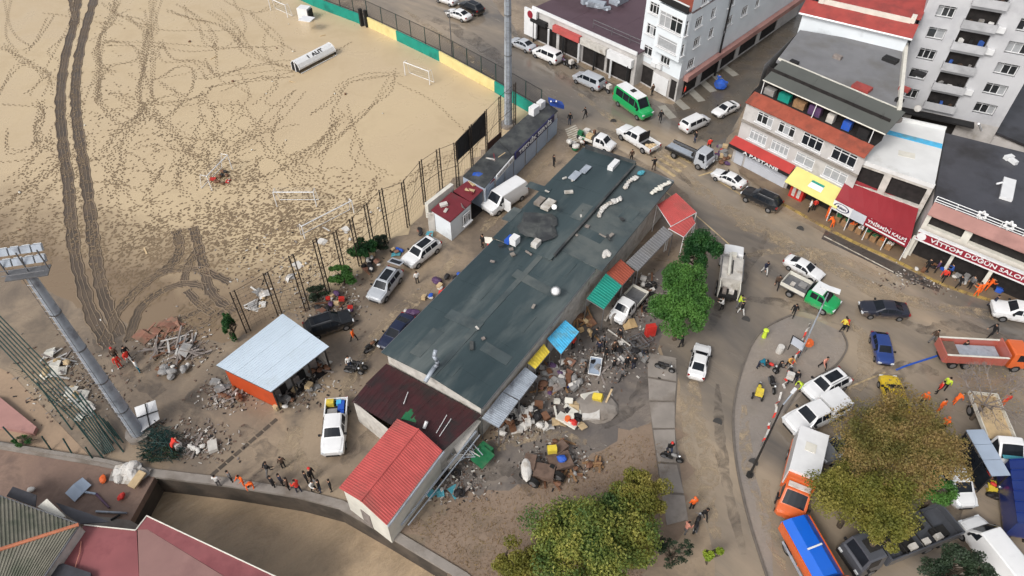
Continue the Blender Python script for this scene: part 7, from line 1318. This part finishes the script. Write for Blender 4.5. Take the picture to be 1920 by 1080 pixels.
tree_px('sprawling green weeds under the fallen net', (300, 850), .5, (1.6, .7, .35), 'leaf_dark', n=2625, size=0.067, seed=18, lobes=14, trunk_r=.03, name='bush', category='bush')
bt_ = thing('bare_tree', 'bare grey tree in front of the red dump truck', 'tree', (*P(1842, 760, 2).xy, 0)); R = random.Random(4); bb = P(1842, 760, 2); bb.z = 0; trk_ = MB(bt_.location); trk_.path([bb, bb+Vector((.1, 0, 2.2))], .16, 8); br = MB(bt_.location)
def grow(p, d, L, r, lv):
    e = p+d*L; br.tube(p, e, r, r*.6, 4)
    if lv: [grow(e, (d+Vector((R.gauss(0, .5), R.gauss(0, .5), R.gauss(.1, .3)))).normalized(), L*.72, r*.6, lv-1) for _ in range(3)]
for k in range(7): grow(bb+Vector((.1, 0, 2.1)), Vector((cos(k*.9), sin(k*.9), .7)).normalized(), 1.3, .08, 4)
trk_.build('trunk', 'bark', bt_); br.build('branch', 'wood_grey', bt_)
fl_ = MB(bt_.location); leaves(fl_, bb+Vector((0, 0, 4)), 500, .09, R, (3, 2.6, 1.8)); fl_.build('foliage', 'leaf_dry', bt_)
gr = MB(); R = random.Random(9); SOIL = [(760, 985), (860, 945), (990, 915), (1090, 870), (1190, 812), (1240, 830), (1262, 900), (1200, 1090), (900, 1100), (850, 1060)]
for _ in range(9000):
    x, y = R.uniform(760, 1270), R.uniform(810, 1085)
    if not inpoly(x, y, SOIL): continue
    p = P(x, y); h = R.uniform(.08, .3); a = R.uniform(0, 6.28); w = .025; gr.face([p+Vector((cos(a)*w, sin(a)*w, 0)), p-Vector((cos(a)*w, sin(a)*w, 0)), p+Vector((R.gauss(0, .14), R.gauss(0, .14), h))])
gr.build('dry_grass', 'leaf_dry', label='dry brown grass and weeds on the bare soil by the river', category='grass', kind='stuff')
# ---------------------------------------------------------------- wreckage and loose things
R3 = random.Random(21)
def item(kind, p, m, label, group, category, s=1., rz=None, tilt=None, name=None):
    rz = R3.uniform(0, 6.28) if rz is None else rz; tilt = tilt or (R3.uniform(-.25, .25), R3.uniform(-.25, .25)); b = MB()
    if kind == 'plank': b.box((0, 0, 0), (2.2*s, .16, .05), 0)
    elif kind == 'box': b.box((0, 0, 0), (.6*s, .45*s, .4*s)); b.box((0, 0, .4*s), (.62*s, .2*s, .02))
    elif kind == 'sheet': b.mesh([(-.7*s, -.5*s, 0), (0, -.52*s, .12), (.7*s, -.45*s, .02), (-.66*s, .5*s, .05), (.04, .48*s, .2), (.72*s, .5*s, .0), (-.7*s, -.5*s, -.03), (0, -.52*s, .09), (.7*s, -.45*s, -.01), (-.66*s, .5*s, .02), (.04, .48*s, .17), (.72*s, .5*s, -.03)], [(0, 1, 4, 3), (1, 2, 5, 4), (9, 10, 7, 6), (10, 11, 8, 7), (0, 6, 7, 1), (1, 7, 8, 2), (3, 4, 10, 9), (4, 5, 11, 10), (0, 3, 9, 6), (2, 8, 11, 5)])
    elif kind == 'bag': b.blob((0, 0, .16*s), (.36*s, .26*s, .2*s), 2, jit=.18, R=R3)
    elif kind == 'chair': b.box((0, 0, .42), (.46, .46, .04)); b.box((-.22, 0, .46), (.04, .46, .4), 0, 0, (0, -.15)); [b.box((x, y, 0), (.04, .04, .42)) for x in (-.2, .2) for y in (-.2, .2)]; [b.box((0, y, .62), (.4, .05, .03)) for y in (-.24, .24)]
    elif kind == 'barrel': b.tube((0, 0, 0), (0, 0, .8*s), .28*s, n=12); [b.tube((0, 0, z*s), (0, 0, (z+.04)*s), .3*s, n=12) for z in (.1, .4, .7)]
    elif kind == 'tyre':
        for k in range(12): b.tube((.28*cos(k*pi/6), .28*sin(k*pi/6), .1), (.28*cos((k+1)*pi/6), .28*sin((k+1)*pi/6), .1), .1, n=6)
    elif kind == 'mattress': b.box((0, 0, 0), (1.9*s, .9*s, .2)); b.box((0, 0, .02), (1.93*s, .93*s, .05))
    elif kind == 'cabinet': b.box((0, 0, 0), (.9*s, .5*s, 1.3*s)); b.box((0, -.26*s, .1), (.4*s, .03, 1.1*s)); b.box((.22*s, -.28*s, .6), (.03, .04, .2))
    elif kind == 'bed_frame': b.path([(-1, -.6, .3), (1, -.6, .3), (1, .6, .3), (-1, .6, .3), (-1, -.6, .3)], .04); [b.tube((-1+.4*k, -.6, .3), (-1+.4*k, .6, .3), .02) for k in range(1, 5)]; [b.tube((x, y, 0), (x, y, .5), .04) for x in (-1, 1) for y in (-.6, .6)]
    NM = dict(plank='plank', box='box', sheet='sheet_scrap', bag='bag', chair='plastic_chair', barrel='barrel', tyre='tyre', mattress='mattress', cabinet='cabinet', bed_frame='metal_frame')
    o = b.build(name or NM[kind], m); o.location = p; o.rotation_euler = (tilt[0], tilt[1], rz); o['label'] = label; o['category'] = category
    if group: o['group'] = group
    return o
CATS = dict(plank='plank', box='box', sheet='scrap', bag='bag', chair='chair', barrel='barrel', tyre='tyre', mattress='mattress', cabinet='cabinet', bed_frame='frame')
CN = dict(white='plastic_white', blue='plastic_blue', red='plastic_red', orange='plastic_orange', green='plastic_green', yellow='plastic_yellow', brown='plastic_brown', tan='plastic_tan', grey='plastic_grey', black='plastic_black', wood='wood', weathered='wood_grey', cream='cream_white', purple='plastic_purple', rust=mat('rust_scrap', (150, 106, 88), .8, .2, 2, rgb2=(128, 104, 86), thr=.5), teal='plastic_teal', cardboard='cardboard')
def heap(where, spots, recipe, zmax=.3):
    """recipe: (kind, colour, count, size); where: phrase that finds the heap"""
    for kind, col, n, s in recipe:
        for k in range(n):
            px, py, rx, ry = spots[R3.randrange(len(spots))]; q = P(px+R3.uniform(-rx, rx), py+R3.uniform(-ry, ry)); q.z = R3.uniform(.03, zmax)
            nm = CATS[kind]; l = f'{col} {nm} {where}' if col not in ('wood', 'cardboard') else (f'wooden {nm} {where}' if col == 'wood' else f'cardboard {nm} {where}')
            item(kind, q, CN[col], l, f'{nm}s {where}, {col}' if n > 1 else None, nm, s*R3.uniform(.75, 1.25))
heap('in the wreckage below the pale grey canopies', [(960, 795, 35, 22), (985, 775, 30, 14), (1010, 790, 25, 18)], [('chair', 'white', 9, 1), ('bag', 'white', 12, 1.1), ('sheet', 'white', 5, .6), ('bag', 'black', 8, 1.2), ('box', 'brown', 6, 1), ('sheet', 'grey', 4, .6), ('plank', 'weathered', 5, .7)], .5)
heap('in the loose heap beside the yellow awning', [(1045, 700, 35, 22), (1060, 730, 30, 15), (1030, 720, 25, 16)], [('box', 'grey', 9, .9), ('bag', 'brown', 6, 1.1), ('sheet', 'weathered', 12, .7), ('plank', 'wood', 9, .7), ('box', 'brown', 7, .8), ('sheet', 'white', 5, .5), ('box', 'white', 6, .7), ('bag', 'grey', 9, 1), ('box', 'blue', 2, .8), ('sheet', 'rust', 4, .6), ('bag', 'purple', 4, .9)], .6)
heap('near the pale silt mound in the market yard', [(1060, 775, 20, 20), (1078, 790, 16, 12)], [('mattress', 'cream', 3, .8), ('box', 'cream', 5, .9), ('plank', 'cream', 4, .5), ('sheet', 'tan', 3, .7), ('barrel', 'orange', 1, .9), ('bag', 'red', 1, 1.0), ('bag', 'black', 4, 1)], .35)
item('cabinet', P(1092, 778, .1), 'plastic_white', 'white cabinet lying left of the silt mound', None, 'cabinet', 1.1, 1.5, (1.45, 0)); item('mattress', P(1108, 745, .1), 'cream_white', 'pinkish white board lying above the silt mound', None, 'board', .9, .4); item('plank', P(1136, 755, .5), 'plastic_tan', 'cream beam leaning on the silt mound', None, 'beam', 1.2, 1.1, (0, -.25)); item('box', P(1122, 748, .5), 'plastic_yellow', 'yellow crate on top of the silt mound', None, 'crate', 1.3)
sm = MB(P(1118, 765)); sm.blob(P(1118, 765, .05), (1.9, 1.5, .55), 3, jit=.06, R=R3); sm.build('silt_mound', 'concrete', label='pale grey silt mound with yellow crate in the market yard', category='mound')
heap('around the blue framed tub in the market yard', [(1130, 690, 40, 20), (1180, 660, 30, 18)], [('plank', 'weathered', 6, .8), ('box', 'grey', 4, .8), ('bag', 'black', 4, 1), ('sheet', 'white', 3, .5)], .2)
tbx = thing('blue_tub', 'shallow blue grey tub with white rim in the market yard', 'tub', P(1116, 685)); part(tbx, 'basin', 'shutter_blue', lambda b: b.box(P(1116, 686, .2), (1.0, 1.9, .1), -.2)); part(tbx, 'rim', 'white_paint', lambda b: b.path([P(1116, 686, .35)+Matrix.Rotation(-.2, 3, 'Z')@Vector(q) for q in ((-.5, -.95, 0), (.5, -.95, 0), (.5, .95, 0), (-.5, .95, 0), (-.5, -.95, 0))], .05))
for x, y, l in ((1192, 650, 'grey metal frame in the market yard, nearest the red crate'), (1178, 668, 'grey metal frame in the market yard, second from the red crate'), (1200, 640, 'grey metal frame under the round tree')): item('bed_frame', P(x, y, .02), 'steel', l, None, 'frame', 1, .5, (0, 0))
rcx = item('cabinet', P(1218, 628, .05), 'plastic_red', 'red crate cart at the edge of the round tree', None, 'cart', 1.0, .2, (0, 0)); item('sheet', P(1180, 608, .2), 'cardboard', 'large cardboard sheet beside the stranded jeep', None, 'cardboard', 1.0); 
pl_ = MB(P(1170, 635)); pl_.path([P(1140, 618, .5), P(1160, 632, .5), P(1182, 648, .5)], .07); pl_.build('fallen_pole', 'dirty_white', label='whitish pole lying across the market yard', category='pole')
wh = thing('cable_drum', 'grey wheel shaped drum beside the stranded jeep', 'drum', P(1152, 596)); part(wh, 'flange', 'concrete', lambda b: [b.tube(P(1152, 598, .5), P(1152, 598, .5)+Vector((.12, -.12, .05)), .62, n=14), b.tube(P(1152, 598, .5)+Vector((-.4, .4, -.1)), P(1152, 598, .5)+Vector((-.3, .3, -.1)), .6, n=14)]); part(wh, 'hub', 'dark', lambda b: b.tube(P(1152, 598, .5), P(1152, 598, .5)+Vector((.16, -.16, .07)), .15, n=8))
heap('by the stranded jeep', [(1200, 560, 22, 25), (1215, 540, 12, 15)], [('bag', 'white', 4, .8), ('box', 'white', 2, .9), ('tyre', 'black', 3, 1), ('plank', 'brown', 5, .7), ('bag', 'black', 4, 1)], .3)
heap('under the open corner of the hall', [(1080, 600, 25, 15), (1100, 620, 25, 15)], [('plank', 'wood', 8, .6), ('box', 'cardboard', 5, .8), ('sheet', 'brown', 4, .7), ('bag', 'tan', 4, .8)], .4)
heap('in front of the white roofed shed', [(560, 720, 40, 20), (600, 690, 20, 12), (535, 755, 14, 12)], [('bag', 'white', 7, .6), ('box', 'tan', 4, .9), ('box', 'grey', 6, .9), ('sheet', 'grey', 5, .6), ('bag', 'brown', 6, .8), ('bag', 'cream', 5, .6), ('plank', 'weathered', 5, .6)], .3)
heap('left of the orange shed wall', [(420, 735, 22, 18), (440, 745, 16, 8)], [('plank', 'weathered', 8, .6), ('bag', 'brown', 7, .8), ('sheet', 'grey', 3, .7), ('bag', 'white', 3, .5)], .3)
heap('behind the black car by the fence', [(600, 575, 30, 12), (640, 570, 25, 15), (690, 475, 25, 12), (700, 500, 20, 14)], [('bag', 'purple', 4, .9), ('bag', 'white', 7, .7), ('box', 'red', 3, .8), ('bag', 'black', 7, 1), ('plank', 'brown', 6, .8), ('box', 'tan', 4, .8), ('sheet', 'rust', 4, .6)], .4)
heap('along the left eave of the slate hall', [(800, 565, 12, 14), (825, 540, 14, 12), (850, 520, 12, 10), (770, 590, 10, 8)], [('bag', 'purple', 3, 1.3), ('bag', 'white', 6, .7), ('box', 'tan', 3, .8), ('bag', 'black', 4, 1), ('bag', 'blue', 2, .8), ('sheet', 'red', 2, .5)], .3)
heap('in the plank heap at the pitch edge', [(330, 650, 38, 16), (345, 660, 30, 10)], [('plank', 'weathered', 30, 1.1), ('plank', 'white', 5, .9), ('plank', 'brown', 8, .9), ('sheet', 'grey', 4, .8)], .5)
heap('beside the plank heap', [(290, 625, 22, 12), (320, 610, 15, 6)], [('sheet', 'rust', 10, 1.0), ('plank', 'rust', 6, .8)], .3)
heap('below the plank heap', [(330, 690, 26, 12), (315, 700, 10, 10)], [('bag', 'grey', 6, 1.2), ('bag', 'white', 3, .8), ('plank', 'brown', 6, .7)], .3)
heap('by the collapsed green fence', [(110, 672, 22, 12), (105, 700, 25, 14), (145, 740, 18, 20), (160, 770, 20, 15), (120, 690, 20, 12)], [('sheet', 'cream', 8, .8), ('sheet', 'white', 7, .6), ('bag', 'tan', 8, .9), ('plank', 'white', 8, .7), ('bag', 'white', 8, .5), ('plank', 'weathered', 6, .8)], .3)
heap('on the bridge deck end', [(240, 890, 22, 10), (255, 885, 16, 10)], [('bag', 'white', 9, 1.3), ('sheet', 'white', 5, .9), ('sheet', 'grey', 4, .9)], .5)
item('mattress', P(258, 900, .5), 'plastic_tan', 'tan foam board on the white heap at the bridge end', None, 'board', .7, 1.2); item('bag', P(195, 899, .1), 'plastic_orange', 'small orange bundle on the bridge deck', None, 'bundle', 1.0); item('bag', P(229, 932, .2), 'plastic_red', 'dark red bundle on the bridge deck', None, 'bundle', .9); item('sheet', P(147, 918, .3), 'shutter_blue', 'pale blue panel on the bridge deck', None, 'panel', 1.1, 1.0); item('bag', P(60, 920, .2), 'plastic_white', 'white bundle near the corrugated house', None, 'bundle', .9)
for a, c, m, l in (((180, 926), (205, 952), 'plastic_purple', 'purple pipe lying on the bridge deck'), ((180, 959), (238, 962), 'galv', 'grey rail across the bridge end'), ((208, 975), (225, 965), 'dark', 'short dark rod at the bridge end'), ((157, 922), (180, 926), 'shutter_blue', 'pale rod next to the blue panel')):
    b = MB(P(*a)); b.tube(P(*a, .2), P(*c, .25), .09); b.build('pipe', m, label=l, category='pipe')
bl_ = thing('fallen_billboard', 'white fallen sign panel with lattice frame at the mast foot', 'billboard', P(275, 790)); part(bl_, 'panel', 'white_paint', lambda b: b.slab([P(252, 764, 1.6), P(291, 750, 1.7), P(299, 785, .9), P(264, 810, .8)], .06)); part(bl_, 'frame', 'chassis', lambda b: [b.tube(P(272, 757, 1.75), P(281, 800, .9), .05), b.tube(P(256, 784, 1.3), P(297, 770, 1.4), .05)]+[b.tube(P(275+7*k, 782+3*k, 1.0), P(285+8*k, 806-4*k, .3), .04) for k in range(4)]+[b.tube(P(265, 806, .4), P(305, 788, .8), .04)])
nt_ = thing('fallen_net', 'crumpled dark green net and pipes at the mast foot', 'net', P(310, 835)); part(nt_, 'net', 'green_post', lambda b: [b.tube(P(280+R3.uniform(-25, 45), 820+R3.uniform(-25, 45), R3.uniform(.1, 1.)), P(300+R3.uniform(-30, 50), 830+R3.uniform(-25, 40), R3.uniform(.1, .8)), .02, n=3) for _ in range(160)]); part(nt_, 'pipe', 'green_post', lambda b: [b.tube(P(185+8*k, 778+6*k, .5), P(215+8*k, 818+6*k, .2), .05) for k in range(3)])
item('box', P(331, 838, .3), 'plastic_white', 'white box beside the person in red at the fallen net', None, 'box', 1.2); item('cabinet', P(398, 828, .1), 'dirty_white', 'whitish slab lying in the yard near the mast', None, 'slab', .8, .4, (1.5, 0)); heap('scattered near the fallen net', [(370, 830, 22, 14), (375, 845, 18, 10)], [('bag', 'white', 5, .7), ('plank', 'weathered', 4, .6)], .1)
fr = thing('broken_frames', 'tangle of broken white pipe frames between red shed and green container', 'frames', P(850, 860))
for k in range(26): part(fr, 'pipe', 'galv' if k % 3 else 'plastic_white', lambda b: b.tube(P(858+R3.uniform(-28, 34), 838+R3.uniform(-30, 28), R3.uniform(.1, 1.4)), P(878+R3.uniform(-34, 34), 825+R3.uniform(-28, 32), R3.uniform(.3, 2.0)), .045, n=5))
part(fr, 'long_rail', 'galv', lambda b: [b.tube(P(752, 985, .8), P(893, 808, 2.2), .08), b.tube(P(765, 985, .6), P(900, 815, 1.9), .05)]); part(fr, 'panel', 'dirty_white', lambda b: [b.slab([P(850, 838, 2.0), P(893, 785, 2.6), P(902, 790, 2.5), P(858, 850, 1.8)], .06), b.slab([P(838, 866, 1.6), P(858, 846, 1.8), P(866, 856, 1.2), P(846, 876, 1.0)], .05)])
heap('along the right wall of the red roofed shed', [(815, 915, 18, 10), (850, 890, 15, 10), (790, 930, 16, 8), (860, 925, 12, 8)], [('sheet', 'teal', 3, .8), ('bag', 'black', 5, .9), ('bag', 'cream', 4, .5), ('plank', 'weathered', 8, .6), ('box', 'tan', 2, .7), ('tyre', 'black', 2, 1), ('bag', 'white', 3, .7)], .3)
wk = thing('tractor_wreck', 'muddy wrecked tractor trailer with white hood in the market yard', 'tractor', P(1010, 880)); wm = wheel_mesh(.5, .3)
for x, y in ((985, 892), (1000, 905), (1035, 880), (1048, 893)): o = link('wheel', wm[0], wk, P(x, y, .45)-wk.location, (0, 0, -.5)); link('rim', wm[1], o)
part(wk, 'hood', 'plastic_white', lambda b: b.blob(P(987, 880, .9), (.45, 1.05, .35), 2, jit=.04)); part(wk, 'chassis', 'brown_heap', lambda b: [b.box(P(1010, 880, .4), (2.6, .6, .35), -.2), b.box(P(1020, 888, .4), (1.6, 1.2, .5), -.2), b.box(P(993, 872, .5), (.9, 1.3, .6), -.2)]); part(wk, 'trailer', 'brown_heap', lambda b: [b.box(P(1050, 868, .4), (1.8, 1.4, .4), .3), b.box(P(1048, 845, .4), (1.4, .8, .5), .7)])
item('box', P(1035, 846, 1.0), 'plastic_yellow', 'yellow square box on the wrecked tractor', None, 'box', 1.2, .1, (0, 0)); item('bag', P(1053, 862, .8), 'plastic_blue', 'blue bundle on the wrecked trailer', None, 'bundle', 1.2)
heap('around the wrecked tractor', [(1055, 838, 14, 12), (1030, 905, 25, 8), (1065, 885, 16, 12), (1115, 872, 14, 5)], [('plank', 'wood', 10, .6), ('plank', 'brown', 8, .6), ('bag', 'brown', 8, .8), ('bag', 'grey', 4, .5)], .4)
heap('strewn along the fence strip', [(500, 555, 35, 20), (560, 510, 20, 15), (630, 440, 30, 15), (480, 575, 15, 10), (700, 400, 25, 12)], [('sheet', 'white', 8, .8), ('bag', 'white', 8, .5), ('plank', 'white', 4, .8), ('bag', 'tan', 8, .5), ('sheet', 'grey', 3, .8)], .1)
heap('behind the goal in the middle of the pitch', [(415, 335, 16, 16)], [('bag', 'brown', 6, .8), ('sheet', 'red', 2, .6), ('bag', 'black', 3, .8), ('plank', 'white', 2, .5)], .2)
heap('scattered on the open silt', [(200, 300, 180, 280), (600, 200, 200, 120), (480, 100, 160, 80)], [('bag', 'cream', 14, .35), ('bag', 'brown', 5, .5), ('plank', 'tan', 5, .5)], .04)
heap('by the first kiosk', [(795, 440, 14, 8), (805, 452, 12, 8), (745, 470, 10, 8)], [('bag', 'blue', 3, .9), ('sheet', 'teal', 2, .6), ('bag', 'black', 4, .8), ('box', 'tan', 2, .8), ('bag', 'rust', 3, .8)], .3)
heap('on the pavement before the event hall', [(1745, 505, 28, 8), (1800, 528, 25, 8), (1885, 545, 25, 10)], [('box', 'blue', 3, 1), ('box', 'grey', 6, 1.2), ('bag', 'white', 5, .8), ('bag', 'black', 6, .9), ('sheet', 'grey', 3, .9), ('box', 'brown', 3, 1)], .2)
heap('before the side wall of the grey corner house', [(1348, 290, 10, 14), (1360, 302, 10, 10)], [('box', 'grey', 4, 1), ('bag', 'purple', 4, 1), ('bag', 'brown', 5, .9), ('box', 'tan', 3, .8), ('bag', 'red', 2, .8)], .4)
heap('beside the motorcycles at the bus shelter', [(1868, 925, 14, 10), (1885, 930, 10, 10), (1855, 900, 12, 10)], [('bag', 'white', 4, .7), ('box', 'rust', 3, .9), ('bag', 'black', 5, .9), ('box', 'yellow', 1, 1.1), ('bag', 'cream', 3, .6)], .3)
heap('at the far corner of the slate roof by the loaded truck', [(1075, 280, 10, 6), (1088, 272, 8, 5)], [('bag', 'white', 6, 1.1), ('bag', 'green', 2, 1.2), ('bag', 'orange', 2, .9), ('bag', 'black', 3, 1)], .9)
ps = thing('red_white_panel', 'red and white sheet leaning at the left edge of the slate roof', 'panel', P(918, 462)); part(ps, 'sheet', 'plastic_red', lambda b: b.slab([P(912, 470, 2.0), P(928, 474, 2.0), P(930, 458, 2.4), P(914, 454, 2.4)], .05)); part(ps, 'edge', 'cream_white', lambda b: b.slab([P(910, 455, 2.4), P(926, 458, 2.4), P(922, 445, 2.9), P(908, 444, 2.9)], .05))
litter = MB(); 
for _ in range(6500):
    z_ = R3.choice([(960, 790, 60, 35), (1060, 720, 70, 40), (560, 720, 60, 35), (330, 650, 60, 35), (140, 720, 80, 60), (560, 520, 140, 70), (850, 900, 60, 40), (1150, 660, 80, 40), (620, 570, 50, 25), (420, 740, 40, 25), (1050, 870, 60, 30), (1780, 520, 100, 20), (1200, 560, 40, 40), (360, 830, 60, 30)])
    q = P(z_[0]+R3.gauss(0, z_[2]*.62), z_[1]+R3.gauss(0, z_[3]*.62)); litter.box(q+Vector((0, 0, .02)), (R3.uniform(.04, .3), R3.uniform(.03, .14), R3.uniform(.02, .08)), R3.uniform(0, 3), R3.randrange(6))
litter.build('litter', ['dirty_white', 'wood_grey', 'brown_heap', 'concrete', 'plastic_black', 'brown_heap'], label='fine litter and splinters strewn between the wreckage heaps', category='litter', kind='stuff')
